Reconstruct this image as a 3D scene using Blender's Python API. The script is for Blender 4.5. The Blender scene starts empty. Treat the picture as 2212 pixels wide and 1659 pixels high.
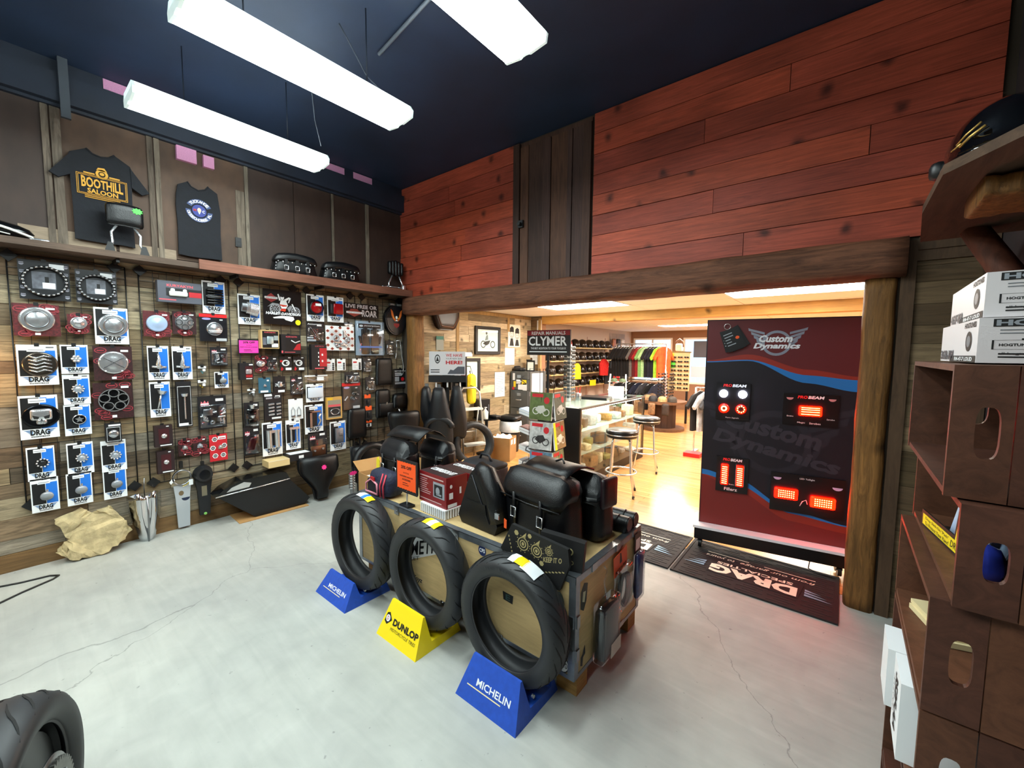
import bpy, bmesh, math, random
from mathutils import Vector, Matrix, Euler
R=math.radians; PI=math.pi
S=bpy.context.scene; COL=S.collection
random.seed(7)
# ------------------------------------------------------------------ camera, world, light, exposure
cd=bpy.data.cameras.new('camera'); co=bpy.data.objects.new('camera',cd); COL.objects.link(co)
cd.sensor_width=36; cd.lens=36*890.2/2212; cd.clip_start=.02; cd.clip_end=60
def cam_rot(yaw,pitch,roll):
    f0=Vector((-math.sin(yaw),math.cos(yaw),0)); r0=Vector((math.cos(yaw),math.sin(yaw),0)); u0=Vector((0,0,1))
    f=f0*math.cos(pitch)-u0*math.sin(pitch); u=u0*math.cos(pitch)+f0*math.sin(pitch)
    r=r0*math.cos(roll)+u*math.sin(roll); u2=u*math.cos(roll)-r0*math.sin(roll)
    return Matrix((r,u2,-f)).transposed().to_4x4()
co.matrix_world=Matrix.Translation((0,0,1.6))@cam_rot(.67976,.07715,.00911)
S.camera=co
w=bpy.data.worlds.new('world'); S.world=w; w.use_nodes=True
w.node_tree.nodes['Background'].inputs[0].default_value=(.55,.7,1,1)
w.node_tree.nodes['Background'].inputs[1].default_value=2.2
S.view_settings.view_transform='Standard'; S.view_settings.look='None'
S.view_settings.exposure=0.0; S.view_settings.gamma=1; S.view_settings.use_curve_mapping=False
TUBE=38.5      # strength of the strip lights' lenses
TROF=62.0      # rear ceiling panels
# ------------------------------------------------------------------ helpers
def hx(h):
    if not isinstance(h,str): return tuple(h)
    h=h.lstrip('#'); o=[]
    for i in (0,2,4):
        c=int(h[i:i+2],16)/255; o.append(c/12.92 if c<=.04045 else ((c+.055)/1.055)**2.4)
    return tuple(o)
MATS={}
def mat(name,col,rough=.5,metal=0,noise=None,bump=None,emit=0,alpha=1,coat=0,spec=.5,trans=0,rand=0,ecol=None):
    """principled; noise=(scale,amount[,stretch]) darkens and lightens; rand varies by object"""
    if name in MATS: return MATS[name]
    m=bpy.data.materials.new(name); m.use_nodes=True; nt=m.node_tree; b=nt.nodes['Principled BSDF']
    c=hx(col); b.inputs['Base Color'].default_value=(*c,1); b.inputs['Roughness'].default_value=rough
    b.inputs['Metallic'].default_value=metal; b.inputs['Specular IOR Level'].default_value=spec
    b.inputs['Coat Weight'].default_value=coat; b.inputs['Alpha'].default_value=alpha
    b.inputs['Transmission Weight'].default_value=trans
    if emit: b.inputs['Emission Color'].default_value=(*hx(ecol or col),1); b.inputs['Emission Strength'].default_value=emit
    if noise or bump or rand:
        tc=nt.nodes.new('ShaderNodeTexCoord'); mp=nt.nodes.new('ShaderNodeMapping'); nt.links.new(tc.outputs['Object'],mp.inputs[0])
    if noise or rand:
        if noise and len(noise)>2: mp.inputs['Scale'].default_value=noise[2]
        n=nt.nodes.new('ShaderNodeTexNoise'); n.inputs['Scale'].default_value=noise[0] if noise else 3; n.inputs['Detail'].default_value=6
        nt.links.new(mp.outputs[0],n.inputs['Vector'])
        r=nt.nodes.new('ShaderNodeMapRange'); a=noise[1] if noise else 0
        r.inputs['From Min'].default_value=.25; r.inputs['From Max'].default_value=.75
        r.inputs['To Min'].default_value=1-a; r.inputs['To Max'].default_value=1+a; nt.links.new(n.outputs['Fac'],r.inputs['Value'])
        out=r.outputs[0]
        if rand:
            oi=nt.nodes.new('ShaderNodeObjectInfo'); r2=nt.nodes.new('ShaderNodeMapRange')
            r2.inputs['To Min'].default_value=1-rand; r2.inputs['To Max'].default_value=1+rand
            nt.links.new(oi.outputs['Random'],r2.inputs['Value'])
            mu=nt.nodes.new('ShaderNodeMath'); mu.operation='MULTIPLY'; nt.links.new(out,mu.inputs[0]); nt.links.new(r2.outputs[0],mu.inputs[1]); out=mu.outputs[0]
        mx=nt.nodes.new('ShaderNodeVectorMath'); mx.operation='SCALE'; mx.inputs[0].default_value=c; nt.links.new(out,mx.inputs['Scale'])
        nt.links.new(mx.outputs[0],b.inputs['Base Color'])
    if bump:
        n=nt.nodes.new('ShaderNodeTexNoise'); n.inputs['Scale'].default_value=bump[0]; n.inputs['Detail'].default_value=4
        nt.links.new(tc.outputs['Object'],n.inputs['Vector'])
        bp=nt.nodes.new('ShaderNodeBump'); bp.inputs['Strength'].default_value=bump[1]; bp.inputs['Distance'].default_value=.01
        nt.links.new(n.outputs['Fac'],bp.inputs['Height']); nt.links.new(bp.outputs[0],b.inputs['Normal'])
    MATS[name]=m; return m
def wood(name,cols,scale=(1,1,1),rough=.6,knots=0,grain=.5,bump=.25,spec=.3,kax='xz'):
    """boards: colour picked per object from a ramp, stretched grain, optional knots"""
    if name in MATS: return MATS[name]
    m=bpy.data.materials.new(name); m.use_nodes=True; nt=m.node_tree; N=nt.nodes; L=nt.links; b=N['Principled BSDF']
    b.inputs['Roughness'].default_value=rough; b.inputs['Specular IOR Level'].default_value=spec
    oi=N.new('ShaderNodeObjectInfo'); rp=N.new('ShaderNodeValToRGB'); rp.color_ramp.interpolation='CONSTANT' if len(cols)>3 else 'LINEAR'
    el=rp.color_ramp.elements
    while len(el)<len(cols): el.new(.5)
    for i,c in enumerate(cols): el[i].position=i/len(cols); el[i].color=(*hx(c),1)
    L.new(oi.outputs['Random'],rp.inputs[0])
    geo=N.new('ShaderNodeNewGeometry')
    off=N.new('ShaderNodeVectorMath'); off.operation='ADD'
    cb=N.new('ShaderNodeCombineXYZ'); m1=N.new('ShaderNodeMath'); m1.operation='MULTIPLY'; m1.inputs[1].default_value=37.
    L.new(oi.outputs['Random'],m1.inputs[0]); 
    for i in range(3): L.new(m1.outputs[0],cb.inputs[i])
    L.new(geo.outputs['Position'],off.inputs[0]); L.new(cb.outputs[0],off.inputs[1])
    mp=N.new('ShaderNodeMapping'); mp.inputs['Scale'].default_value=scale; L.new(off.outputs[0],mp.inputs[0])
    n=N.new('ShaderNodeTexNoise'); n.inputs['Scale'].default_value=4; n.inputs['Detail'].default_value=8; n.inputs['Distortion'].default_value=1.2; n.inputs['Roughness'].default_value=.68
    L.new(mp.outputs[0],n.inputs['Vector'])
    r=N.new('ShaderNodeMapRange'); r.inputs['From Min'].default_value=.3; r.inputs['From Max'].default_value=.7
    r.inputs['To Min'].default_value=1-grain; r.inputs['To Max'].default_value=1+grain*.8; L.new(n.outputs['Fac'],r.inputs['Value'])
    n2=N.new('ShaderNodeTexNoise'); n2.inputs['Scale'].default_value=1.7; n2.inputs['Detail'].default_value=3; L.new(off.outputs[0],n2.inputs['Vector'])
    r2=N.new('ShaderNodeMapRange'); r2.inputs['From Min'].default_value=.3; r2.inputs['From Max'].default_value=.7; r2.inputs['To Min'].default_value=.75; r2.inputs['To Max'].default_value=1.25
    L.new(n2.outputs['Fac'],r2.inputs['Value'])
    mu=N.new('ShaderNodeMath'); mu.operation='MULTIPLY'; L.new(r.outputs[0],mu.inputs[0]); L.new(r2.outputs[0],mu.inputs[1])
    fac=mu.outputs[0]
    if knots:
        sx=N.new('ShaderNodeSeparateXYZ'); L.new(off.outputs[0],sx.inputs[0]); cx=N.new('ShaderNodeCombineXYZ')
        for i,a in enumerate(kax): L.new(sx.outputs['xyz'.index(a)],cx.inputs[i])
        nw=N.new('ShaderNodeTexNoise'); nw.inputs['Scale'].default_value=9; L.new(off.outputs[0],nw.inputs['Vector']); mv=N.new('ShaderNodeVectorMath'); mv.operation='MULTIPLY_ADD'; mv.inputs[1].default_value=(.06,.06,0); L.new(nw.outputs['Color'],mv.inputs[0]); L.new(cx.outputs[0],mv.inputs[2])
        v=N.new('ShaderNodeTexVoronoi'); v.voronoi_dimensions='2D'; v.inputs['Scale'].default_value=knots; L.new(mv.outputs[0],v.inputs['Vector'])
        r3=N.new('ShaderNodeMapRange'); r3.inputs['From Min'].default_value=.02; r3.inputs['From Max'].default_value=.11; r3.inputs['To Min'].default_value=.25; r3.inputs['To Max'].default_value=1
        L.new(v.outputs['Distance'],r3.inputs['Value'])
        m3=N.new('ShaderNodeMath'); m3.operation='MULTIPLY'; L.new(fac,m3.inputs[0]); L.new(r3.outputs[0],m3.inputs[1]); fac=m3.outputs[0]
    sc=N.new('ShaderNodeVectorMath'); sc.operation='SCALE'; L.new(rp.outputs[0],sc.inputs[0]); L.new(fac,sc.inputs['Scale']); L.new(sc.outputs[0],b.inputs['Base Color'])
    if bump:
        bp=N.new('ShaderNodeBump'); bp.inputs['Strength'].default_value=bump; bp.inputs['Distance'].default_value=.006
        L.new(n.outputs['Fac'],bp.inputs['Height']); L.new(bp.outputs[0],b.inputs['Normal'])
    MATS[name]=m; return m
def glass(name='clear_glass',col=(.9,1,.97),rough=.02,mix=.82):
    """thin pane or clear plastic: mostly transparent with a glossy face"""
    if name in MATS: return MATS[name]
    m=bpy.data.materials.new(name); m.use_nodes=True; nt=m.node_tree; N=nt.nodes; nt.nodes.remove(N['Principled BSDF'])
    t=N.new('ShaderNodeBsdfTransparent'); t.inputs[0].default_value=(*col,1); g=N.new('ShaderNodeBsdfGlossy'); g.inputs['Roughness'].default_value=rough
    g.inputs[0].default_value=(.9,.95,1,1)
    fr=N.new('ShaderNodeFresnel'); fr.inputs[0].default_value=1.45
    mr=N.new('ShaderNodeMapRange'); mr.inputs['To Min'].default_value=1-mix-.06; mr.inputs['To Max'].default_value=.5; nt.links.new(fr.outputs[0],mr.inputs['Value'])
    x=N.new('ShaderNodeMixShader'); nt.links.new(mr.outputs[0],x.inputs[0]); nt.links.new(t.outputs[0],x.inputs[1]); nt.links.new(g.outputs[0],x.inputs[2])
    nt.links.new(x.outputs[0],N['Material Output'].inputs[0]); MATS[name]=m; return m
_txt={}
def textmesh(body,bold=0,shear=0,space=1.0):
    k=(body,bold,shear,space)
    if k not in _txt:
        cu=bpy.data.curves.new('t','FONT'); cu.body=body; cu.offset=bold; cu.shear=shear; cu.space_character=space; cu.resolution_u=2; cu.fill_mode='FRONT'; cu.dimensions='2D'
        o=bpy.data.objects.new('t',cu); COL.objects.link(o); dg=bpy.context.evaluated_depsgraph_get()
        me=bpy.data.meshes.new_from_object(o.evaluated_get(dg))
        vs=[(v.co.x,v.co.y) for v in me.vertices]; fs=[tuple(p.vertices) for p in me.polygons]
        bpy.data.objects.remove(o); bpy.data.curves.remove(cu); bpy.data.meshes.remove(me)
        x0=min(v[0] for v in vs); x1=max(v[0] for v in vs); y0=min(v[1] for v in vs); y1=max(v[1] for v in vs)
        vs=[((v[0]-x0)/(x1-x0),(v[1]-y0)/(y1-y0)) for v in vs]
        _txt[k]=(vs,fs,(x1-x0)/(y1-y0))
    return _txt[k]
class MB:
    def __init__(s): s.v=[]; s.f=[]; s.m=[]; s.s=[]
    def add(s,vs,fs,mi=0,sm=False,mx=None):
        o=len(s.v)
        s.v+= [tuple(mx@Vector(v)) for v in vs] if mx is not None else [tuple(v) for v in vs]
        for f in fs: s.f.append(tuple(i+o for i in f)); s.m.append(mi); s.s.append(sm)
        return s
    def box(s,x0,x1,y0,y1,z0,z1,mi=0,mx=None):
        vs=[(x,y,z) for x in (x0,x1) for y in (y0,y1) for z in (z0,z1)]
        return s.add(vs,[(0,1,3,2),(4,6,7,5),(0,4,5,1),(2,3,7,6),(0,2,6,4),(1,5,7,3)],mi,False,mx)
    def rbox(s,c,size,r,n=4,mi=0,mx=None,fn=None):
        """rounded box (n segments a side), optional fn(Vector)->Vector to shape it"""
        h=Vector(size)*.5; r=min(r,*h); inn=h-Vector((r,r,r)); vs=[];fs=[]; idx={}
        def vid(p):
            k=tuple(round(q,5) for q in p)
            if k not in idx:
                q=Vector(p); q=Vector([q[i]*h[i] for i in range(3)])
                cl=Vector([max(-inn[i],min(inn[i],q[i])) for i in range(3)]); d=q-cl
                if d.length>1e-9: q=cl+d.normalized()*r
                if fn: q=fn(q)
                idx[k]=len(vs); vs.append(Vector(c)+q)
            return idx[k]
        # non-uniform spacing: more points near the edges
        def g(t): return t
        st=[-1+2*i/n for i in range(n+1)]
        for ax in range(3):
            for sg in (-1,1):
                a,b=(ax+1)%3,(ax+2)%3
                for i in range(n):
                    for j in range(n):
                        q=[]
                        for (u,v) in ((i,j),(i+1,j),(i+1,j+1),(i,j+1)):
                            p=[0,0,0]; p[ax]=sg
                            for k,t in ((a,st[u]),(b,st[v])):
                                e=r/h[k]; # warp so that the rounded rim gets its own segments
                                tt=t; at=abs(t)
                                lim=1-2/n
                                if n>=4:
                                    tt=math.copysign(at/lim*(1-e) if at<=lim+1e-9 else (1-e)+(at-lim)/(1-lim)*e,t) if lim>0 else t
                                p[k]=tt
                            q.append(vid(p))
                        fs.append(q if sg>0 else q[::-1])
        return s.add(vs,fs,mi,True,mx)
    def cyl(s,p0,p1,r0,r1=None,n=12,mi=0,caps=True,sm=True,mx=None):
        r1=r0 if r1 is None else r1; p0=Vector(p0); p1=Vector(p1); d=(p1-p0).normalized()
        a=d.orthogonal().normalized(); b=d.cross(a); vs=[]
        for p,r in ((p0,r0),(p1,r1)):
            for i in range(n):
                t=2*PI*i/n; vs.append(p+a*(r*math.cos(t))+b*(r*math.sin(t)))
        fs=[(i,(i+1)%n,n+(i+1)%n,n+i) for i in range(n)]
        s.add(vs,fs,mi,sm,mx)
        if caps: s.add(vs,[tuple(range(n))[::-1],tuple(range(n,2*n))],mi,False,mx)
        return s
    def tube(s,pts,r,n=6,closed=False,mi=0,mx=None):
        pts=[Vector(p) for p in pts]; k=len(pts); vs=[]; up=None
        rr=r if isinstance(r,(list,tuple)) else [r]*k
        for i,p in enumerate(pts):
            a=pts[i-1] if (i or closed) else p; b=pts[(i+1)%k] if (i<k-1 or closed) else p
            d=(b-a).normalized()
            if up is None: up=d.orthogonal().normalized()
            up=(up-d*up.dot(d)); up=up.normalized() if up.length>1e-6 else d.orthogonal().normalized(); q=d.cross(up)
            for j in range(n):
                t=2*PI*j/n; vs.append(p+up*(rr[i]*math.cos(t))+q*(rr[i]*math.sin(t)))
        fs=[]
        for i in range(k if closed else k-1):
            i2=(i+1)%k
            for j in range(n): fs.append((i*n+j,i*n+(j+1)%n,i2*n+(j+1)%n,i2*n+j))
        if not closed: fs+= [tuple(range(n))[::-1],tuple(range((k-1)*n,k*n))]
        return s.add(vs,fs,mi,n>4,mx)
    def lathe(s,prof,n=24,mi=0,mx=None,c=(0,0,0),axis='z',closed=False,sm=True,sx=1,sy=1):
        vs=[]; k=len(prof)
        for r,h in prof:
            for i in range(n):
                t=2*PI*i/n; x,y=r*math.cos(t)*sx,r*math.sin(t)*sy
                p={'z':(x,y,h),'y':(x,h,y),'x':(h,x,y)}[axis]; vs.append((p[0]+c[0],p[1]+c[1],p[2]+c[2]))
        fs=[]
        for j in range(k if closed else k-1):
            j2=(j+1)%k
            for i in range(n): fs.append((j*n+i,j*n+(i+1)%n,j2*n+(i+1)%n,j2*n+i))
        return s.add(vs,fs,mi,sm,mx)
    def prism(s,poly,y0,y1,mi=0,mx=None,sm=False):
        """polygon in x,z extruded from y0 to y1 (y0 in front)"""
        n=len(poly); vs=[(x,y0,z) for x,z in poly]+[(x,y1,z) for x,z in poly]
        return s.add(vs,[tuple(range(n)),tuple(range(n,2*n))[::-1]]+[(i,n+i,n+(i+1)%n,(i+1)%n) for i in range(n)],mi,sm,mx)
    def quad(s,x0,x1,z0,z1,y,mi=0,mx=None): return s.add([(x0,y,z0),(x1,y,z0),(x1,y,z1),(x0,y,z1)],[(0,1,2,3)],mi,False,mx)
    def poly(s,pts,y,mi=0,mx=None): return s.add([(x,y,z) for x,z in pts],[tuple(range(len(pts)))],mi,False,mx)
    def disc(s,cx,cz,rx,rz,y,mi=0,n=20,a0=0,a1=2*PI,mx=None):
        return s.poly([(cx+rx*math.cos(a0+(a1-a0)*i/n),cz+rz*math.sin(a0+(a1-a0)*i/n)) for i in range(n+(0 if a1-a0>6.28 else 1))],y,mi,mx)
    def ring(s,cx,cz,r0,r1,y,mi=0,n=28,a0=0,a1=2*PI,sx=1,mx=None):
        vs=[]; 
        for i in range(n+1):
            t=a0+(a1-a0)*i/n; 
            for r in (r0,r1): vs.append((cx+r*sx*math.cos(t),y,cz+r*math.sin(t)))
        return s.add(vs,[(2*i,2*i+1,2*i+3,2*i+2) for i in range(n)],mi,False,mx)
    def text(s,body,x0,x1,z0,z1,y,mi=0,bold=0,shear=0,space=1.0,mx=None,fit=False,fn=None):
        vs,fs,asp=textmesh(body,bold,shear,space); W=x1-x0; H=z1-z0
        if fit and W/H>asp: d=(W-H*asp)/2; x0+=d; W=H*asp
        P=[(x0+u*W,y,z0+v*H) for u,v in vs]
        if fn: P=[fn(p) for p in P]
        return s.add(P,fs,mi,False,mx)
    def lines(s,x0,x1,z0,z1,y,n,mi=0,seed=1,h=.5,mx=None):
        """rows of unreadable print"""
        rd=random.Random(seed); H=(z1-z0)/n
        for i in range(n):
            e=x0+(x1-x0)*rd.uniform(.55,1); zz=z1-H*(i+1); s.quad(x0,e,zz+H*(1-h)/2,zz+H*(1+h)/2,y,mi,mx)
        return s
    def mesh(s,name,mats):
        me=bpy.data.meshes.new(name); me.from_pydata(s.v,[],s.f)
        for m in (mats if isinstance(mats,(list,tuple)) else [mats]): me.materials.append(m)
        if any(s.m): me.polygons.foreach_set('material_index',s.m)
        me.polygons.foreach_set('use_smooth',s.s); me.update(); return me
def part(name,mb,mats,parent=None,loc=(0,0,0),rot=(0,0,0),label=None):
    me=mb.mesh(name,mats) if isinstance(mb,MB) else mb
    o=bpy.data.objects.new(name,me); COL.objects.link(o); o.location=loc; o.rotation_euler=rot
    if parent: o.parent=parent
    if label: o['label']=label
    return o
def tag(o,label,cat,group=None):
    o['label']=label; o['category']=cat
    if group: o['group']=group
    return o
def thing(name,label,cat,loc=(0,0,0),rot=0,group=None):
    o=bpy.data.objects.new(name,None); COL.objects.link(o); o.location=loc; o.empty_display_size=.05
    o.rotation_euler=rot if isinstance(rot,tuple) else (0,0,rot)
    return tag(o,label,cat,group)
def struct(name,mb,mats,parent=None,label=None,**k):
    o=part(name,mb,mats,parent,label=label,**k)
    if not parent: o['kind']='structure'
    return o
def copy_tree(o,parent=None):
    c=o.copy(); COL.objects.link(c); c.parent=parent
    for ch in list(o.children): copy_tree(ch,c)
    return c
UNIT=MB().box(0,1,0,1,0,1)
def boards(parent,mesh,items,name='board'):
    """items: (x0,x1,y0,y1,z0,z1) shared unit cube mesh, one object each"""
    for x0,x1,y0,y1,z0,z1 in items:
        o=bpy.data.objects.new(name,mesh); COL.objects.link(o); o.parent=parent; o.location=(x0,y0,z0); o.scale=(x1-x0,y1-y0,z1-z0)
def T(*p): return Matrix.Translation(p)
def RX(a): return Matrix.Rotation(a,4,'X')
def RY(a): return Matrix.Rotation(a,4,'Y')
def RZ(a): return Matrix.Rotation(a,4,'Z')
def smooth(o,lv=1):
    m=o.modifiers.new('sub','SUBSURF'); m.levels=lv; m.render_levels=lv; return o
# common materials
BLACK=mat('black_plastic','#0b0c0f',.45); WHITE=mat('white_card','#e9edf0',.5); CHROME=mat('chrome','#dfe2e6',.22,.85); STEEL=mat('steel','#9a9da2',.3,1.0)
LEATHER=mat('black_leather','#08090c',.34,noise=(60,.2),bump=(220,.2),spec=.4); RUBBER=mat('tyre_rubber','#232528',.5,noise=(9,.25))
DARK=mat('dark_grey','#1a1b1f',.5); GREY=mat('grey','#6d7177',.5); BLUE=mat('print_blue','#1d74d8',.45); NAVY=mat('navy','#16233f',.5)
RED=mat('red','#b3121b',.45); DKRED=mat('dark_red_print','#4a1216',.5,noise=(120,.5)); YELLOW=mat('yellow','#f4d312',.45); ORANGE=mat('orange','#e8571a',.5)
PINK=mat('pink','#f23fb0',.5); CREAM=mat('cream','#d9c08a',.6); CARDB=mat('cardboard','#a9814f',.8,noise=(6,.12)); CLEAR=glass('clear_plastic',(.93,.95,.97),.08,.86)
GLASS=glass('clear_glass'); INK=mat('ink','#0a0a0c',.6); SILVER=mat('silver_print','#a9b0ba',.35,.4); TAN=mat('tan_leather','#b07a3a',.6)
# ------------------------------------------------------------------ the room
XA,YB,ZC=-4.58,3.35,3.66
PAL=wood('reclaimed_pallet_wood',['#857459','#6c5d49','#988a70','#5c5041','#9d9077','#786650','#82796a','#695642','#8d7f68','#74695a'],(3,.8,11),.75,2.4,.6,.4,kax='yz')
PALX=wood('reclaimed_wood_rear',['#b5a284','#958367','#c0af92','#8a795f','#b4a486','#a2906f'],(3,.8,11),.7,2.4,.5,.3,kax='yz')
REDW=wood('red_stained_pine',['#a04632','#a64830','#964231','#a94b31','#9b4430','#a24834'],(.7,3,13),.5,2.1,.42,.25)
BRNW=wood('brown_weathered_boards',['#4a3228','#3e2a22','#573a2b','#45302a'],(8,3,.6),.6,0,.4,.2)
BEAM=wood('rough_dark_beam',['#6e4733','#6e4733'],(.8,3,8),.7,1.7,.6,.9)
POST=wood('golden_brown_post',['#7a552c','#7a552c'],(9,9,.8),.6,1.6,.6,.8)
PINE=wood('yellow_pine',['#c89c56','#c89c56'],(.6,5,9),.5,2.2,.22,.1)
# concrete
m=bpy.data.materials.new('concrete_floor'); m.use_nodes=True; nt=m.node_tree; N=nt.nodes; L=nt.links; b=N['Principled BSDF']; b.inputs['Roughness'].default_value=.5
b.inputs['Specular IOR Level'].default_value=.3
tc=N.new('ShaderNodeTexCoord')
def _n(sc,det,dist=0,stretch=None):
    n=N.new('ShaderNodeTexNoise'); n.inputs['Scale'].default_value=sc; n.inputs['Detail'].default_value=det; n.inputs['Distortion'].default_value=dist
    if stretch:
        mp=N.new('ShaderNodeMapping'); mp.inputs['Scale'].default_value=stretch; mp.inputs['Rotation'].default_value=(0,0,.4); L.new(tc.outputs['Object'],mp.inputs[0]); L.new(mp.outputs[0],n.inputs['Vector'])
    else: L.new(tc.outputs['Object'],n.inputs['Vector'])
    return n
def _mr(src,a,b_,c,d):
    r=N.new('ShaderNodeMapRange'); r.inputs['From Min'].default_value=a; r.inputs['From Max'].default_value=b_; r.inputs['To Min'].default_value=c; r.inputs['To Max'].default_value=d; L.new(src,r.inputs['Value']); return r.outputs[0]
def _mul(a,b_):
    q=N.new('ShaderNodeMath'); q.operation='MULTIPLY'; L.new(a,q.inputs[0]); L.new(b_,q.inputs[1]); return q.outputs[0]
n1=_n(.9,6,.4); n2=_n(7,8,.5); n3=_n(1.6,8,1,(1,9,1)); vo=N.new('ShaderNodeTexVoronoi'); vo.feature='DISTANCE_TO_EDGE'; vo.inputs['Scale'].default_value=.42
nd=_n(2.5,6); mxv=N.new('ShaderNodeVectorMath'); mxv.operation='MULTIPLY_ADD'; mxv.inputs[1].default_value=(.35,.35,0); L.new(nd.outputs['Color'],mxv.inputs[0]); L.new(tc.outputs['Object'],mxv.inputs[2]); L.new(mxv.outputs[0],vo.inputs['Vector'])
crack=_mr(vo.outputs['Distance'],0,.0014,.6,1)
sp=_n(26,3); spots=_mr(sp.outputs['Fac'],.70,.76,1,.62)
f=_mul(_mul(_mul(_mr(n1.outputs['Fac'],.3,.7,.84,1.1),_mr(n2.outputs['Fac'],.25,.75,.9,1.08)),_mr(n3.outputs['Fac'],.3,.75,.93,1.06)),_mul(crack,spots))
rp=N.new('ShaderNodeMixRGB'); rp.inputs[1].default_value=(*hx('#a3a6a4'),1); rp.inputs[2].default_value=(*hx('#b3b3aa'),1); L.new(n1.outputs['Fac'],rp.inputs[0])
sc=N.new('ShaderNodeVectorMath'); sc.operation='SCALE'; L.new(rp.outputs[0],sc.inputs[0]); L.new(f,sc.inputs['Scale']); L.new(sc.outputs[0],b.inputs['Base Color'])
CONC=m
# wooden strip floor of the rear room
m=bpy.data.materials.new('oak_strip_floor'); m.use_nodes=True; nt=m.node_tree; N=nt.nodes; L=nt.links; b=N['Principled BSDF']; b.inputs['Roughness'].default_value=.22
tc=N.new('ShaderNodeTexCoord'); bt=N.new('ShaderNodeTexBrick'); bt.inputs['Scale'].default_value=1; bt.inputs['Brick Width'].default_value=1.1; bt.inputs['Row Height'].default_value=.07; bt.inputs['Mortar Size'].default_value=.0012
bt.inputs['Color1'].default_value=(*hx('#c9985f'),1); bt.inputs['Color2'].default_value=(*hx('#b9864f'),1); bt.inputs['Mortar'].default_value=(*hx('#6b3f1e'),1); L.new(tc.outputs['Object'],bt.inputs['Vector'])
n=_n(2,6,.5,(1,10,1)); s_=_mr(n.outputs['Fac'],.3,.7,.8,1.15); sc=N.new('ShaderNodeVectorMath'); sc.operation='SCALE'; L.new(bt.outputs['Color'],sc.inputs[0]); L.new(s_,sc.inputs['Scale']); L.new(sc.outputs[0],b.inputs['Base Color'])
OAK=m
CEILM=mat('black_painted_ceiling','#1b2a42',.6,noise=(2.5,.25)); PANELB=mat('brown_hardboard','#35261f',.65,noise=(5,.25)); TILE=mat('ceiling_tile','#efe8de',.9,noise=(40,.06))
XR,Y0=.60,-3.2
struct('floor',MB().box(XA-.1,XR+.1,Y0,3.45,-.1,0),CONC)
struct('floor_rear',MB().box(-5.2,2.2,3.45,12.4,-.1,.004),OAK)
struct('ceiling',MB().box(XA-.1,XR+.1,Y0,YB+.2,ZC,ZC+.1),CEILM)
BACKM=mat('wall_core','#3a3026',.9)
wl=struct('wall_left',MB().box(XA-.12,XA,Y0,YB+.2,0,ZC),BACKM)
struct('wall_right',MB().box(XR,XR+.12,Y0,YB,0,ZC),mat('dark_wall_right','#2b2223',.8,noise=(4,.3)))
struct('wall_front',MB().box(XA,XR,Y0-.12,Y0,0,ZC),mat('front_wall','#7d6a52',.8,noise=(4,.2)))
wb=struct('wall_back',MB().box(XA,XR+.1,YB,YB+.18,2.2,ZC).box(.2,XR+.1,YB,YB+.18,0,2.2).box(XA-.1,-4.45,YB,YB+.18,0,2.2),BACKM)
# reclaimed planks on the left wall: rows of boards, each its own
UP=UNIT.mesh('board',PAL); rd=random.Random(3); it=[]; z=.13
hs=[]
while z<2.3:
    h=min(rd.choice((.088,.1,.115,.135,.15)),2.33-z); hs.append((z,h)); z+=h
for z,h in hs:
    y=Y0+rd.uniform(0,.5)*0-.0
    y=-1.4 - rd.uniform(0,.6)
    while y<YB:
        l=rd.uniform(.45,1.25); y1=min(y+l,YB)
        it.append((XA,XA+rd.uniform(.012,.02),max(y,-1.5)+.0015,y1-.0015,z+.0012,z+h-.0012)); y=y1
boards(wl,UP,it,'plank')
struct('baseboard_left',MB().box(XA,XA+.026,-1.5,YB,0,.128),wood('base_board_wood',['#7b5f3d','#6e5436'],(3,.6,9),.7,0,.35,.3))
# brown hardboard panels above the shelf, with cover strips
UH=UNIT.mesh('panel',PANELB); ys=[-.5,.03,.12,.66,.73,1.56,1.99,2.42,2.47,2.9,YB]
ys=[-.9,-.22,.28,.86,1.55,2.0,2.4,2.84,3.35]
UH2=UNIT.mesh('panel',mat('peeling_hardboard','#493527',.7,noise=(3.2,.5)))
for i,(a,b_) in enumerate(zip(ys,ys[1:])): boards(wl,UH2 if i in(2,3) else UH,[(XA,XA+.012+.002*(i%2),a+.003,b_-.003,2.38,3.4)],'panel')
STRIP=wood('peeling_strip_wood',['#7e7465','#584d43','#6e6559'],(7,7,.7),.8,0,.6,.4); US=UNIT.mesh('strip',STRIP)
boards(wl,US,[(XA+.014,XA+.028,.265,.30,2.36,3.4),(XA+.014,XA+.024,.31,.36,2.36,3.38),(XA+.014,XA+.028,.84,.875,2.36,3.42),(XA+.014,XA+.03,.885,.92,2.36,3.42),(XA+.014,XA+.022,1.47,1.54,2.36,3.1),(XA+.014,XA+.03,1.545,1.575,2.36,3.4),(XA+.014,XA+.024,2.405,2.43,2.36,3.36),(XA+.014,XA+.03,2.825,2.865,2.36,3.4)],'cover_strip')
UB=UNIT.mesh('strip_low',mat('bare_drywall','#8d7c69',.9,noise=(6,.2)))
boards(wl,UB,[(XA+.013,XA+.02,.12,.62,2.36,2.47),(XA+.013,XA+.02,.64,1.0,2.36,2.45)],'bare_patch')
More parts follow.
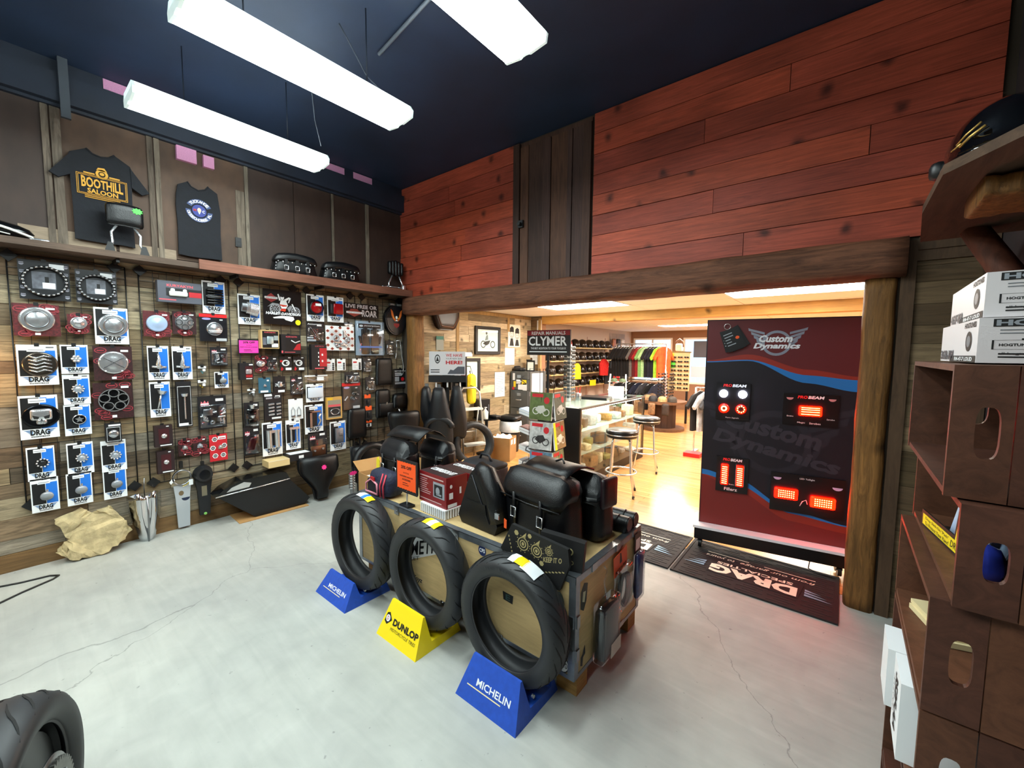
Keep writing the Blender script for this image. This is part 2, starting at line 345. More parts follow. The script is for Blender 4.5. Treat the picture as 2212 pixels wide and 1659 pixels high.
# black band with girts under the ceiling, gaps of pink insulation
BL=mat('black_paint','#141d2c',.6,noise=(4,.3)); PKI=mat('pink_insulation','#c98bb0',.9,noise=(20,.15))
struct('trim_1',MB().box(XA+.002,XA+.10,-1.5,YB,3.36,3.56).box(XA+.002,XA+.05,-1.5,YB,3.34,ZC),BL)
UI=UNIT.mesh('insulation',PKI)
boards(wl,UI,[(XA+.012,XA+.055,.60,.80,3.565,3.655),(XA+.012,XA+.055,.85,1.06,3.565,3.65),(XA+.016,XA+.054,1.03,1.17,3.22,3.335),(XA+.016,XA+.054,1.22,1.30,3.22,3.32),(XA+.012,XA+.055,2.33,2.55,3.565,3.65),(XA+.012,XA+.055,2.66,2.9,3.565,3.65)],'insulation')
struct('trim_2',MB().box(XA+.1,XA+.13,.36,.41,3.25,3.66),mat('grey_steel_strap','#3a4048',.5))
# ceiling wiring and conduit
t=MB().tube([(-2.62,1.75,ZC-.02),(-1.55,1.62,ZC-.02)],.012,6); tag(part('ceiling_conduit',t,mat('painted_conduit','#5a616c',.5)),'thin grey conduit running across the black ceiling between two lamps','conduit')
for k,pts in enumerate([[(-2.5,1.75,3.3),(-2.62,1.65,3.45),(-2.6,1.5,3.6),(-2.6,1.45,3.655)],[(-3.4,1.72,3.25),(-3.35,1.65,3.4),(-3.2,1.55,3.6),(-3.2,1.5,3.655)],[(-1.6,1.5,3.64),(-1.9,1.45,3.6),(-2.1,1.35,3.63),(-2.3,1.25,3.655)]]):
    tag(part('lamp_cable',MB().tube(pts,.004,5),mat('cable_grey','#3c434e',.6)),['black lamp cable hanging from ceiling to the middle strip light','black lamp cable hanging from ceiling to the strip light by the shirts','loose cable sagging under the ceiling beside the conduit'][k],'cable')
# red boards on the back wall
UR=UNIT.mesh('board',REDW); it=[]; rd=random.Random(11)
nrow=8; zb=2.28; hh=(3.655-zb)/nrow
for r_ in range(nrow):
    z=zb+r_*hh
    for a,b_ in ((XA,-2.68),(-1.80,.555)):
        j=[a,b_]
        if r_%3!=1: j.insert(1,a+(b_-a)*rd.uniform(.25,.8))
        for p,q in zip(j,j[1:]): it.append((p+.002,q-.002,YB-.02-rd.uniform(0,.006),YB,z+.0025,z+hh-.0025))
boards(wb,UR,it,'red_board')
# hatch of vertical boards
h=MB(); ht=struct('door_1',MB().box(-2.60,-1.82,YB-.018,YB,2.27,3.64),BRNW)
UV=UNIT.mesh('board',BRNW)
for i,(a,b_,t_) in enumerate([(-2.60,-2.50,.03),(-2.50,-2.33,.024),(-2.33,-2.24,.036),(-2.24,-2.06,.024),(-2.06,-2.01,.034),(-2.01,-1.90,.024),(-1.90,-1.82,.032)]): boards(ht,UV,[(a+.002,b_-.002,YB-t_,YB-.016,2.28,3.6)],'vertical_board')
boards(ht,UV,[(-2.68,-2.605,YB-.045,YB,2.27,3.64)],'jamb')
part('latch',MB().box(-2.61,-2.55,YB-.055,YB-.03,2.83,2.90).cyl((-2.575,YB-.09,2.86),(-2.575,YB-.03,2.86),.018,.018,10),BLACK,ht)
# rough lintel beam and posts: irregular hewn logs
def hewn(x0,x1,y0,y1,z0,z1,ax,n,amp,seed):
    rd=random.Random(seed); mb=MB(); ring=[]; c=[(x0+x1)/2,(y0+y1)/2,(z0+z1)/2]; h=[(x1-x0)/2,(y1-y0)/2,(z1-z0)/2]
    a,b_=[i for i in range(3) if i!=ax]; m_=16; vs=[];ph=[rd.uniform(0,6) for _ in range(6)]
    for i in range(n+1):
        t=-1+2*i/n
        for j in range(m_):
            th=2*PI*(j+.5)/m_; cx,cy=math.cos(th),math.sin(th); e=.42
            u=math.copysign(abs(cx)**e,cx); v=math.copysign(abs(cy)**e,cy)
            k=1+amp*(math.sin(t*9+ph[0]+j*.4)+math.sin(t*23+ph[1]-j*.9)*.6+rd.uniform(-.5,.5))
            p=[0,0,0]; p[ax]=c[ax]+t*h[ax]; p[a]=c[a]+u*h[a]*k; p[b_]=c[b_]+v*h[b_]*k; vs.append(p)
    fs=[(i*m_+j,i*m_+(j+1)%m_,(i+1)*m_+(j+1)%m_,(i+1)*m_+j) for i in range(n) for j in range(m_)]
    fs+=[tuple(range(m_))[::-1],tuple(range(n*m_,(n+1)*m_))]
    return mb.add(vs,fs,0,True)
struct('trim_3',hewn(-4.40,.24,3.22,3.50,2.055,2.285,0,46,.022,2),BEAM)
struct('trim_4',hewn(-4.45,-4.27,3.30,3.48,0,2.06,2,24,.03,3),POST)
struct('trim_5',hewn(.065,.215,3.30,3.50,0,2.06,2,26,.03,5),POST)
struct('trim_6',MB().box(.222,.285,3.315,3.35,0,2.26).box(.285,.595,3.32,3.35,2.14,2.2).box(.285,.595,3.31,3.35,2.2,2.27).box(.545,.595,3.318,3.35,0,2.14),wood('dark_trim_wood',['#4d3a2a','#4d3a2a'],(6,6,.7),.7,0,.4,.3))
it=[]; z=0; rd=random.Random(5)
while z<2.13:
    h_=rd.uniform(.09,.15); z1=min(z+h_,2.14); it.append((.287,.545,YB-.016,YB,z+.001,z1-.001)); z=z1
boards(wb,UNIT.mesh('plank',wood('reclaimed_wood_right',['#6d5a42','#5c4a35','#7d6a50','#54452f','#66553f'],(.6,3,9),.75,0,.42,.3)),it,'plank')
# ---- rear room shell
wlr=struct('wall_left_rear',MB().box(XA-.7,XA,YB+.18,6.2,0,2.3).box(-5.3,-5.15,6.2,12.4,0,2.35),mat('rear_wall_core','#b5a69a',.9))
it=[]; z=0; rd=random.Random(21)
while z<2.24:
    h_=min(rd.choice((.09,.11,.13,.14)),2.245-z); y=YB+.2-rd.uniform(0,.5)
    while y<6.2:
        y1=min(y+rd.uniform(.5,1.3),6.2); it.append((XA,XA+rd.uniform(.012,.02),max(y,YB+.19)+.0015,y1-.0015,z+.001,z+h_-.001)); y=y1
    z+=h_
    if h_<.03: break
boards(wlr,UNIT.mesh('plank',PALX),it,'plank')
it=[]; z=0
while z<2.22:
    h_=min(rd.choice((.1,.12,.14)),2.245-z); it.append((XA+.02,-4.34,6.185,6.2,z+.001,z+h_-.001)); z+=h_
wbr=struct('wall_back_rear',MB().box(-5.15,-4.34,6.2,6.35,0,2.25).box(-5.15,2.2,12.15,12.3,0,.75).box(-5.15,2.2,12.15,12.3,2.05,2.3).box(-5.15,-5.06,12.15,12.3,.75,2.05).box(-3.9,-3.6,12.15,12.3,.75,2.05).box(-2.1,2.2,12.15,12.3,.75,2.05),mat('tan_wall_rear','#8f6a50',.9))
boards(wbr,UNIT.mesh('plank',wood('reclaimed_wood_corner',['#7d6444','#6a5238','#8b7352'],(.6,3,9),.75,0,.42,.3)),it,'plank')
struct('wall_right_rear',MB().box(1.6,1.75,YB+.18,12.4,0,2.3),mat('rear_wall_right','#b9a58c',.9))
struct('trim_7',MB().box(XA+.001,XA+.03,YB+.18,6.18,2.19,2.245).box(XA+.001,XA+.025,4.3,4.36,0,2.19).box(XA+.001,XA+.025,5.5,5.56,1.95,2.19).box(-4.37,-4.32,6.15,6.2,0,2.2),wood('pine_trim',['#a98a5c','#a98a5c'],(6,6,.7),.7,0,.3,.2))
struct('trim_8',MB().box(-4.33,1.6,6.2,6.42,2.115,2.25),PINE)
for n_,(a,b_) in enumerate(((-5.06,-3.9),(-3.6,-2.1))):
    wn=struct('window_%d'%(n_+1),MB().box(a,b_,12.13,12.2,.75,.8).box(a,b_,12.13,12.2,2.0,2.05).box(a,a+.05,12.13,12.2,.8,2.0).box(b_-.05,b_,12.13,12.2,.8,2.0).box((a+b_)/2-.02,(a+b_)/2+.02,12.14,12.19,.8,2.0),mat('window_frame','#e4dccd',.5))
    part('pane',MB().quad(a+.05,b_-.05,.8,2.0,12.165),GLASS,wn)
# suspended ceiling: runners and tiles
cr=struct('ceiling_rear',MB().box(-5.2,1.7,YB+.18,12.3,2.262,2.3),mat('ceiling_runner','#e2d8ca',.8))
UT=UNIT.mesh('tile',TILE); UTL=UNIT.mesh('tile_panel',TILE); it=[]
LIT=[(-3.52,4.84),(-1.08,4.84),(-3.52,7.28),(-1.08,7.28),(-3.52,9.72),(-1.08,9.72)]
for i in range(6):
    for j in range(15):
        x=-5.96+1.22*i; y=3.62+.61*j
        if any(abs(x-a)<.01 and abs(y-b_)<.01 for a,b_ in LIT): continue
        x0=max(x,-5.15); 
        if y<6.2: x0=max(x0,XA)
        if y+.6>12.15 or x0>1.5: continue
        it.append((x0+.006,min(x+1.214,1.6),y+.006,y+.604,2.252,2.264))
boards(cr,UT,it,'ceiling_tile')
for k,(x,y) in enumerate(LIT):
    o=thing('ceiling_panel_light',['bright rectangular ceiling panel light beside the round air vent','bright rectangular ceiling panel light above the lighting display board','bright ceiling panel light over the helmet shelves beyond the pine beam','bright ceiling panel light beyond the pine beam near the clothes rack','bright ceiling panel light in front of the far window','bright ceiling panel light near the far right of the shop'][k],'ceiling light',(x,y,2.25),group='rear ceiling panel lights')
    part('frame',MB().box(0,1.21,0,.03,0,.012).box(0,1.21,.575,.605,0,.012).box(0,.03,.03,.575,0,.012).box(1.18,1.21,.03,.575,0,.012),WHITE,o)
    part('diffuser',MB().box(.03,1.18,.03,.575,.002,.008),mat('panel_glow','#fff6ea',.5,emit=TROF,ecol='#fff4e4'),o)
v=thing('air_vent','round black and white slotted air vent in the rear ceiling','vent',(-2.0,4.75,2.247))
for r0 in (.16,.11,.06): part('vent_ring',MB().lathe([(r0,.0),(r0+.02,-.012),(r0+.028,-.004),(r0+.01,.006)],24,closed=True),WHITE,v)
part('vent_core',MB().cyl((0,0,-.006),(0,0,.004),.16,.16,24),BLACK,v)
# daylight behind the far windows comes from the sky world; street beyond
# ---- strip lights
for k,x in enumerate((-3.56,-2.45,-1.38,-3.56,-2.45,-1.38,-.30)):  # last second-row fixture is an unseen extra, added to brighten the crate side
    y0,y1=(.58,1.80) if k<3 else (-1.75,-.53)
    lab=['white strip light with twin tubes nearest the shirt wall','white strip light with twin tubes hanging in the middle of the ceiling','white strip light with twin tubes nearest the red board wall','second-row strip light nearest the shirt wall','second-row strip light in the middle of the ceiling','second-row strip light between the red wall lamp and the crates','unseen strip light added by the crates to brighten that side'][k]
    o=thing('strip_light',lab,'light fixture',(x,y0,3.13),group='ceiling strip lights')
    part('housing',MB().box(-.11,.11,0,y1-y0,.055,.09),WHITE,o)
    sec=[(-.132,.052),(-.125,.012),(-.03,0),(-.018,.006),(0,.008),(.018,.006),(.03,0),(.125,.012),(.132,.052)]
    ln=y1-y0-.03; mb=MB(); vs=[(a,.015,b_) for a,b_ in sec]+[(a,.015+ln,b_) for a,b_ in sec]; n_=len(sec)
    mb.add(vs,[(i,i+1,n_+i+1,n_+i) for i in range(n_-1)]+[(n_-1,0,n_,2*n_-1)])
    part('lens',mb,mat('strip_lens','#f2fffc',.4,emit=TUBE,ecol='#effefc'),o)
    for yy in (0,ln+.015):
        part('end_cap',MB().prism([(a*1.04,b_*1.04-.001) for a,b_ in sec]+[(.11,.09),(-.11,.09)],yy,yy+.015),mat('end_cap_white','#dff3f0',.4,emit=.6),o)
    for xx in (-.08,.08): part('hanger',MB().tube([(xx,(y1-y0)*.25 if xx<0 else (y1-y0)*.75,.09),(xx,(y1-y0)*.25 if xx<0 else (y1-y0)*.75,.529)],.004,5),BL,o)
wlamp=bpy.data.lights.new('warm_lamp','POINT'); wlamp.energy=12; wlamp.color=(1,.5,.15); wlamp.shadow_soft_size=.05
wo=bpy.data.objects.new('warm_lamp',wlamp); COL.objects.link(wo); wo.location=(-4.40,-.30,1.44)
wl_=thing('wall_lamp','small copper wall lamp with a warm bulb beside the first grid','lamp',(XA+.02,-.30,1.5),PI/2)
part('arm',MB().cyl((0,0,0),(0,-.02,0),.04,None,16).tube([(0,-.02,0),(0,-.12,.03),(0,-.16,.02)],.008,6),mat('copper','#8a4f2c',.35,.8),wl_)
part('shade',MB().lathe([(.02,.06),(.05,.04),(.075,-.0)],20,c=(0,-.16,0)),mat('copper','#8a4f2c',.35,.8),wl_)
part('bulb',MB().rbox((0,-.16,.01),(.04,.04,.05),.02,6),mat('bulb_glow','#ffb35a',.4,emit=6,ecol='#ff9a3c'),wl_)
ITEMS=[
('kit:chrome', 0.099, 1.942, 0.253, 0.281, 'black printed card holding a large chrome-studded pulley ring, top of the first grid'),
('kit:black', 0.374, 1.942, 0.231, 0.253, 'black printed card holding a black-studded pulley ring, beside the chrome-studded one'),
('hd:dome', 0.059, 1.682, 0.228, 0.232, 'dark red printed board with a big plain chrome cover, under the chrome-studded pulley'),
('hd:cap', 0.319, 1.719, 0.119, 0.135, 'small dark red card with a little chrome cap, under the pulley cards'),
('drag:dome', 0.46, 1.631, 0.198, 0.291, 'white and blue card with a wide ribbed chrome cover, under the black-studded pulley'),
('drag:sculpt', 0.062, 1.328, 0.198, 0.297, 'large white and blue card with a dark sculpted oval chrome cover'),
('drag:cluster', 0.27, 1.406, 0.148, 0.221, 'white and blue card with a knobbly chrome cap cluster'),
('hd:cross', 0.439, 1.347, 0.23, 0.272, 'dark red board with a chrome cover crossed by an X of ridges'),
('drag:ringlit', 0.271, 1.172, 0.146, 0.232, 'white and blue card with a notched bright chrome ring, second of the small column'),
('hd:spoke5', 0.427, 1.038, 0.233, 0.295, 'dark red board with a black five-spoked round cover'),
('drag:skull', 0.051, 0.941, 0.192, 0.321, 'large white and blue card with a chrome skull cover'),
('drag:star', 0.267, 0.936, 0.145, 0.239, 'white and blue card with a small chrome star cap'),
('boxcap', 0.478, 0.859, 0.095, 0.151, 'small black window box with a ribbed chrome cap, above a stack of two blue cards'),
('drag:crown', 0.069, 0.635, 0.14, 0.251, 'white and blue card with an open chrome crown ring'),
('drag:ringlit', 0.265, 0.636, 0.144, 0.249, 'white and blue card with a notched chrome cap beside the crown ring'),
('drag:ringlit', 0.448, 0.617, 0.15, 0.255, 'white and blue card with a notched chrome cap, under the small window box'),
('drag:disc', 0.076, 0.398, 0.141, 0.254, 'white and blue card with a stemmed chrome cap, below the crown ring card'),
('drag:disc', 0.252, 0.402, 0.139, 0.252, 'white and blue card with a tilted round chrome cap, middle of the lowest row'),
('drag:hood', 0.45, 0.393, 0.14, 0.256, "white and blue card with a hooded chrome cap, lowest under the window box"),
('kbox', 0.835, 1.991, 0.305, 0.18, 'long grey window box with a white grip and red inside, on the second grid'),
('drag:coil', 1.159, 1.924, 0.18, 0.298, 'white and blue card with black ribbed coils, at the top of the second grid'),
('hd:pale', 0.746, 1.701, 0.18, 0.216, 'red printed card with a pale blue round lid'),
('hd:spoke4', 0.937, 1.728, 0.171, 0.201, 'dark printed card with a four-spoke chrome cap, beside the pale blue lid'),
('rbag:bowl', 1.126, 1.67, 0.219, 0.254, 'black bag with a red top band and a chrome bowl-shaped lamp'),
('drag:lever', 0.759, 1.334, 0.143, 0.294, 'tall white and blue card with a chrome lever, beside its twin'),
('drag:lever', 0.923, 1.33, 0.142, 0.296, 'tall white and blue card with a chrome lever, right of its twin'),
('blister:bolts', 1.198, 1.448, 0.139, 0.174, 'black blister card with chrome bolts under a small pink logo, on the second grid'),
('minibag:teal', 1.104, 1.346, 0.062, 0.103, 'tiny clear bag with a turquoise part'),
('minibag:gold', 1.098, 1.202, 0.062, 0.122, 'tiny clear bag with yellow parts, under the turquoise one'),
('drag:hood', 1.224, 1.24, 0.114, 0.153, 'little white and blue card with a silver lever, under the bolts blister'),
('drag:dip', 0.759, 1.018, 0.139, 0.307, 'white and blue card with a chrome dipstick'),
('tallbox', 0.934, 0.912, 0.107, 0.409, 'tall narrow black window box with a chrome dipstick'),
('blister:mirror', 1.085, 0.866, 0.225, 0.308, 'wide black blister card full of chrome mirror parts, on the second grid'),
('winbox', 0.77, 0.768, 0.123, 0.186, 'dark red window box, upper of a pair on the second grid'),
('winbox', 0.777, 0.538, 0.117, 0.196, 'dark red window box, lower of a pair on the second grid'),
('hd:badge', 0.931, 0.655, 0.096, 0.147, 'little dark red card with a chrome badge, beside the window boxes'),
('hd:badge2', 1.037, 0.649, 0.101, 0.156, 'little dark red card with a black chrome badge, beside the red logo card'),
('redlogo', 1.159, 0.558, 0.144, 0.256, 'bright red card printed with black and white logos'),
('drag:pod', 1.436, 1.842, 0.199, 0.294, 'white and blue card with a fat chrome ribbed filter'),
('kbox2', 1.601, 1.611, 0.171, 0.188, 'cream-edged black box showing a chrome tank part'),
('kbox3', 1.786, 1.56, 0.197, 0.201, 'black box with red corner picture, right of the cream-edged box'),
('boxlens', 1.417, 1.309, 0.118, 0.166, 'black box showing a ribbed glass lens over red'),
('hd:oval', 1.555, 1.386, 0.105, 0.149, 'small maroon card with a chrome oval'),
('blister:clamp', 1.671, 1.38, 0.1, 0.15, 'small black card with a silver clamp, beside the maroon card'),
('print:bw', 1.787, 1.383, 0.125, 0.153, 'small black and white picture card, left of two'),
('print:bw2', 1.922, 1.381, 0.12, 0.154, 'small black and white picture card, right of two'),
('drag:redlens', 2.075, 1.912, 0.193, 0.292, 'white and blue card with a round red tail lamp'),
('blister:eye', 2.066, 1.685, 0.191, 0.215, 'black headed card with a slanted leaf-shaped mirror'),
('kbox4', 2.087, 1.388, 0.172, 0.28, 'tall black and red box with white marks, on the fourth grid'),
('drag:redbox', 2.302, 1.916, 0.194, 0.289, 'white and blue card with a square red lens'),
('rednet', 2.273, 1.598, 0.349, 0.284, 'white card patterned in red diamonds with silver parts'),
('minibag:clear', 2.508, 1.826, 0.107, 0.101, 'tiny clear bag clipped above the red diamond card'),
('gloves', 2.635, 1.543, 0.374, 0.414, 'clear bag with a pair of black gloves and a blue band'),
('blister:pin', 3.053, 1.549, 0.127, 0.186, 'small dark blister card under the toilet seat'),
('whitecard', 2.278, 1.369, 0.104, 0.138, 'small white card with a red mark, leftmost of three under the diamond card'),
('whitecard', 2.406, 1.371, 0.105, 0.135, 'small white card with a red mark, middle of three under the diamond card'),
('whitecard', 2.596, 1.371, 0.12, 0.136, 'small white card with a red mark, under the glove bag'),
('blister:pin', 2.73, 1.344, 0.113, 0.172, 'small dark blister card left of the hanging seat pad'),
('blister:pin', 2.754, 1.116, 0.123, 0.169, 'small dark blister card with a white foot label, below another'),
('print:car', 3.163, 1.117, 0.221, 0.259, 'black leaflet printed with a small car, by the corner post'),
('blister:grey', 2.488, 1.216, 0.191, 0.134, 'grey blister pack with a white label, above the red-topped bag'),
('rbag:parts', 2.46, 0.906, 0.236, 0.321, 'clear bag with a red top band and silver brackets'),
('goldbox', 2.257, 0.82, 0.185, 0.257, 'clear box with a gold edge and grey gasket'),
('minibag:wide', 2.035, 1.252, 0.258, 0.078, 'wide clear bag with a white label and coiled line'),
('drag:bag', 2.042, 1.034, 0.196, 0.201, 'clear bag of white mesh under a small blue header'),
('print:teal', 1.585, 1.168, 0.112, 0.156, 'teal card with a red enamel pin'),
('print:skull', 1.73, 1.158, 0.115, 0.174, 'small black card with a chrome skull and crossed bones'),
('blister:bolts', 1.892, 1.125, 0.13, 0.205, 'small black blister card with chrome bolts, on the third grid'),
('minibag:cube', 1.49, 1.125, 0.071, 0.092, 'tiny clear box with a pale part'),
('blister:pegs', 1.453, 0.836, 0.136, 0.252, 'clear clamshell with two black foot pegs'),
('blister:coils', 1.631, 0.885, 0.171, 0.276, 'black box card with two rows of chrome bolts'),
('white:wire', 1.861, 0.864, 0.153, 0.224, 'plain white card with two wire clips'),
('drag:frame', 2.025, 0.683, 0.205, 0.326, 'white and blue card with a black and chrome frame'),
('blister:maroon', 1.438, 0.56, 0.146, 0.283, 'clear blister pack with a maroon curved part'),
('drag:tubes', 1.6, 0.52, 0.193, 0.351, 'white and blue card with two chrome fork tubes, above the cream box'),
('drag:rods', 1.825, 0.547, 0.152, 0.322, 'narrow white and blue card with chrome rods, above the black box'),
('blister:plate', 2.053, 0.387, 0.212, 0.319, 'black blister card with a copper plate and two chrome knobs'),
('drag:block', 2.297, 0.449, 0.193, 0.344, 'white and blue card with a grey chrome block, by the hanging backrest'),
('orange', 2.741, 0.922, 0.087, 0.15, 'tiny black and orange hanging card, uppermost of three'),
('orange', 2.747, 0.759, 0.091, 0.171, 'tiny black and orange hanging card, middle of three'),
('orange', 2.743, 0.66, 0.1, 0.088, 'tiny orange and white hanging card, lowest of three'),
]
# ------------------------------------------------------------------ left wall: grids and carded goods
QA=PI/2   # things on the left wall face the room
def wallA(name,label,cat,y,z,off=.05,group=None): return thing(name,label,cat,(XA+off,y,z),QA,group)
GR=[(.055,.66,'first'),(.74,1.375,'second'),(1.45,2.02,'third'),(2.09,2.66,'fourth'),(2.74,3.33,'fifth')]
glab={'first':'black wire grid panel holding the skull and pulley cards','second':'black wire grid panel holding the long grey window box','third':'black wire grid panel holding the pin-up sign','fourth':'black wire grid panel holding the red tail lamp cards','fifth':'black wire grid panel holding the eagle toilet seat'}
for a,b,nm in GR:
    W=b-a; o=wallA('wire_grid_panel',glab[nm],'grid panel',(a+b)/2,.45,.02,'wire grid panels on the plank wall'); H=1.8
    f=MB()
    for x in (-W/2,W/2): f.tube([(x,-.008,0),(x,-.008,H)],.0042,6)
    for z in (0,H): f.tube([(-W/2,-.008,z),(W/2,-.008,z)],.0042,6)
    part('grid_frame',f,BLACK,o)
    g=MB(); n=6 if W<.6 else 7
    for i in range(1,n): x=-W/2+W*i/n; g.tube([(x,-.008,0),(x,-.008,H)],.0024,4)
    k=int(H/.088)
    for i in range(1,k): z=H*i/k; g.tube([(-W/2,-.0125,z),(W/2,-.0125,z)],.0024,4)
    part('wires',g,BLACK,o)
    for x,z in ((-W/2+.01,H-.01),(W/2-.06,H-.01),(-W/2+.02,.01),(W/2-.02,.01)):
        part('corner_clip',MB().prism([(x-.045,z),(x,z-.045),(x+.045,z),(x,z+.045)],-.019,.0),BLACK,o)
def drag_logo(mb,x0,x1,z0,z1,y,blue,ink,white):
    W=x1-x0;H=z1-z0; cz=z0+H*.62; cx=(x0+x1)/2
    for s in (-1,1):
        for k in range(3): mb.poly([(cx+s*W*.22,cz+H*(.34-.2*k)),(cx+s*W*.22,cz+H*(.18-.2*k)),(cx+s*W*(.40-.06*k),cz+H*(.2-.2*k)),(cx+s*W*(.5-.07*k),cz+H*(.34-.2*k))][::s],y,blue)
    mb.text('DRAG',cx-W*.30,cx+W*.30,z0+H*.26,z0+H,y-.0006,ink,bold=.045,space=.98)
    mb.quad(cx-W*.28,cx+W*.28,z0+H*.02,z0+H*.18,y-.0004,ink)
    mb.text('SPECIALTIES',cx-W*.26,cx+W*.26,z0+H*.04,z0+H*.16,y-.0008,white)
def prod(kind,o,cx,cz,w,h,y,group=None):
    """the carded article itself, in front of the card"""
    r=min(w,h)/2; nm='chrome_part'
    def disc(mat_,rr,d,prof=None,name='chrome_cover',sx=1): return part(name,MB().lathe(prof or [(rr,0),(rr*.97,-d*.5),(rr*.9,-d*.7),(rr*.82,-d*.62),(rr*.5,-d),(0.001,-d*1.1)],28,axis='y',c=(cx,y,cz),sx=sx),mat_,o)
    if kind=='dome': d=disc(CHROME,r,.025); part('rib',MB().lathe([(r*.6,-.024),(r*.62,-.03),(r*.68,-.027),(r*.68,-.02)],28,axis='y',c=(cx,y,cz)),STEEL,d)
    elif kind=='sculpt':
        d=disc(mat('smoked_chrome','#6a6259',.22,.9),r,.03); f=MB()
        for k in range(5): a=(k-2)*.28; f.tube([(cx-r*.6,y-.024,cz+r*(a+.1)),(cx-r*.2,y-.036,cz+r*(a-.05)),(cx+r*.2,y-.036,cz+r*(a+.12)),(cx+r*.62,y-.024,cz+r*a)],r*.055,6)
        part('relief',f,CHROME,d)
    elif kind=='cluster':
        f=MB(); rd=random.Random(4)
        for k in range(7):
            a=k*PI*2/6; q=0 if k==6 else r*.5; f.rbox((cx+q*math.cos(a),y-.018,cz+q*math.sin(a)),(r*.6,.03,r*.6),r*.28,4)
        part('chrome_caps',f,CHROME,o)
    elif kind in('ringlit','crown'):
        d=disc(mat('dark_centre','#15161a',.3) if kind=='crown' else SILVER,r*.75,.02,name='cap'); f=MB()
        for k in range(10): a=2*PI*k/10; f.rbox((cx+r*.82*math.cos(a),y-.014,cz+r*.82*math.sin(a)),(r*.32,.024,r*.32),r*.12,4)
        part('notched_rim',f,CHROME,d)
    elif kind=='skull':
        d=disc(mat('black_chrome','#202226',.2,.8),r,.02,sx=1.1)
        part('skull',MB().rbox((cx,y-.022,cz+r*.15),(r*1.25,.03,r*.95),r*.45,6).rbox((cx,y-.022,cz-r*.42),(r*.62,.026,r*.5),r*.2,4),CHROME,d)
        e=MB()
        for s in (-1,1): e.poly([(cx+s*r*.12,cz-r*.02),(cx+s*r*.5,cz+r*.12),(cx+s*r*.42,cz-r*.18),(cx+s*r*.18,cz-r*.2)][::s],y-.0385)
        e.poly([(cx-r*.08,cz-r*.34),(cx+r*.08,cz-r*.34),(cx,cz-r*.18)],y-.0385)
        for k in range(-2,3): e.quad(cx+k*r*.11-r*.012,cx+k*r*.11+r*.012,cz-r*.62,cz-r*.44,y-.0365)
        part('eye_sockets',e,INK,d)
    elif kind=='star':
        d=disc(mat('black_chrome','#202226',.2,.8),r*.95,.016); disc(CHROME,r,.012,[(r,0),(r*1.02,-.016),(r*.88,-.016)],name='rim')
        part('star',MB().prism([(cx+(r*.7 if k%2==0 else r*.3)*math.sin(PI*k/5),cz+(r*.7 if k%2==0 else r*.3)*math.cos(PI*k/5)) for k in range(10)],y-.024,y-.014),CHROME,d)
    elif kind in('disc','hood'):
        mx=T(cx,y,cz)@RX(.7 if kind=='disc' else .5)@RY(.2)
        part('cap',MB().lathe([(.001,-.02),(r*.9,-.02),(r*.95,-.012),(r*.9,.0),(r*.5,.005)],24,axis='y',mx=T(cx,y-.02,cz-r*.15)@RX(.5)),SILVER,o)
        part('stem',MB().cyl((cx,y-.02,cz+r*.1),(cx+r*.15,y-.02,cz+r*1.05),r*.28,r*.14,10),CHROME,o)
    elif kind in('cap','bowl','pale','oval'):
        disc({'pale':mat('pale_blue_lid','#a9bfe0',.3,.2)}.get(kind,CHROME),r,.03,sx=1.25 if kind=='oval' else 1)
        if kind=='bowl': part('stripe',MB().box(cx-r*.8,cx+r*.8,y-.034,y-.03,cz-r*.3,cz-r*.2).box(cx-r*.7,cx+r*.7,y-.034,y-.03,cz-r*.5,cz-r*.42),WHITE,o)
    elif kind=='cross':
        d=disc(CHROME,r,.022); f=MB()
        for a in (.6,-.6): f.box(-r*.8,r*.8,-.004,0,-r*.02,r*.02,mx=T(cx,y-.021,cz)@RY(a))
        part('ridges',f,STEEL,d); part('rim_bolts',_bolts(cx,cz,r*.9,y-.016,5,r*.06),WHITE,d)
    elif kind in('spoke5','spoke4'):
        d=disc(mat('gloss_black','#08090b',.15) if kind=='spoke5' else CHROME,r,.012); f=MB(); n=int(kind[-1])
        for k in range(n):
            a=2*PI*k/n+PI/2; f.ring(cx+r*.62*math.cos(a),cz+r*.62*math.sin(a),r*.30,r*.37,y-.021,n=18)
        f.ring(cx,cz,r*.93,r,y-.0165); part('spokes',f,CHROME if kind=='spoke5' else DARK,d)
    elif kind=='badge' or kind=='badge2': part('badge',MB().prism([(cx-r*.7,cz-r*.6),(cx+r*.7,cz-r*.6),(cx+r*.6,cz+r*.2),(cx,cz+r*.8),(cx-r*.6,cz+r*.2)],y-.012,y).rbox((cx,y-.014,cz),(r*.7,.012,r*.7),r*.2,4),CHROME if kind=='badge' else SILVER,o)
    elif kind=='coil':
        f=MB()
        for k in range(6): z=cz+h*(.36-.145*k); f.rbox((cx,y-.02,z),(w*.9,.035,h*.1),h*.04,4)
        part('coil_fins',f,mat('gloss_black','#08090b',.15),o); part('clamp',MB().box(cx-w*.5,cx+w*.3,y-.042,y-.036,cz-h*.02,cz+h*.03),STEEL,o)
    elif kind=='lever':
        part('lever',MB().tube([(cx-w*.05,y-.015,cz+h*.46),(cx-w*.02,y-.02,cz+h*.2),(cx-w*.08,y-.02,cz-.1*h),(cx+.02*w,y-.02,cz-h*.25)],[w*.06,w*.1,w*.16,w*.2],8).tube([(cx-w*.45,y-.018,cz-h*.22),(cx+w*.4,y-.018,cz-h*.26)],w*.09,8).rbox((cx,y-.02,cz-h*.25),(w*.4,.03,h*.18),.012,4),CHROME,o)
    elif kind=='dip':
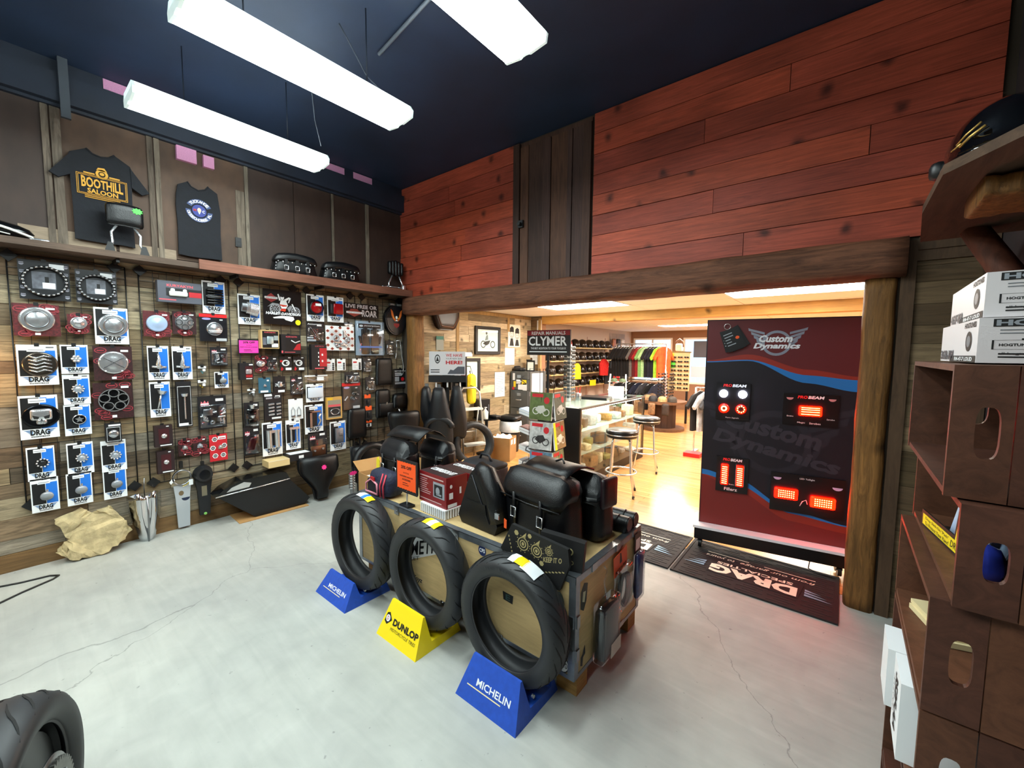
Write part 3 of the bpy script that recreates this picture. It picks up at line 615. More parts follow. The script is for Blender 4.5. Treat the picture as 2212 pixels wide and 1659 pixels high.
        part('dipstick',MB().tube([(cx+w*.05,y-.018,cz+h*.35),(cx-w*.2,y-.012,cz-h*.5)],w*.06,8).cyl((cx+w*.1,y-.02,cz+h*.42),(cx+w*.04,y-.018,cz+h*.25),w*.32,w*.2,14),CHROME,o)
    elif kind=='pod':
        f=MB()
        for k in range(6): f.lathe([(r*.7,-.006),(r*.85,0),(r*.7,.006)],24,axis='x',mx=T(cx+w*(.0+.075*k),y-.03,cz-h*.015*k)@RY(.12)@Matrix.Diagonal((1,.45,1,1)))
        f.cyl((-w*.25,0,h*.05),(w*.42,0,-h*.02),r*.7,r*.72,20,mx=T(cx,y-.03,cz)@Matrix.Diagonal((1,.45,1,1))); part('filter',f,CHROME,o); part('inlet',MB().cyl((-w*.5,0,h*.08),(-w*.2,0,h*.05),r*.55,r*.6,18,mx=T(cx,y-.03,cz)@Matrix.Diagonal((1,.45,1,1))),STEEL,o)
    elif kind=='frame': part('frame',MB().box(cx-w*.35,cx-w*.2,y-.02,y,cz-h*.5,cz+h*.45).box(cx-w*.35,cx+w*.4,y-.02,y,cz+h*.38,cz+h*.48),STEEL,o); part('inset',MB().box(cx-w*.2,cx+w*.12,y-.022,y,cz-h*.45,cz+h*.36),BLACK,o); part('chain',MB().tube([(cx+w*.38,y-.02,cz+h*.3),(cx+w*.25,y-.02,cz+.05*h),(cx+w*.36,y-.02,cz-h*.15),(cx+w*.2,y-.02,cz-h*.45)],w*.07,6),CHROME,o)
    elif kind in('tubes','rods'):
        f=MB(); n=2
        for k in range(n): x=cx+w*(-.26+.5*k); f.cyl((x,y-.02,cz-h*.48),(x-w*.02,y-.02,cz+h*.45),w*(.17 if kind=='tubes' else .08),None,12)
        f.box(cx-w*.4,cx+w*.4,y-.03,y-.005,cz+h*.3,cz+h*.44); part('fork_tubes',f,CHROME,o); part('inset',MB().box(cx-w*.1,cx+w*.1,y-.012,y,cz-h*.4,cz+h*.25),BLACK,o)
    elif kind=='block': part('block',MB().rbox((cx,y-.02,cz),(w*.62,.035,h*.9),.008,4).rbox((cx+w*.05,y-.04,cz+.1*h),(w*.3,.012,h*.25),.004,4),mat('dull_steel','#8b8d95',.35,.7),o)
    elif kind=='redlens': d=disc(BLACK,r,.03,[(r,0),(r,-.03),(r*.9,-.034)],name='bezel'); disc(mat('red_lens','#8c0f16',.12),r*.86,.038,name='lens'); part('label',MB().box(cx-r*.3,cx+r*.5,y-.046,y-.044,cz+r*.2,cz+r*.55),WHITE,d)
    elif kind=='redbox': part('lens',MB().rbox((cx+w*.1,y-.02,cz),(w*.75,.035,h*.75),.01,4),mat('red_lens','#8c0f16',.12),o); part('shell',MB().rbox((cx-w*.3,y-.014,cz),(w*.35,.028,h*.7),.008,4),DARK,o)
    elif kind=='bag': part('mesh_bag',MB().rbox((cx,y-.008,cz),(w*1.1,.014,h),.006,4),mat('white_mesh','#cfd6e2',.6,noise=(300,.2)),o)
def _bolts(cx,cz,r,y,n,s):
    f=MB()
    for k in range(n): a=2*PI*k/n+.3; f.rbox((cx+r*math.cos(a),y,cz+r*math.sin(a)),(s*2,.008,s*2),s*.6,4)
    return f
MARO=mat('maroon_pattern','#531418',.5,noise=(70,.75)); MAROD=mat('dark_maroon_pattern','#2f0f12',.5,noise=(90,.8)); PINKP=mat('pink_print','#d86a78',.5); SMOKE=mat('smoke_print','#5a5d66',.5,noise=(25,.6))
def bits(f,w,h,n,seed,y,x0=-.4,x1=.4,z0=.15,z1=.6):
    rd=random.Random(seed)
    for k in range(n):
        cx=rd.uniform(x0,x1)*w; cz=rd.uniform(z0,z1)*h; a=rd.uniform(0,PI); l=rd.uniform(.12,.28)*w
        if k%3: f.cyl((cx-l*.5*math.cos(a),y,cz-l*.5*math.sin(a)),(cx+l*.5*math.cos(a),y,cz+l*.5*math.sin(a)),w*.045,None,8)
        else: f.lathe([(w*.05,-.006),(w*.1,0),(w*.05,.006)],12,axis='y',c=(cx,y,cz))
    return f
def carded(kind,y0,z0,w,h,label):
    y0+=w*.012; z0+=h*.012; w*=.976; h*=.976
    base,_,sub=kind.partition(':'); hsh=sum(map(ord,label))
    depth={'kbox':.07,'kbox2':.06,'kbox3':.06,'kbox4':.06,'boxcap':.05,'winbox':.05,'tallbox':.04,'boxlens':.05,'goldbox':.03}.get(base,.004)
    cat={'drag':'parts card','hd':'parts card','kit':'parts card','gloves':'gloves'}.get(base,'box' if depth>.02 else ('bag' if 'bag' in base else 'parts card'))
    name={'drag':'carded_part','hd':'carded_part','kit':'carded_pulley','gloves':'bagged_gloves'}.get(base,'window_box' if depth>.02 else ('parts_bag' if 'bag' in base else 'blister_card'))
    stag=.004*(hsh%5)
    o=wallA(name,label,cat,y0+w/2,z0,.05+depth*0+stag,'carded motorcycle parts on the plank wall'); F=-depth
    stag=stag
    part('hook_tab',MB().box(-.012,.012,-.005,.006,h-.012,h+.012),BLACK,o)
    if base=='drag':
        part('card',MB().box(-w/2,w/2,F,0,0,h),WHITE,o); head=hsh%2; y=F-.0006; f=MB(); zt=.86 if head else .95
        f.quad(-w*.45,w*.02,h*.23,h*zt,y,1); f.quad(w*.04,w*.45,h*.23,h*zt,y,0); f.quad(-w*.25,w*.2,h*.83,h*.93,y-.0006,2)
        f.quad(-w*.22,w*.16,h*.865,h*.88,y-.001,3); f.quad(w*.22,w*.42,h*.92,h*.955,y-.0006,2 if not head else 3)
        part('print',f,[BLUE,BLACK,WHITE,GREY],o)
        lg=MB(); drag_logo(lg,-w*.42,w*.42,h*.03,h*.215,y,0,1,2); part('lettering',lg,[mat('logo_blue','#4d79ad',.5),INK,WHITE],o)
        k=min(w*.36,h*.3)
        if sub in('dome','sculpt','skull'): k=min(w*.46,h*.32)
        tall=sub in('lever','dip','coil','frame','tubes','rods','block','redlens','redbox','pod','bag')
        cx=w*(.02 if tall else .05); prod(sub,o,cx,h*.52,(w*.8 if tall else 2*k*.72) if sub not in('dome','sculpt','skull') else 2*k,(h*.56 if tall else 2*k*.72) if sub not in('dome','sculpt','skull') else 2*k,y-.0005)
    elif base=='hd':
        part('card',MB().box(-w/2,w/2,F,0,0,h),MARO if sub in('dome','pale','cap') else MAROD,o); y=F-.0006; f=MB(); rd=random.Random(hsh)
        for k in range(9):
            cx=rd.uniform(-.4,.4)*w; cz=rd.choice((rd.uniform(.03,.2),rd.uniform(.8,.95),rd.uniform(.1,.9)))*h
            f.ring(cx,cz,.018,.022,y,n=14,sx=1.6,mi=0); f.quad(cx-.02,cx+.02,cz-.004,cz+.004,y,0)
        f.quad(-w*.06,w*.06,h*.03,h*.1,y-.0004,1); part('print',f,[mat('red_print','#94303a',.5),WHITE],o)
        part('price_label',MB().quad(w*.2,w*.4,h*.84,h*.9,y-.0008),WHITE,o)
        k=min(w,h)*(.40 if sub not in('badge','badge2','oval') else .3); prod(sub,o,0,h*.52,2*k,2*k,y)
    elif base=='kit':
        part('card',MB().box(-w/2,w/2,F,0,0,h),mat('black_card','#101116',.4),o); f=MB(); y=F-.0006
        for i in range(5):
            for x in (-w*.43,w*.43): f.disc(x,h*(.1+.2*i),w*.05,h*.045,y,0,14,PI,2*PI); f.quad(x-w*.045,x+w*.045,h*(.115+.2*i),h*(.135+.2*i),y,0)
        f.quad(w*.1,w*.4,h*.82,h*.95,y,1); f.quad(-w*.25,w*.22,h*.28,h*.72,y-.0006,2); f.quad(-w*.05,w*.2,h*.3,h*.45,y-.0012,1); f.quad(w*.0,w*.08,h*.45,h*.6,y-.0012,3)
        part('print',f,[mat('print_grey','#8f8f9c',.5),WHITE,SMOKE,INK],o)
        rr=min(w,h)*.43; p=part('pulley_ring',MB().lathe([(rr*.88,-.004),(rr,-.004),(rr*1.02,-.024),(rr*.9,-.03),(rr*.86,-.02)],36,axis='y',c=(0,F,h*.48),sx=1.06),BLACK,o)
        f=MB(); n=26
        for k in range(n): a=2*PI*k/n; f.rbox((rr*1.02*math.cos(a)*.97,F-.028,h*.48+rr*.95*math.sin(a)),(.014,.01,.011),.004,4)
        part('studs',f,CHROME if sub=='chrome' else mat('studs_dull','#a7a9ae',.3,.6),p)
    elif base in('kbox','kbox2','kbox3','kbox4','boxcap','winbox','tallbox','boxlens','goldbox'):
        bm={'kbox':mat('grey_box','#4c4f5a',.5),'kbox2':mat('cream_edge_box','#c9ab72',.6),'winbox':mat('dark_brown_box','#241316',.5),'goldbox':mat('gold_edge','#c79a50',.5)}.get(base,mat('black_box','#121217',.5))
        part('carton',MB().box(-w/2,w/2,F,0,0,h),bm,o); y=F-.0007; f=MB()
        KR=mat('box_red','#b01a24',.45); mm=[BLACK,KR,WHITE,mat('maroon_window','#40141a',.4),SMOKE,mat('kred','#d2525c',.5)]
        if base=='kbox':
            f.quad(-w*.32,w*.5,h*.3,h*.68,y,0); f.quad(w*.2,w*.5,h*.3,h*.55,y-.0004,1); f.text('KURYAKYN',-w*.3,w*.3,h*.74,h*.86,y,5,bold=.03); f.quad(-w*.48,-w*.1,h*.1,h*.15,y,5)
            part('print',f,mm,o); part('grip',MB().rbox((-w*.05,F-.01,h*.42),(w*.42,.03,h*.24),.01,4).rbox((-w*.18,F-.01,h*.56),(w*.1,.03,h*.2),.01,4).rbox((w*.1,F-.01,h*.56),(w*.09,.03,h*.2),.01,4),mat('white_grip','#dfe6e2',.35),o)
        elif base=='kbox2': f.quad(-w*.42,w*.46,h*.04,h*.94,y,0); f.text('KURYAKYN',-w*.3,w*.3,h*.84,h*.9,y-.0005,5,bold=.03); f.quad(-w*.4,-w*.2,h*.2,h*.6,y-.0004,4); f.quad(w*.08,w*.44,h*.08,h*.28,y-.0006,2); part('print',f,mm,o); part('chrome_tank',MB().rbox((0,F-.004,h*.45),(w*.36,.012,h*.42),.006,4).box(w*.2,w*.44,F-.006,F,h*.45,h*.7),mat('pale_steel','#b9cdd2',.25,.5),o)
        elif base=='kbox3': f.quad(-w*.28,w*.5,h*.16,h*.78,y,0); f.poly([(w*.1,h*.2),(w*.48,h*.2),(w*.48,h*.55),(w*.3,h*.5)],y-.0004,1); f.text('KURYAKYN',-w*.26,w*.3,h*.85,h*.92,y,5,bold=.03); f.quad(-w*.5,-w*.42,h*.04,h*.16,y,5); f.quad(-w*.35,w*.2,h*.07,h*.1,y,5); part('print',f,mm,o); part('picture',MB().tube([(0,F-.003,h*.7),(w*.2,F-.003,h*.58),(w*.45,F-.003,h*.68)],.005,5),WHITE,o)
        elif base=='kbox4': f.quad(w*.02,w*.5,h*.12,h*.85,y,1); f.text('KURYAKYN',-w*.25,w*.3,h*.9,h*.95,y,5); [f.quad(-w*.08,-w*.02,h*(.15+.16*k),h*(.22+.16*k),y-.0004,2) for k in range(4)]; f.quad(w*.15,w*.25,h*.3,h*.38,y-.0004,2); f.quad(w*.15,w*.25,h*.55,h*.63,y-.0004,2); f.quad(-w*.3,w*.3,h*.03,h*.07,y,5); part('print',f,mm,o)
        elif base=='boxcap': f.quad(-w*.42,w*.42,h*.05,h*.8,y,2); f.quad(-w*.4,w*.4,h*.07,h*.78,y-.0004,0); f.quad(-w*.3,w*.45,h*.86,h*.95,y,2); part('print',f,mm,o); part('ribbed_cap',MB().lathe([(w*.33,0),(w*.33,-.014),(w*.2,-.02),(.001,-.02)],24,axis='y',c=(0,F,h*.44)),CHROME,o); part('ribs',MB().box(-w*.28,w*.28,F-.022,F-.018,h*.52,h*.54).box(-w*.3,w*.3,F-.022,F-.018,h*.42,h*.44).box(-w*.28,w*.28,F-.022,F-.018,h*.32,h*.34),STEEL,o)
        elif base=='winbox': f.quad(-w*.28,w*.3,h*.15,h*.85,y,3); f.quad(-w*.22,w*.42,h*.04,h*.09,y,2); f.quad(w*.15,w*.3,h*.93,h*.97,y,2); part('print',f,mm,o); part('chrome_disc',MB().lathe([(w*.17,0),(w*.16,-.008),(.001,-.01)],18,axis='y',c=(w*.02,F,h*.5)),CHROME,o)
        elif base=='tallbox': f.quad(-w*.44,w*.44,h*.03,h*.9,y,2); f.quad(-w*.42,w*.42,h*.04,h*.89,y-.0003,0); f.quad(-w*.42,w*.2,h*.035,h*.09,y-.0006,2); part('print',f,mm,o); part('dipstick',MB().cyl((0,F-.01,h*.18),(0,F-.01,h*.68),w*.06,None,8).cyl((0,F-.012,h*.68),(0,F-.012,h*.74),w*.2,w*.25,12),CHROME,o)
        elif base=='boxlens': f.quad(-w*.1,w*.45,h*.1,h*.8,y,3); f.quad(-w*.05,w*.42,h*.15,h*.3,y-.0004,1); f.quad(w*.2,w*.48,h*.86,h*.93,y,2); f.quad(-w*.05,w*.4,h*.04,h*.09,y,2); part('print',f,mm,o); part('lens',MB().rbox((w*.15,F-.006,h*.48),(w*.44,.02,h*.3),.01,4),mat('ribbed_lens','#b7a9ad',.2,.4),o)
        else: f.quad(-w*.42,w*.42,h*.06,h*.86,y,4); f.quad(-w*.45,-w*.1,h*.86,h*.97,y,1 if 0 else 2); f.quad(-w*.4,w*.4,h*.12,h*.55,y-.0004,0); f.quad(-w*.4,w*.4,h*.56,h*.66,y-.0004,5); part('print',f,[DARK,KR,mat('gold_label','#e0b21f',.5),SMOKE,mat('box_haze','#8b8676',.5),mat('kred','#d2525c',.5)],o); part('gasket',MB().lathe([(w*.16,0),(w*.22,0),(w*.22,-.004),(w*.16,-.004)],20,axis='y',c=(w*.05,F,h*.33),sx=1.5,closed=True),STEEL,o)
    elif base=='rbag':
        part('backing',MB().box(-w/2,w/2,-.004,0,0,h),mat('bag_black','#1b1c22',.35,noise=(20,.4)),o); f=MB(); y=-.0048; f.quad(-w/2,w/2,h*.88,h,y,0); f.disc(-w*.25,h*.82,w*.16,h*.04,y-.0004,2,18); f.quad(w*.08,w*.46,h*.02,h*.12,y-.0006,1); f.quad(w*.22,w*.34,h*.78,h*.82,y,1); part('print',f,[mat('bag_red','#d31f24',.4),WHITE,mat('lilac','#a9a3e0',.5)],o)
        if sub=='bowl': prod('bowl',o,w*.02,h*.46,w*.6,w*.6,-.006)
        else: part('brackets',bits(MB(),w,h,7,5,-.012,-.3,.35,.35,.65),STEEL,o)
        part('clear_film',MB().quad(-w/2,w/2,0,h*.88,-.034),CLEAR,o)
    elif base=='blister':
        part('card',MB().box(-w/2,w/2,-.004,0,0,h),mat('blister_card_black','#15161b',.45),o); f=MB(); y=-.0048; f.quad(w*.12,w*.4,h*.84,h*.92,y,0)
        if sub in('bolts','mirror','plate','maroon'):
            f.poly([(-w*.42,h*.72),(-w*.1,h*.72),(-w*.14,h*.86),(-w*.2,h*.8),(-w*.26,h*.88),(-w*.32,h*.8),(-w*.38,h*.86)],y,1); f.quad(-w*.4,-w*.12,h*.75,h*.79,y-.0004,0)
        if sub in('pin','pegs','coils','grey'): f.quad(-w*.1,w*.42,h*.03,h*.1,y,0)
        if sub=='coils': f.quad(-w*.48,-w*.05,h*.9,h*.99,y,0); f.quad(-w*.4,-w*.05,h*.8,h*.86,y,2); f.quad(w*.08,w*.35,h*.82,h*.88,y,2)
        if sub=='eye': f.text('Accutronix',-w*.42,w*.42,h*.9,h*.97,y,0,bold=.02); f.quad(-w*.45,-w*.1,h*.2,h*.27,y,0); f.quad(-w*.45,w*.05,h*.05,h*.15,y,0)
        part('print',f,[WHITE,PINKP,SILVER],o)
        if sub in('bolts','mirror','clamp','pin','grey'): part('chrome_parts',bits(MB(),w,h,{'mirror':16,'bolts':10,'clamp':6,'pin':4,'grey':4}[sub],hsh%97,-.014,-.38 if sub!='clamp' else -.25,.4 if sub!='clamp' else .25),CHROME,o)
        if sub=='mirror': part('mirror_head',MB().rbox((-w*.18,-.02,h*.52),(w*.35,.016,h*.2),.008,4).cyl((w*.22,-.02,h*.22),(w*.22,-.02,h*.34),w*.09,w*.07,12),STEEL,o)
        if sub=='pegs': part('foot_pegs',MB().rbox((0,-.02,h*.62),(w*.6,.03,h*.22),.012,4).rbox((0,-.02,h*.24),(w*.6,.03,h*.22),.012,4),mat('peg_black','#0a0b0e',.2),o); part('peg_mounts',MB().cyl((0,-.02,h*.75),(0,-.02,h*.9),w*.12,w*.2,10).cyl((0,-.02,h*.37),(0,-.02,h*.48),w*.12,w*.2,10),CHROME,o)
        if sub=='coils':
            f=MB()
            for i in range(2):
                for k in range(4): f.cyl((w*(-.3+.45*i),-.015,h*(.2+.13*k)),(w*(.02+.38*i),-.015,h*(.22+.13*k)),w*.06,None,8)
            part('chrome_bolts',f,CHROME,o)
        if sub=='eye': part('mirror',MB().prism([(-w*.22,h*.72),(-w*.02,h*.6),(w*.28,h*.12),(w*.1,h*.3)],-.014,-.004),mat('maroon_part','#4d1a20',.25),o); part('mirror_rim',MB().tube([(-w*.22,-.015,h*.72),(w*.0,-.015,h*.6),(w*.28,-.015,h*.12),(w*.08,-.015,h*.3)],.003,5,True).cyl((-w*.32,-.012,h*.78),(-w*.2,-.012,h*.7),.006,None,8),CHROME,o)
        if sub=='maroon': part('maroon_part',MB().rbox((0,-.02,h*.4),(w*.55,.03,h*.5),.02,4,fn=lambda q:Vector((q.x+q.z*.3,q.y,q.z))),mat('maroon_part','#4d1a20',.25),o); part('bracket',MB().rbox((w*.25,-.02,h*.62),(w*.3,.02,h*.2),.008,4),STEEL,o)
        if sub=='plate': part('copper_plate',MB().rbox((0,-.014,h*.32),(w*.8,.018,h*.36),.008,4),mat('copper_plate','#8e6146',.3,.6),o); part('knobs',MB().cyl((-w*.22,-.04,h*.34),(-w*.22,-.02,h*.34),.012,None,12).cyl((w*.22,-.04,h*.38),(w*.22,-.02,h*.38),.012,None,12),CHROME,o)
        if sub not in('coils',): part('clear_blister',MB().rbox((0,-.02,h*.4),(w*.92,.03,h*.7),.012,4),CLEAR,o)
    elif base=='minibag':
        hm={'teal':mat('teal_part','#2aa7b8',.4),'gold':YELLOW,'clear':SILVER,'cube':mat('pale_part','#cfd6da',.4),'wide':mat('coil_line','#b0a7a8',.4)}[sub]
        part('header',MB().box(-w/2,w/2,-.003,0,h*.8,h),WHITE if sub!='clear' else GREY,o); part('contents',bits(MB(),w,h*1.1,5,hsh%50,-.008,-.3,.3,.15,.6) if sub!='wide' else MB().tube([(-w*.4,-.008,h*.5),(-w*.1,-.008,h*.2),(w*.2,-.008,h*.6),(w*.42,-.008,h*.3)],.006,5),hm,o)
        part('film',MB().quad(-w/2,w/2,0,h*.8,-.016).quad(-w/2,w/2,0,h*.8,-.001),CLEAR,o)
        part('label',MB().quad(0,w*.35,h*.55,h*.75,-.0168) if sub!='wide' else MB().quad(0,w*.3,h*.2,h*.75,-.0168),WHITE,o)
    elif base=='redlogo':
        part('card',MB().box(-w/2,w/2,-.004,0,0,h),mat('bright_red_card','#c01f2b',.45),o); f=MB(); y=-.0048
        for x,z in ((-.2,.82),(-.32,.5),(-.2,.2),(.25,.2),(.5,.55)):
            x=min(x,.32); part('printed_logo',MB().disc(w*x,h*z,w*.17,h*.1,y,1,6).disc(w*x,h*z,w*.12,h*.07,y-.0004,0,6).text('SS',w*(x-.07),w*(x+.07),h*(z-.03),h*(z+.03),y-.0008,1),[INK,WHITE],o)
        f.quad(-w*.02,w*.42,h*.8,h*.92,y-.0008,1); f.quad(w*.04,w*.38,h*.83,h*.86,y-.0012,2); part('print',f,[INK,WHITE,RED],o); prod('badge',o,w*.1,h*.52,w*.4,w*.4,-.006)
    elif base=='print' or base=='white' or base=='whitecard' or base=='orange' or base=='rednet':
        bm={'print':{'teal':mat('teal_card','#2b5e76',.5)}.get(sub,mat('print_black','#111115',.45)),'rednet':WHITE,'orange':mat('orange_card_black','#15151a',.5)}.get(base,WHITE)
        part('card',MB().box(-w/2,w/2,-.004,0,0,h),bm,o); f=MB(); y=-.0048; mm=[WHITE,BLACK,RED,SILVER,ORANGE,DARK]
        if base=='whitecard': f.quad(-w*.42,-w*.02,h*.62,h*.76,y,2); f.lines(-w*.42,w*.1,h*.1,h*.5,y,5,3,2,.3); part('print',f,mm,o); g=MB(); [g.cyl((w*.28,-.012,h*(.12+.16*k)),(w*.28,-.004,h*(.12+.16*k)),w*.1,None,8) for k in range(4)]; part('small_parts',g,DARK,o)
        elif base=='orange': f.quad(-w*.5,w*.5,h*.68,h,y,4); f.quad(-w*.4,w*.4,h*.1,h*.55,y,0 if hsh%2 else 5); part('print',f,mm,o); part('small_part',MB().rbox((0,-.012,h*.35),(w*.3,.014,h*.4),.005,4),BLACK,o)
        elif base=='rednet':
            RP=mat('diamond_red','#b5482f',.5); n=7
            for i in range(n):
                for j in range(n):
                    x=-w*.5+w*(i+.5)/n; z=h*(j+.5)/n; f.poly([(x-w/n*.46,z),(x,z-h/n*.46),(x+w/n*.46,z),(x,z+h/n*.46)],y,2 if (i+j)%2 else 0); f.poly([(x-w/n*.2,z),(x,z-h/n*.2),(x+w/n*.2,z),(x,z+h/n*.2)],y-.0004,1 if (i+j)%2 else 0)
            part('print',f,[WHITE,INK,RP],o); part('silver_parts',bits(MB(),w,h,8,3,-.014,-.3,.35,.2,.75),CHROME,o); part('film',MB().quad(-w*.4,-w*.05,h*.3,h*.85,-.022).quad(w*.1,w*.45,h*.2,h*.5,-.022),CLEAR,o)
        elif base=='white': part('wire_clips',MB().tube([(-w*.3,-.008,h*.2),(-w*.1,-.008,h*.2),(-w*.08,-.008,h*.45),(-w*.2,-.008,h*.6),(-w*.32,-.008,h*.45)],.003,5,True).tube([(w*.1,-.008,h*.2),(w*.32,-.008,h*.2),(w*.32,-.008,h*.45),(w*.2,-.008,h*.6),(w*.08,-.008,h*.45)],.003,5,True).cyl((-w*.2,-.008,h*.14),(-w*.2,-.008,h*.2),w*.14,None,12).cyl((w*.2,-.008,h*.14),(w*.2,-.008,h*.2),w*.14,None,12),STEEL,o)
        else:
            if sub=='teal': f.quad(-w*.35,w*.3,h*.03,h*.16,y,0); part('price_label',MB().quad(w*.2,w*.38,h*.76,h*.86,y),WHITE,o); prod('badge',o,0,h*.5,w*.35,h*.5,y)
            elif sub=='skull': f.quad(-w*.15,w*.42,h*.03,h*.17,y,0); part('skull',MB().rbox((0,-.012,h*.52),(w*.4,.02,h*.34),.012,4).tube([(-w*.42,-.01,h*.42),(w*.42,-.01,h*.5)],w*.05,6).tube([(-w*.42,-.01,h*.55),(w*.42,-.01,h*.38)],w*.05,6),CHROME,o)
            elif sub=='car': f.text('BEST FOR YOUR',-w*.4,w*.4,h*.84,h*.9,y,0); f.lines(-w*.4,w*.3,h*.62,h*.8,y,3,0,3,.4); f.quad(-w*.4,-w*.1,h*.34,h*.58,y,3); f.disc(w*.15,h*.45,w*.12,h*.1,y,2,12); f.quad(-w*.4,w*.42,h*.2,h*.3,y,3)
            else:
                f.disc(0,h*.55,w*.32,h*.22,y,0,14); f.disc(0,h*.55,w*.2,h*.14,y-.0004,1,12); f.disc(w*.1,h*.55,w*.08,h*.06,y-.0008,0,10); f.quad(-w*.02,w*.45,h*.05,h*.22,y,0); f.poly([(-w*.42,h*.05),(-w*.3,h*.02),(-w*.18,h*.15),(-w*.35,h*.3)],y,2); f.quad(-w*.45,-w*.25,h*.6,h*.75,y,2 if sub=='bw' else 3); f.quad(w*.2,w*.4,h*.88,h*.94,y,0)
            part('print',f,mm,o)
    elif base=='gloves':
        part('backing',MB().box(-w/2,w/2,-.004,0,0,h),mat('glove_backing','#a9c3d8',.5),o); f=MB(); y=-.005; f.quad(-w*.4,w*.42,h*.8,h*.93,y,0); f.text('scorpion',-w*.2,w*.38,h*.84,h*.9,y-.0005,1,bold=.02,shear=.2); f.disc(-w*.3,h*.865,w*.07,h*.03,y-.0005,1); f.quad(-w*.4,w*.4,h*.22,h*.27,y-.03,2); part('print',f,[BLACK,WHITE,mat('band_blue','#2f7fe0',.4)],o)
        for s in (-1,1):
            g=MB().rbox((s*w*.17,-.016,h*.42),(w*.3,.03,h*.42),.02,4).rbox((s*w*.17,-.016,h*.13),(w*.3,.026,h*.2),.016,4)
            for k in range(4): g.rbox((s*w*(.06+.075*k),-.018,h*(.66+.03*(k%3))),(w*.07,.026,h*.22),.01,4,mx=None)
            g.rbox((s*w*.36,-.018,h*.45),(w*.08,.026,h*.24),.01,4,fn=lambda q,s=s:Vector((q.x+s*q.z*.25,q.y,q.z)))
            part('glove',g,mat('glove_black','#0c0d12',.5),o)
        part('clear_bag',MB().rbox((0,-.02,h*.5),(w*1.02,.042,h*1.02),.014,4),CLEAR,o)
for it_ in ITEMS: carded(*it_)
# ---- signs and single goods on the left wall
SG='signs and single goods on the plank wall'
o=wallA('pin_up_sign','square black metal sign with a pin-up woman and a motorcycle','sign',1.845,1.86,.05); w,h=.37,.35
part('plate',MB().box(-w/2,w/2,-.004,0,0,h),mat('sign_black','#0a0a0d',.35),o)
f=MB(); y=-.0048; OR=mat('emblem_red','#8f2a2a',.5); BG=mat('sign_grey','#8d9197',.5)
f.poly([(-.16,.27),(-.11,.31),(-.06,.27),(-.06,.25),(-.11,.22),(-.16,.25)],y,1); f.quad(-.17,-.05,.255,.275,y-.0004,0); f.text('HARLEY-DAVIDSON',-.165,-.055,.259,.271,y-.0008,3,bold=.02)
for cx,cz,r in ((-.075,.155,.052),(.125,.145,.045)): f.ring(cx,cz,r*.75,r,y,2,20); f.ring(cx,cz,r*.15,r*.3,y,2,12); [f.poly([(cx+r*.2*math.cos(a),cz+r*.2*math.sin(a)),(cx+r*.75*math.cos(a),cz+r*.75*math.sin(a)),(cx+r*.75*math.cos(a+.12),cz+r*.75*math.sin(a+.12))],y,0) for a in [k*PI/5 for k in range(10)]]
f.poly([(-.15,.17),(-.1,.215),(-.04,.21),(-.02,.18),(-.06,.2),(-.1,.2)],y-.0004,2); f.poly([(.04,.17),(.07,.2),(.1,.2),(.06,.13)],y,2); f.poly([(.085,.215),(.095,.22),(.13,.15),(.12,.145)],y-.0004,0)
f.poly([(-.035,.24),(-.05,.305),(-.04,.31),(-.02,.25)],y-.0008,0); f.poly([(-.02,.25),(.03,.25),(.05,.2),(.03,.165),(-.015,.165),(-.03,.21)],y-.0008,0); f.disc(-.005,.275,.018,.025,y-.001,0,14); f.disc(-.005,.293,.02,.014,y-.0012,3,12)
f.poly([(.01,.255),(.06,.285),(.08,.275),(.06,.225),(.052,.228),(.062,.268),(.03,.24)],y-.001,0)
f.poly([(-.03,.205),(.04,.2),(.04,.19),(.0,.183),(-.03,.195)],y-.0014,4); f.poly([(-.03,.14),(.02,.135),(.03,.16),(-.015,.165)],y-.0014,4); f.poly([(-.015,.165),(.03,.16),(.02,.14),(-.03,.145)],y-.001,0)
f.poly([(-.1,.07),(-.02,.09),(.06,.09),(.1,.085),(.11,.06),(.09,.045),(.06,.05),(.0,.065),(-.09,.06)],y-.0008,0); f.poly([(.0,.075),(.1,.05),(.08,.035),(.02,.05)],y-.001,0)
f.text('HARLEY-DAVIDSON',-.165,.175,.098,.125,y-.0018,0,bold=.04,shear=.15); f.disc(.145,.03,.028,.028,y-.002,5,12)
part('print',f,[WHITE,OR,BG,INK,mat('bikini_red','#c8381f',.5),mat('yellow_burst','#e8e41a',.5)],o)
o=wallA('sale_sign','pink 20% off notice in a black frame on the grid','sign',1.52,1.56,.05); w,h=.185,.145
part('frame',MB().box(-w/2,w/2,-.006,0,0,h),BLACK,o); part('paper',MB().quad(-w*.46,w*.44,h*.06,h*.9,-.0068),PINK,o)
part('lettering',MB().text('20% OFF',-w*.28,w*.28,h*.7,h*.84,-.0074,0,bold=.03).text('IN STOCK',-w*.12,w*.12,h*.55,h*.61,-.0074).text('HELMETS, BAGS AND ACCESSORIES',-w*.42,w*.4,h*.42,h*.48,-.0074,bold=.02).lines(-w*.25,w*.25,h*.15,h*.32,-.0074,2,0,3,.3),INK,o)
o=wallA('slogan_sign','black metal sign with a shield emblem and ride slogan','sign',2.735,1.99,.05); w,h=.45,.165
part('plate',MB().box(-w/2,w/2,-.004,0,0,h),mat('sign_black','#0a0a0d',.35),o)
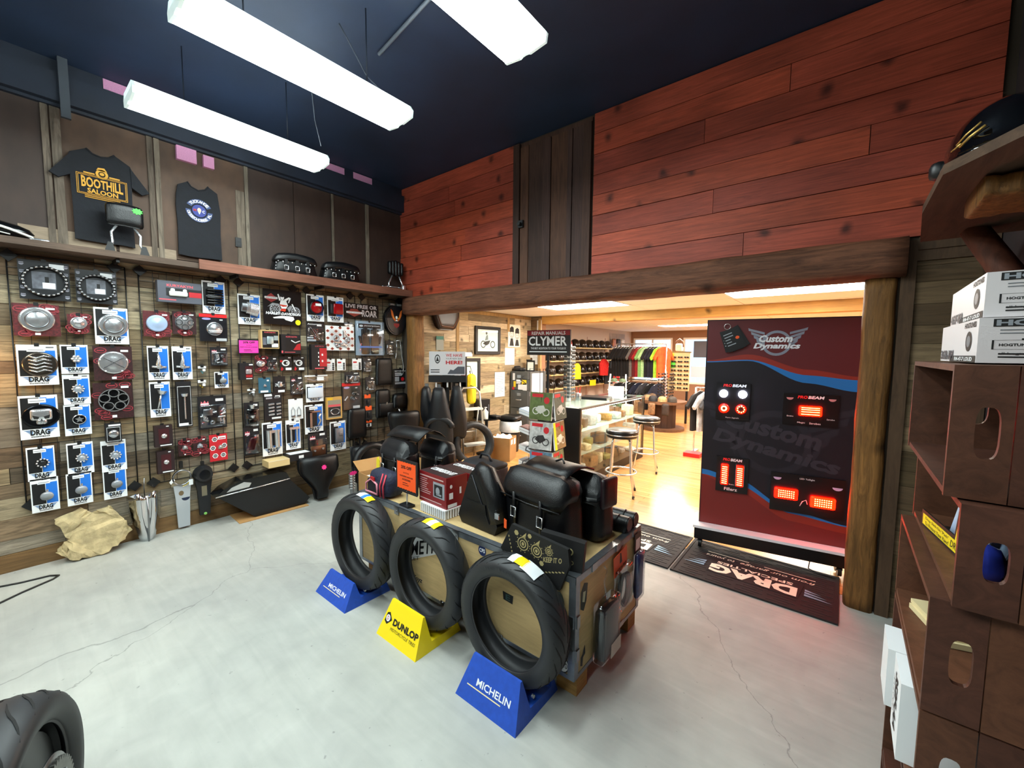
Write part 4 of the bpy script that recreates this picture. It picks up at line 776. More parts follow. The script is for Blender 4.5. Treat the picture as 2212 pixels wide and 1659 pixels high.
f=MB(); f.text('LIVE FREE OR',-w*.46,w*.45,h*.66,h*.93,-.0048,0,bold=.03); f.text('ROAR',0,w*.45,h*.1,h*.58,-.0048,0,bold=.03); f.poly([(-w*.32,h*.6),(-w*.12,h*.6),(-w*.1,h*.5),(-w*.02,h*.42),(-w*.02,h*.28),(-w*.1,h*.2),(-w*.22,h*.05),(-w*.34,h*.2),(-w*.42,h*.28),(-w*.42,h*.42),(-w*.34,h*.5)],-.0048,1); f.quad(-w*.44,0,h*.29,h*.41,-.0052,2); f.text('HARLEY-DAVIDSON',-w*.42,-w*.02,h*.32,h*.38,-.0056,3,bold=.02)
part('print',f,[mat('sign_silver','#b9b3b6',.4),mat('emblem_red2','#8a3a30',.5),WHITE,INK],o)
# eagle toilet seat
o=wallA('toilet_seat','oval black toilet seat with an orange eagle emblem and chrome hinges','toilet seat',3.185,1.80,.05)
egg=lambda r,n=28:[((.155*r)*math.cos(t)*(1-.0),.2+(.175*r)*math.sin(t)*(1.0 if math.sin(t)>0 else 1.12)) for t in [2*PI*k/n for k in range(n)]]
part('ring',MB().prism(egg(1.04),-.03,0),mat('gloss_black','#08090b',.15),o); part('lid',MB().prism(egg(1.0),-.05,-.031).prism(egg(.9),-.058,-.05),mat('satin_black','#121318',.3),o)
for s in (-1,1): part('hinge',MB().box(s*.05-.03,s*.05+.03,-.05,-.01,.375,.395).cyl((s*.05-.03,-.03,.39),(s*.05+.03,-.03,.39),.012,None,10),CHROME,o)
f=MB(); y=-.0585
for s in (-1,1): f.poly([(s*.008,.2),(s*.03,.215),(s*.055,.3),(s*.085,.33),(s*.075,.25),(s*.05,.2),(s*.02,.175)][::s],y,0); f.poly([(s*.02,.2),(s*.045,.24),(s*.065,.29),(s*.05,.215)][::s],y-.0005,1)
f.disc(.0,.225,.016,.02,y-.001,2,12); f.poly([(.012,.225),(.03,.217),(.012,.212)],y-.0012,3); f.poly([(-.02,.18),(.02,.18),(.0,.2)],y-.001,2); f.poly([(-.04,.15),(.04,.15),(.04,.12),(0,.09),(-.04,.12)],y,4)
part('eagle_emblem',f,[mat('eagle_orange','#b5561c',.5),mat('eagle_light','#d98a3c',.5),WHITE,YELLOW,mat('emblem_red','#8f2a2a',.5)],o)
# chrome rod, pads and brackets
tag(part('brake_line',MB().tube([(XA+.05,3.215,1.73),(XA+.06,3.27,1.74),(XA+.06,3.285,1.6),(XA+.06,3.3,1.5),(XA+.06,3.32,1.4),(XA+.06,3.31,1.3)],.007,6).tube([(XA+.05,3.215,1.73),(XA+.05,3.225,1.64),(XA+.05,3.215,1.55)],.005,6).cyl((XA+.05,3.215,1.57),(XA+.05,3.205,1.5),.009,None,8),CHROME),'bent chrome line hanging by the corner post','brake line')
def pad(name,label,y,z,w,h,d=.06,top=.8,group=None,off=.04):
    o=wallA(name,label,'seat pad',y,z,off,group)
    def fn(q): k=1-(1-top)*max(0,q.z/h+.1); return Vector((q.x*(1-.22*math.sin((q.z/h+.5)*PI)**2 if top>.9 else q.x*0+q.x*k/q.x if q.x else 1),q.y,q.z)) if False else Vector((q.x*k,q.y,q.z))
    part('cushion',MB().rbox((0,-d/2-.002,h/2),(w,d,h),min(w,h)*.3,8,fn=fn),LEATHER,o); part('back_plate',MB().rbox((0,-.006,h/2),(w*.9,.012,h*.9),.006,4),BLACK,o); return o
pad('seat_pad','black waisted seat pad hanging above the folded bracket',3.02,1.17,.24,.34,.05,.85)
o=pad('backrest','black oblong backrest pad standing by the blue block card',2.63,.56,.24,.36,.07,.88); part('bracket',MB().box(-.05,-.03,-.03,-.01,-.12,.05).box(.03,.05,-.03,-.01,-.12,.05),BLACK,o)
o=wallA('folding_bracket','black leather tool roll strapped to the last grid','tool bag',2.99,.74,.04); part('roll',MB().rbox((0,-.03,.2),(.2,.06,.36),.03,6),LEATHER,o); part('flap',MB().rbox((0.02,-.075,.13),(.2,.03,.16),.014,4),LEATHER,o); part('buckle',MB().box(.01,.03,-.095,-.09,.19,.22),STEEL,o)
o=wallA('rider_backrest','round black backrest pad on a chrome post','backrest',3.225,.72,.05); part('cushion',MB().rbox((0,-.05,.24),(.22,.09,.2),.085,8),LEATHER,o); part('post',MB().tube([(-.02,-.04,.16),(.03,-.06,0)],.012,8),CHROME,o)
# boxes resting on a rack bar
o=wallA('parts_box','long shallow cream carton resting on the grid','box',1.70,.43,.045); part('carton',MB().box(-.1,.1,-.16,0,0,.065),CREAM,o); part('lid_seam',MB().quad(-.098,.098,.062,.0645,-.1605),WHITE,o)
o=wallA('parts_box','long shallow black carton with a white sticker resting on the grid','box',1.92,.45,.045); part('carton',MB().box(-.12,.12,-.14,0,0,.07),mat('black_box','#121217',.5),o); part('sticker',MB().quad(-.02,.03,.02,.05,-.1405),WHITE,o); part('top_label',MB().box(-.1,.1,-.13,-.02,.0701,.0708),WHITE,o)
# chrome and black dash consoles hung from the grid
def console(name,label,y,z,h,m_,ring):
    o=wallA(name,label,'dash console',y,z,.05); f=MB(); n=14; W=.07
    out=[(-.045,0),(.045,0),(.055,h*.5),(.068,h*.7)]+[(.07*math.cos(t),h*.82+.075*math.sin(t)) for t in [PI*k/10 for k in range(11)]]+[(-.068,h*.7),(-.055,h*.5)]
    if ring:
        part('plate',MB().prism([(-.042,0),(.042,0),(.052,h*.5),(.062,h*.68),(-.062,h*.68),(-.052,h*.5)],-.02,-.008),m_,o)
        part('gauge_ring',MB().lathe([(.06,-.03),(.07,-.03),(.07,-.008),(.06,-.008)],28,axis='y',c=(0,0,h*.8),closed=True,sx=1),STEEL,o)
        part('switch_hole',MB().disc(-.01,h*.55,.018,.022,-.0206,0,16).disc(.02,h*.47,.03,.028,-.0203,1,16,PI,2*PI),[mat('hole_tan','#6b5a40',.7),NAVY],o)
        part('hang_tag',MB().prism([(-.08,h*.72),(-.05,h*.78),(-.065,h*.82),(-.09,h*.76)],-.03,-.028),WHITE,o); part('hang_tag',MB().box(.045,.075,-.034,-.032,h*.66,h*.75),WHITE,o); part('tag_string',MB().tube([(.06,-.03,h*.74),(.03,-.035,h*.68),(.0,-.035,h*.66)],.002,4),YELLOW,o)
    else:
        part('shell',MB().prism([(-.04,0),(.04,0),(.05,h*.5),(.066,h*.72),(-.066,h*.72),(-.05,h*.5)],-.035,-.005).cyl((0,-.075,h*.82),(0,-.005,h*.82),.062,.078,24),m_,o)
        part('gauge_hole',MB().disc(0,h*.82,.042,.045,-.0758,0,20),[mat('gloss_black','#08090b',.15)],o); part('window',MB().quad(-.02,.02,h*.38,h*.58,-.0355),mat('hole_tan2','#77705c',.7),o); part('ignition_knob',MB().cyl((0,-.04,h*.02),(0,-.02,h*.02),.012,None,10),mat('green_dot','#8fd06a',.5),o)
    part('hook',MB().box(-.012,.012,-.02,.006,h*.95,h+.03),BLACK,o)
console('dash_console','silver dash console plate with an empty gauge ring hung low on the grid',.945,.02,.56,mat('brushed_panel','#b5bcc2',.35,.3),True)
console('dash_console','matt black dash console with a gauge pod hung low on the grid',1.10,.09,.46,mat('matt_black_console','#15171b',.5),False)
# ---- shelf
SHZ=2.335
sh=thing('wall_shelf','long dark wooden shelf above the grids with a red-brown front rail','shelf',(XA,1.0,2.29),QA)
part('shelf_board',MB().box(-2.2,2.32,-.24,0,0,.045),wood('shelf_wood',['#5b4b40','#5b4b40'],(6,.7,9),.7,0,.35,.3),sh)
part('front_rail',MB().box(.10,2.32,-.262,-.242,-.005,.075),wood('rail_wood',['#7a5040','#7a5040'],(6,.7,9),.6,1.2,.3,.2),sh)
for x in (-1.3,-.4,.4,1.2,2.0): part('bracket',MB().prism([(0,0),(.0,-.001),(.0,0)],0,0).box(x-.01,x+.01,-.2,-.002,-.03,0),BLACK,sh)
# shirts
def shirt(label,y,z,w,h,sleeve,rot=0):
    o=wallA('t_shirt',label,'shirt',y,z,.03); n=10; vs=[];fs=[]
    CL=mat('black_cotton','#0a0d15',.85,noise=(14,.25),bump=(30,.3))
    body=[(-.36,0),(-.20,-.005),(.0,-.008),(.20,0),(.37,-.01),(.36,.35),(.37,.68),(.47,.72),(.36,.92),(.17,1.0),(.10,.955),(0,.94),(-.10,.955),(-.17,1.0),(-.36,.92),(-.47,.72),(-.37,.68),(-.36,.35)]
    if not sleeve: body=[(-.38,0),(-.2,-.01),(0,-.01),(.2,0),(.38,.0),(.37,.35),(.385,.66),(.36,.8),(.34,.92),(.18,.985),(.12,.93),(0,.9),(-.12,.93),(-.18,.985),(-.34,.92),(-.37,.8),(-.385,.66),(-.37,.35)]
    part('body',MB().prism([(x*w,z_*h) for x,z_ in body],-.022,-.004),CL,o)
    f=MB()
    if sleeve:
        for s in (-1,1): part('sleeve',MB().prism([(s*.36*w,h*.9),(s*.37*w,h*.68),(s*.50*w,h*.62),(s*.6*w,h*.66)][::-s],-.03,-.008),CL,o)
    part('collar',MB().tube([(x*w,-.022,z_*h) for x,z_ in ([(.17,1.0),(.10,.955),(0,.94),(-.10,.955),(-.17,1.0)] if sleeve else [(.18,.985),(.12,.93),(0,.9),(-.12,.93),(-.18,.985)])],.007,6),CL,o)
    return o
o=shirt('black t-shirt with a yellow saloon print behind the small backrest',.56,2.42,.46,.68,True)
GOLD=mat('shirt_gold','#c8942e',.7); f=MB(); y=-.0285
f.text('BOOTHILL',-.115,.115,.40,.465,y,bold=.03,fn=lambda p:(p[0],p[1],p[2]+ (p[2]-.43)*abs(p[0])*2.5)).text('SALOON',-.085,.085,.355,.39,y,bold=.03)
for d in (0,.008): f.add([(x,y,z) for x,z in [(-.14+d,.34+d),(.14-d,.34+d),(.14-d,.49-d),(-.14+d,.49-d),(-.137+d,.343+d),(.137-d,.343+d),(.137-d,.487-d),(-.137+d,.487-d)]],[(0,1,5,4),(1,2,6,5),(2,3,7,6),(3,0,4,7)])
f.lines(-.1,.1,.315,.338,y,2,0,2,.4); f.ring(0,.51,.02,.035,y,n=16); f.disc(0,.512,.014,.012,y,0,10); f.quad(-.1,-.04,.495,.505,y); f.quad(.04,.1,.495,.505,y); f.poly([(-.03,.535),(.03,.535),(.015,.56),(-.02,.555)],y); part('print',f,GOLD,o)
o=shirt('black sleeveless shirt with a round white and blue club print',1.17,2.42,.42,.64,False)
f=MB(); y=-.0285; cz=.40
f.ring(0,cz,.062,.098,y,1,30,.45,PI-.45); f.ring(0,cz,.062,.098,y,1,30,PI+.0,2*PI-.0); f.disc(0,cz,.052,.052,y,0,28)
def arc(s,a0,a1,r,hh,flip):
    n=len(s)
    for i,ch in enumerate(s):
        if ch==' ': continue
        a=a0+(a1-a0)*(i+.5)/n; mx=T(r*math.cos(a),0,cz+r*math.sin(a))@RY(PI/2-a if not flip else -PI/2-a); f.text(ch,-hh*.42,hh*.42,-hh/2,hh/2,y-.0006,2,bold=.02,mx=mx)
arc('TUCKAHOE',PI-.62,.62,.08,.024,False); arc('OKEECHOBEE FL',PI+.15,2*PI-.15,.08,.022,True)
f.text('M',-.042,-.022,cz-.01,cz+.012,y-.0006,3,bold=.02).text('C',.022,.04,cz-.012,cz+.01,y-.0006,2,bold=.02); f.disc(0,cz+.006,.014,.02,y-.0006,4,14); f.quad(-.012,.012,cz+.008,cz+.014,y-.001,2); f.poly([(-.008,cz-.012),(.008,cz-.012),(0,cz-.03)],y-.0006,2)
part('print',f,[mat('print_violet','#2e3a80',.7),mat('print_slate','#36456e',.7),WHITE,mat('print_red','#c0392b',.7),mat('print_skin','#d9b48f',.7)],o)
o=wallA('wall_outlet','black power outlet on the peeling brown panel','outlet',1.475,2.575,.024); part('plate',MB().box(-.025,.025,-.008,0,0,.085),BLACK,o); part('sockets',MB().box(-.014,.014,-.011,-.007,.012,.034).box(-.014,.014,-.011,-.007,.05,.072),DARK,o)
# sissy bar with pad in front of the saloon shirt
def onshelf(name,label,cat,y,d=.13,rot=0): return thing(name,label,cat,(XA+d,y,SHZ),QA+rot)
o=onshelf('sissy_bar','small black backrest pad on bent chrome legs with a green price star','backrest',.66,.15)
part('cushion',MB().rbox((0,-.02,.285),(.22,.055,.17),.03,6,fn=lambda q:Vector((q.x,q.y,q.z+.012*math.cos(q.x*12)))),LEATHER,o)
for s in (-1,1): part('leg',MB().tube([(s*.05,-.01,.21),(s*.085,-.03,.15),(s*.08,-.03,.08),(s*.10,-.05,.01)],.009,8),CHROME,o)
for s in (-1,1): part('foot_plate',MB().prism([(s*.07,.0),(s*.13,.0),(s*.11,.07),(s*.085,.07)][::s],-.06,-.052),BLACK,o)
part('price_star',MB().prism([(.07+(.035 if k%2 else .024)*math.cos(PI*k/9),.335+(.026 if k%2 else .018)*math.sin(PI*k/9)) for k in range(18)],-.051,-.0485),mat('green_star','#3fdc3a',.5),o)
# studded saddlebags on the shelf
for k,(y,rz,lab) in enumerate(((1.93,-.12,'studded black leather saddlebag on the shelf, nearer the shirts'),(2.42,-.12,'studded black leather saddlebag on the shelf, nearer the corner'))):
    o=onshelf('studded_saddlebag',lab,'saddlebag',y,.135,rz)
    part('body',MB().rbox((0,-.0,.1),(.40,.17,.2),.05,6,fn=lambda q:Vector((q.x*(1-.25*(q.z/.2)),q.y,q.z))),LEATHER,o)
    part('flap',MB().rbox((0,-.045,.175),(.40,.12,.085),.03,6,fn=lambda q:Vector((q.x*(1-.2*(q.z/.1)),q.y,q.z+.02*math.cos(q.x*9)-.2*max(0,-q.y-.02)))),LEATHER,o)
    s_=MB()
    for i in range(9): s_.rbox((-.17+.0425*i,-.107,.135),(.012,.008,.012),.004,4)
    for i in range(4): s_.rbox((-.195+.004*i,-.088,.03+.03*i),(.01,.008,.01),.004,4)
    part('studs',s_,CHROME,o)
    for x in (-.1,0,.1): st=part('strap',MB().box(x-.014,x+.014,-.112,-.098,.02,.16),LEATHER,o); part('buckle',MB().tube([(x-.018,-.115,.06),(x+.018,-.115,.06),(x+.018,-.115,.1),(x-.018,-.115,.1)],.004,5,True),CHROME,st)
# tall sissy bar by the corner
o=onshelf('sissy_bar','ribbed black pad on a chrome sissy bar in the corner of the shelf','backrest',3.15,.15)
f=MB()
for i in range(5): f.rbox((-.085+.0425*i,0,.29),(.045,.06,.2-.02*abs(i-2)),.02,6)
part('cushion',f,LEATHER,o); part('bar',MB().tube([(-.1,0,.0),(-.1,0,.1),(-.05,0,.2)],.01,8).tube([(.1,0,0),(.1,0,.1),(.05,0,.2)],.01,8).tube([(-.1,0,.06),(.1,0,.06)],.007,8).tube([(-.1,0,.06),(-.2,-.02,.04)],.008,8).rbox((-.2,-.02,.03),(.03,.03,.05),.01,4).rbox((.1,-.02,.05),(.04,.04,.09),.01,4),CHROME,o)
# white-striped black fender end at the left end of the shelf
o=onshelf('striped_fender','black fender with white stripes lying on the shelf end','fender',-.12,.13)
part('shell',MB().rbox((0,0,.075),(.62,.15,.15),.07,8,fn=lambda q:Vector((q.x,q.y*(1-max(0,q.x)*1.2),q.z*(1-max(0,q.x)*1.6)-max(0,q.x)*.1))),mat('gloss_black','#08090b',.15),o)
part('stripe',MB().tube([(-.3,-.066,.13),(0,-.076,.11),(.2,-.062,.055),(.3,-.045,.02)],.009,6).tube([(-.3,-.076,.06),(0,-.083,.05),(.2,-.068,.02)],.004,6),mat('stripe_white','#e9ebe6',.4),o); part('tip',MB().rbox((.33,-.02,.012),(.1,.05,.022),.01,4),CHROME,o)
# ---- along the foot of the wall
def slab(pts,d,seed,amp):
    rd=random.Random(seed); bm=bmesh.new(); v=[bm.verts.new((x,0,z)) for x,z in pts]; fc=bm.faces.new(v); r=bmesh.ops.extrude_face_region(bm,geom=[fc]); 
    for e in r['geom']:
        if isinstance(e,bmesh.types.BMVert): e.co.y+=d*rd.uniform(.7,1.2); e.co.x*=.92
    bmesh.ops.triangulate(bm,faces=bm.faces[:]); bmesh.ops.subdivide_edges(bm,edges=bm.edges[:],cuts=3,use_grid_fill=True)
    for w_ in bm.verts: w_.co+=Vector((rd.uniform(-1,1),rd.uniform(-1,1),rd.uniform(-1,1)))*amp
    bmesh.ops.recalc_face_normals(bm,faces=bm.faces[:]); me=bpy.data.meshes.new('slab'); bm.to_mesh(me); bm.free(); return me
ROCK=mat('sandstone','#b5a47c',.9,noise=(11,.45),bump=(26,1.0))
me=slab([(-.02,0),(.1,.02),(.2,.09),(.24,.14),(.2,.24),(.13,.36),(.06,.34),(.02,.33),(-.03,.385),(-.17,.33),(-.12,.22),(-.1,.17),(-.14,.14),(-.17,.09),(-.1,.03)],.1,4,.011); me.materials.append(ROCK)
o=part('sandstone_slab',me,[],None,(-4.40,.34,.003),(-.25,0,QA-.1)); tag(o,'rough beige slab of broken sandstone leaning on the baseboard','rock')
# chrome fork cowl
o=thing('chrome_cowl','tapered chrome fork cowl standing against the planks','cowl',(-4.455,.69,0.0),QA)
def cowl():
    n=20; k=9; vs=[];fs=[]
    for j in range(k):
        t=j/(k-1); w_=.045+.065*math.sin(min(1,t*1.15)*PI*.5)
        for i in range(n+1):
            a=-1+2*i/n; vs.append((w_*a,-.075*(1-a*a)*(.45+.7*t)+.02*math.cos(a*PI*2)*t+.02+t*.04,t*.40+.018*math.cos(a*PI*2+PI)*(t>.95)))
    for j in range(k-1):
        for i in range(n): q=j*(n+1)+i; fs.append((q,q+1,q+n+2,q+n+1))
    return MB().add(vs,fs,0,True)
q=part('shell',cowl(),mat('mirror_chrome','#d8dade',.07,1.0),o); sm=q.modifiers.new('s','SOLIDIFY'); sm.thickness=.004
part('seam',MB().tube([(0,-.022,.002),(0,-.07,.2),(0,-.055,.39)],.006,6),STEEL,o); part('hanger_wire',MB().tube([(0,.05,.37),(0,.055,.45),(.005,.055,.52)],.004,5),STEEL,o)
# hard saddlebag on cardboard
o=tag(part('cardboard_sheet',MB().box(-.32,.3,-.16,.14,0,.006),CARDB,None,(-4.40,1.62,0),(0,0,QA-.04)),'flat cardboard sheet on the floor under the hard saddlebag','cardboard')
o=thing('hard_saddlebag','big glossy black hard saddlebag lying on cardboard','saddlebag',(-4.385,1.62,.0065),QA-.04)
prof=[(-.20,0),(.30,0),(.33,.05),(.16,.34),(.12,.36),(-.30,.36),(-.45,.28),(-.46,.26)]
part('body',MB().prism([(-.17,0),(.28,.01),(.335,.06),(.14,.30),(-.47,.27)],-.09,.08),mat('saddle_black','#0b0d11',.35),o)
part('lid',MB().prism([(-.485,.27),(.145,.305),(.11,.375),(.06,.39),(-.28,.385),(-.42,.33)],-.1,.08),mat('gloss_black','#08090b',.15),o)
part('lid_window',MB().prism([(-.40,.30),(-.22,.31),(-.20,.345),(-.26,.365),(-.36,.335)],-.104,-.099),CHROME,o); part('hinge',MB().box(-.02,.05,-.105,-.095,.285,.3),BLACK,o); part('rim_trim',MB().tube([(-.485,-.102,.272),(-.2,-.102,.288),(.14,-.102,.306)],.006,6),CHROME,o)
# seats
def bikeseat(name,label,loc,rot,w,h,nose,group=None,star=None):
    o=thing(name,label,'motorcycle seat',loc,rot,group)
    def fn(q):
        t=q.z/h+.5; k=nose+(1-nose)*min(1,max(0,(t-.2)/.45))**1.2 if nose<1 else 1
        return Vector((q.x*k,q.y-.04*math.cos(q.x/w*PI)*(.3+t),q.z))
    part('cushion',MB().rbox((0,-.06,h/2),(w,.1,h),.05,10,fn=fn),LEATHER,o)
    part('pan',MB().rbox((0,-.012,h/2),(w*.96,.02,h*.98),.01,6,fn=lambda q:Vector((q.x*(nose+(1-nose)*min(1,max(0,(q.z/h+.3)/.45))**1.2 if nose<1 else 1),q.y,q.z))),BLACK,o)
    if star: part('price_star',MB().prism([(star[0]+(.028 if k%2 else .019)*math.cos(PI*k/8),star[1]+(.028 if k%2 else .019)*math.sin(PI*k/8)) for k in range(16)],-.158,-.153),mat('hot_pink','#f0308a',.5),o)
    return o
bikeseat('solo_seat','black solo motorcycle seat with a pink price star leaning on the planks',(-4.33,2.08,.01),(-.2,0,QA-.12),.42,.46,.32,star=(.02,.33))
o=bikeseat('passenger_seat','black oval passenger seat with a raised rim leaning on the wall behind the crate',(-4.25,2.62,.10),(-.15,0,QA-.1),.42,.42,1)
part('rim_roll',MB().tube([(.2*math.cos(a),-.13,.2+.2*math.sin(a)) for a in [PI*k/14 for k in range(15)]],.045,8),LEATHER,o)
part('stand_block',MB().box(-.15,.15,-.06,.0,-.10,.005),BLACK,o)
bikeseat('passenger_seat','black rounded seat standing in the corner behind the hanging leather bags',(-4.22,3.09,.502),(-.1,0,QA-.3),.4,.36,.8)
tag(part('seat_stool',MB().box(-.2,.2,-.14,.14,.46,.5).box(-.19,-.15,-.13,-.09,0,.46).box(.15,.19,-.13,-.09,0,.46).box(-.19,-.15,.09,.13,0,.46).box(.15,.19,.09,.13,0,.46),BLACK,None,(-4.26,3.09,0),(0,0,QA)),'low black bench in the corner under the rounded seat','bench')
# chrome spring with pink star, cardboard box with open flap
o=thing('chrome_solenoid','small chrome finned part with a pink price star by the solo seat','motor part',(-4.15,2.35,0),QA); f=MB()
for k in range(6): f.cyl((0,0,.09+.028*k),(0,0,.105+.028*k),.035,None,14)
part('fins',f,CHROME,o); part('core',MB().cyl((0,0,0),(0,0,.25),.02,None,12),STEEL,o); part('price_star',MB().prism([((.05 if k%2 else .035)*math.cos(PI*k/9),.265+(.026 if k%2 else .017)*math.sin(PI*k/9)) for k in range(18)],-.03,-.026),mat('hot_pink','#f0308a',.5),o)
o=thing('open_carton','open cardboard box with papers behind the long crate','box',(-3.62,2.45,0),-.1)
part('walls',MB().box(-.25,.25,-.2,-.194,0,.34).box(-.25,.25,.194,.2,0,.34).box(-.25,-.244,-.194,.194,0,.34).box(.244,.25,-.194,.194,0,.34).box(-.25,.25,-.2,.2,0,.006),CARDB,o)
part('flap',MB().box(-.25,.25,-.004,0,0,.17,mx=T(0,.2,.34)@RX(-.7)),CARDB,o); part('flap',MB().box(-.17,.0,-.19,.19,-.004,0,mx=T(-.25,0,.34)@RY(.5)),CARDB,o); part('papers',MB().box(-.2,.2,-.15,.15,.25,.30).box(-.1,.18,-.1,.1,.30,.335,mx=RZ(.2)),WHITE,o)
# black cable on the floor
tag(part('floor_cable',MB().tube([(-4.45,-.45,.006),(-4.35,-.2,.006),(-4.28,0,.006),(-4.26,.13,.006),(-4.22,.17,.006),(-4.18,.14,.006),(-4.1,0,.006),(-3.95,-.2,.006),(-3.8,-.4,.006),(-3.6,-.8,.006)],.006,6),BLACK),'thin black cable looping over the concrete by the baseboard','cable')
# ------------------------------------------------------------------ plywood crate in the middle
PLY=wood('plywood',['#c3a877','#c3a877'],(.8,.8,7),.6,0,.16,.05); ALU=mat('aluminium_edge','#8f969e',.35,.85,noise=(30,.15)); FOOT=wood('raw_block_wood',['#b08a52','#a57f49'],(1,1,12),.7,0,.3,.1)
CX0,CX1,CY0,CY1,CZ0,CZ1=-2.65,-.88,1.555,2.29,.12,.60
o=thing('shipping_crate','long plywood shipping crate with aluminium edges and stickers on wooden feet','crate',(0,0,0))
part('front_panel',MB().box(CX0,CX1,CY0,CY0+.02,CZ0,CZ1-.02),PLY,o); part('back_panel',MB().box(CX0,CX1,CY1-.02,CY1,CZ0,CZ1-.02),PLY,o)
part('end_panel',MB().box(CX0,CX0+.02,CY0+.02,CY1-.02,CZ0,CZ1-.02),PLY,o); part('end_panel',MB().box(CX1-.02,CX1,CY0+.02,CY1-.02,CZ0,CZ1-.02),PLY,o)
part('top_panel',MB().box(CX0,CX1,CY0,CY1,CZ1-.02,CZ1),PLY,o); part('bottom_panel',MB().box(CX0,CX1,CY0,CY1,CZ0-.015,CZ0),mat('dark_ply_edge','#4c3a28',.7),o)
e=.032
for a in [(CX0-.003,CX1+.003,CY0-.004,CY0,CZ1-e,CZ1+.003),(CX0-.003,CX1+.003,CY0-.004,CY0+e,CZ1,CZ1+.004),(CX0,CX1,CY1-e,CY1+.003,CZ1,CZ1+.004),(CX1,CX1+.004,CY0-.004,CY1+.003,CZ1-e,CZ1+.003),(CX1-e,CX1+.004,CY0+e,CY1-e,CZ1,CZ1+.004),(CX0,CX0+e,CY0+e,CY1-e,CZ1,CZ1+.004),(CX1-e,CX1+.004,CY0-.004,CY0,CZ0,CZ1-e),(CX1,CX1+.004,CY0,CY0+e,CZ0,CZ1-e),(CX1,CX1+.004,CY1-e,CY1,CZ0,CZ1-e),(CX0-.003,CX0+e,CY0-.004,CY0,CZ0,CZ1-e),(CX0,CX1,CY0-.003,CY0,CZ0-.012,CZ0+.008),(CX1,CX1+.003,CY0,CY1,CZ0-.012,CZ0+.008)]: part('edge_rail',MB().box(*a),ALU,o)
for x in (-2.2,-1.65,-1.12): part('clip',MB().box(x-.022,x+.022,CY0-.009,CY0-.004,CZ1-.05,CZ1+.004).cyl((x,CY0-.012,CZ1-.03),(x,CY0-.008,CZ1-.03),.008,None,8),STEEL,o)
for x in (-1.75,-1.33): part('clip',MB().box(x-.028,x+.028,CY0-.007,CY0-.003,CZ0-.008,CZ0+.02).cyl((x-.012,CY0-.012,CZ0+.008),(x-.012,CY0-.007,CZ0+.008),.008,None,10).cyl((x+.012,CY0-.012,CZ0+.008),(x+.012,CY0-.007,CZ0+.008),.008,None,10),STEEL,o)
for yy in (1.72,1.98,2.2): part('clip',MB().box(CX1+.003,CX1+.009,yy-.025,yy+.025,CZ1-.03,CZ1+.006),STEEL,o)
for yy in (1.75,2.05): part('clip',MB().box(CX1+.003,CX1+.007,yy-.028,yy+.028,CZ0-.008,CZ0+.02),STEEL,o)
for z in (.2,.36): part('corner_latch',MB().box(CX1-.03,CX1-.005,CY0-.010,CY0-.004,z,z+.055).box(CX1+.004,CX1+.010,CY0+.004,CY0+.03,z,z+.055),STEEL,o)
for x in (-2.62,-1.82,-1.0):
    for yy in (1.60,2.18): part('foot_block',MB().box(x,x+.11,yy,yy+.1,0,CZ0-.015),FOOT,o)
for yy in (1.62,2.2): part('skid',MB().box(CX0,CX1,yy,yy+.06,.0,.015) ,FOOT,o) if 0 else None
# stickers on the crate
ST='stickers on the plywood crate'
y=CY0-.0012
f=MB().poly([(-2.24,.21),(-1.74,.44),(-1.74,.55),(-2.24,.38)],y,0); f.text('COMETIC',-2.22,-1.77,.265,.355,y-.0006,1,bold=.02,shear=.1,fn=lambda p:(p[0],p[1],p[2]+(p[0]+2.2)*.38)); f.text('GASKET',-2.18,-1.98,.225,.248,y-.0006,1,fn=lambda p:(p[0],p[1],p[2]+(p[0]+2.2)*.42))
part('gasket_sticker',f,[mat('sticker_white','#d5d7d8',.5),INK],o)
part('wolf_sticker',MB().poly([(-2.11,.165),(-2.07,.15),(-2.03,.165),(-2.045,.215),(-2.07,.195),(-2.09,.215)],y,0).text('Bad',-2.16,-2.1,.19,.225,y,0,bold=.03,shear=.2).text('Toyz',-2.04,-1.95,.165,.205,y,0,bold=.03,shear=.2),[INK],o)
part('round_sticker',MB().disc(-1.45,.545,.028,.03,y,0,16).text('CFS',-1.47,-1.43,.535,.556,y-.0006,1,bold=.02),[mat('sticker_navy','#1f2c55',.5),WHITE],o)
part('small_sticker',MB().disc(-1.645,.51,.022,.022,y,0,8).text('RS',-1.66,-1.63,.5,.52,y-.0006,1,bold=.03),[mat('sticker_brown','#4e2d1f',.5),WHITE],o)
part('black_sticker',MB().poly([(-1.30,.335),(-1.24,.33),(-1.235,.375),(-1.305,.378)],y,0).text('E',-1.285,-1.255,.34,.37,y-.0006,1,bold=.03),[INK,mat('sticker_teal','#2f4a4a',.5)],o)
part('double_sticker',MB().disc(-.965,.43,.03,.075,y,0,18).text('DOUBLE',-.05,.05,-.012,.012,0,1,bold=.03,mx=T(-.965,y-.0006,.43)@RY(PI/2-.25)),[mat('sticker_dkgreen','#1d2a22',.5),mat('sticker_pale','#b8c4a6',.5)],o)
part('paw_sticker',MB().disc(-2.56,.44,.006,.013,y,0,8).disc(-2.545,.445,.006,.013,y,0,8).disc(-2.56,.415,.006,.013,y,0,8).disc(-2.545,.412,.006,.013,y,0,8),[INK],o)
part('oval_sticker',MB().disc(-.94,.165,.034,.04,y,0,20).disc(-.94,.165,.029,.035,y-.0004,1,20).text('MOTO',-.965,-.915,.15,.178,y-.0008,0,bold=.02),[INK,WHITE],o)
xs=CX1+.0012; mxs=T(xs,0,0)@RZ(PI/2)
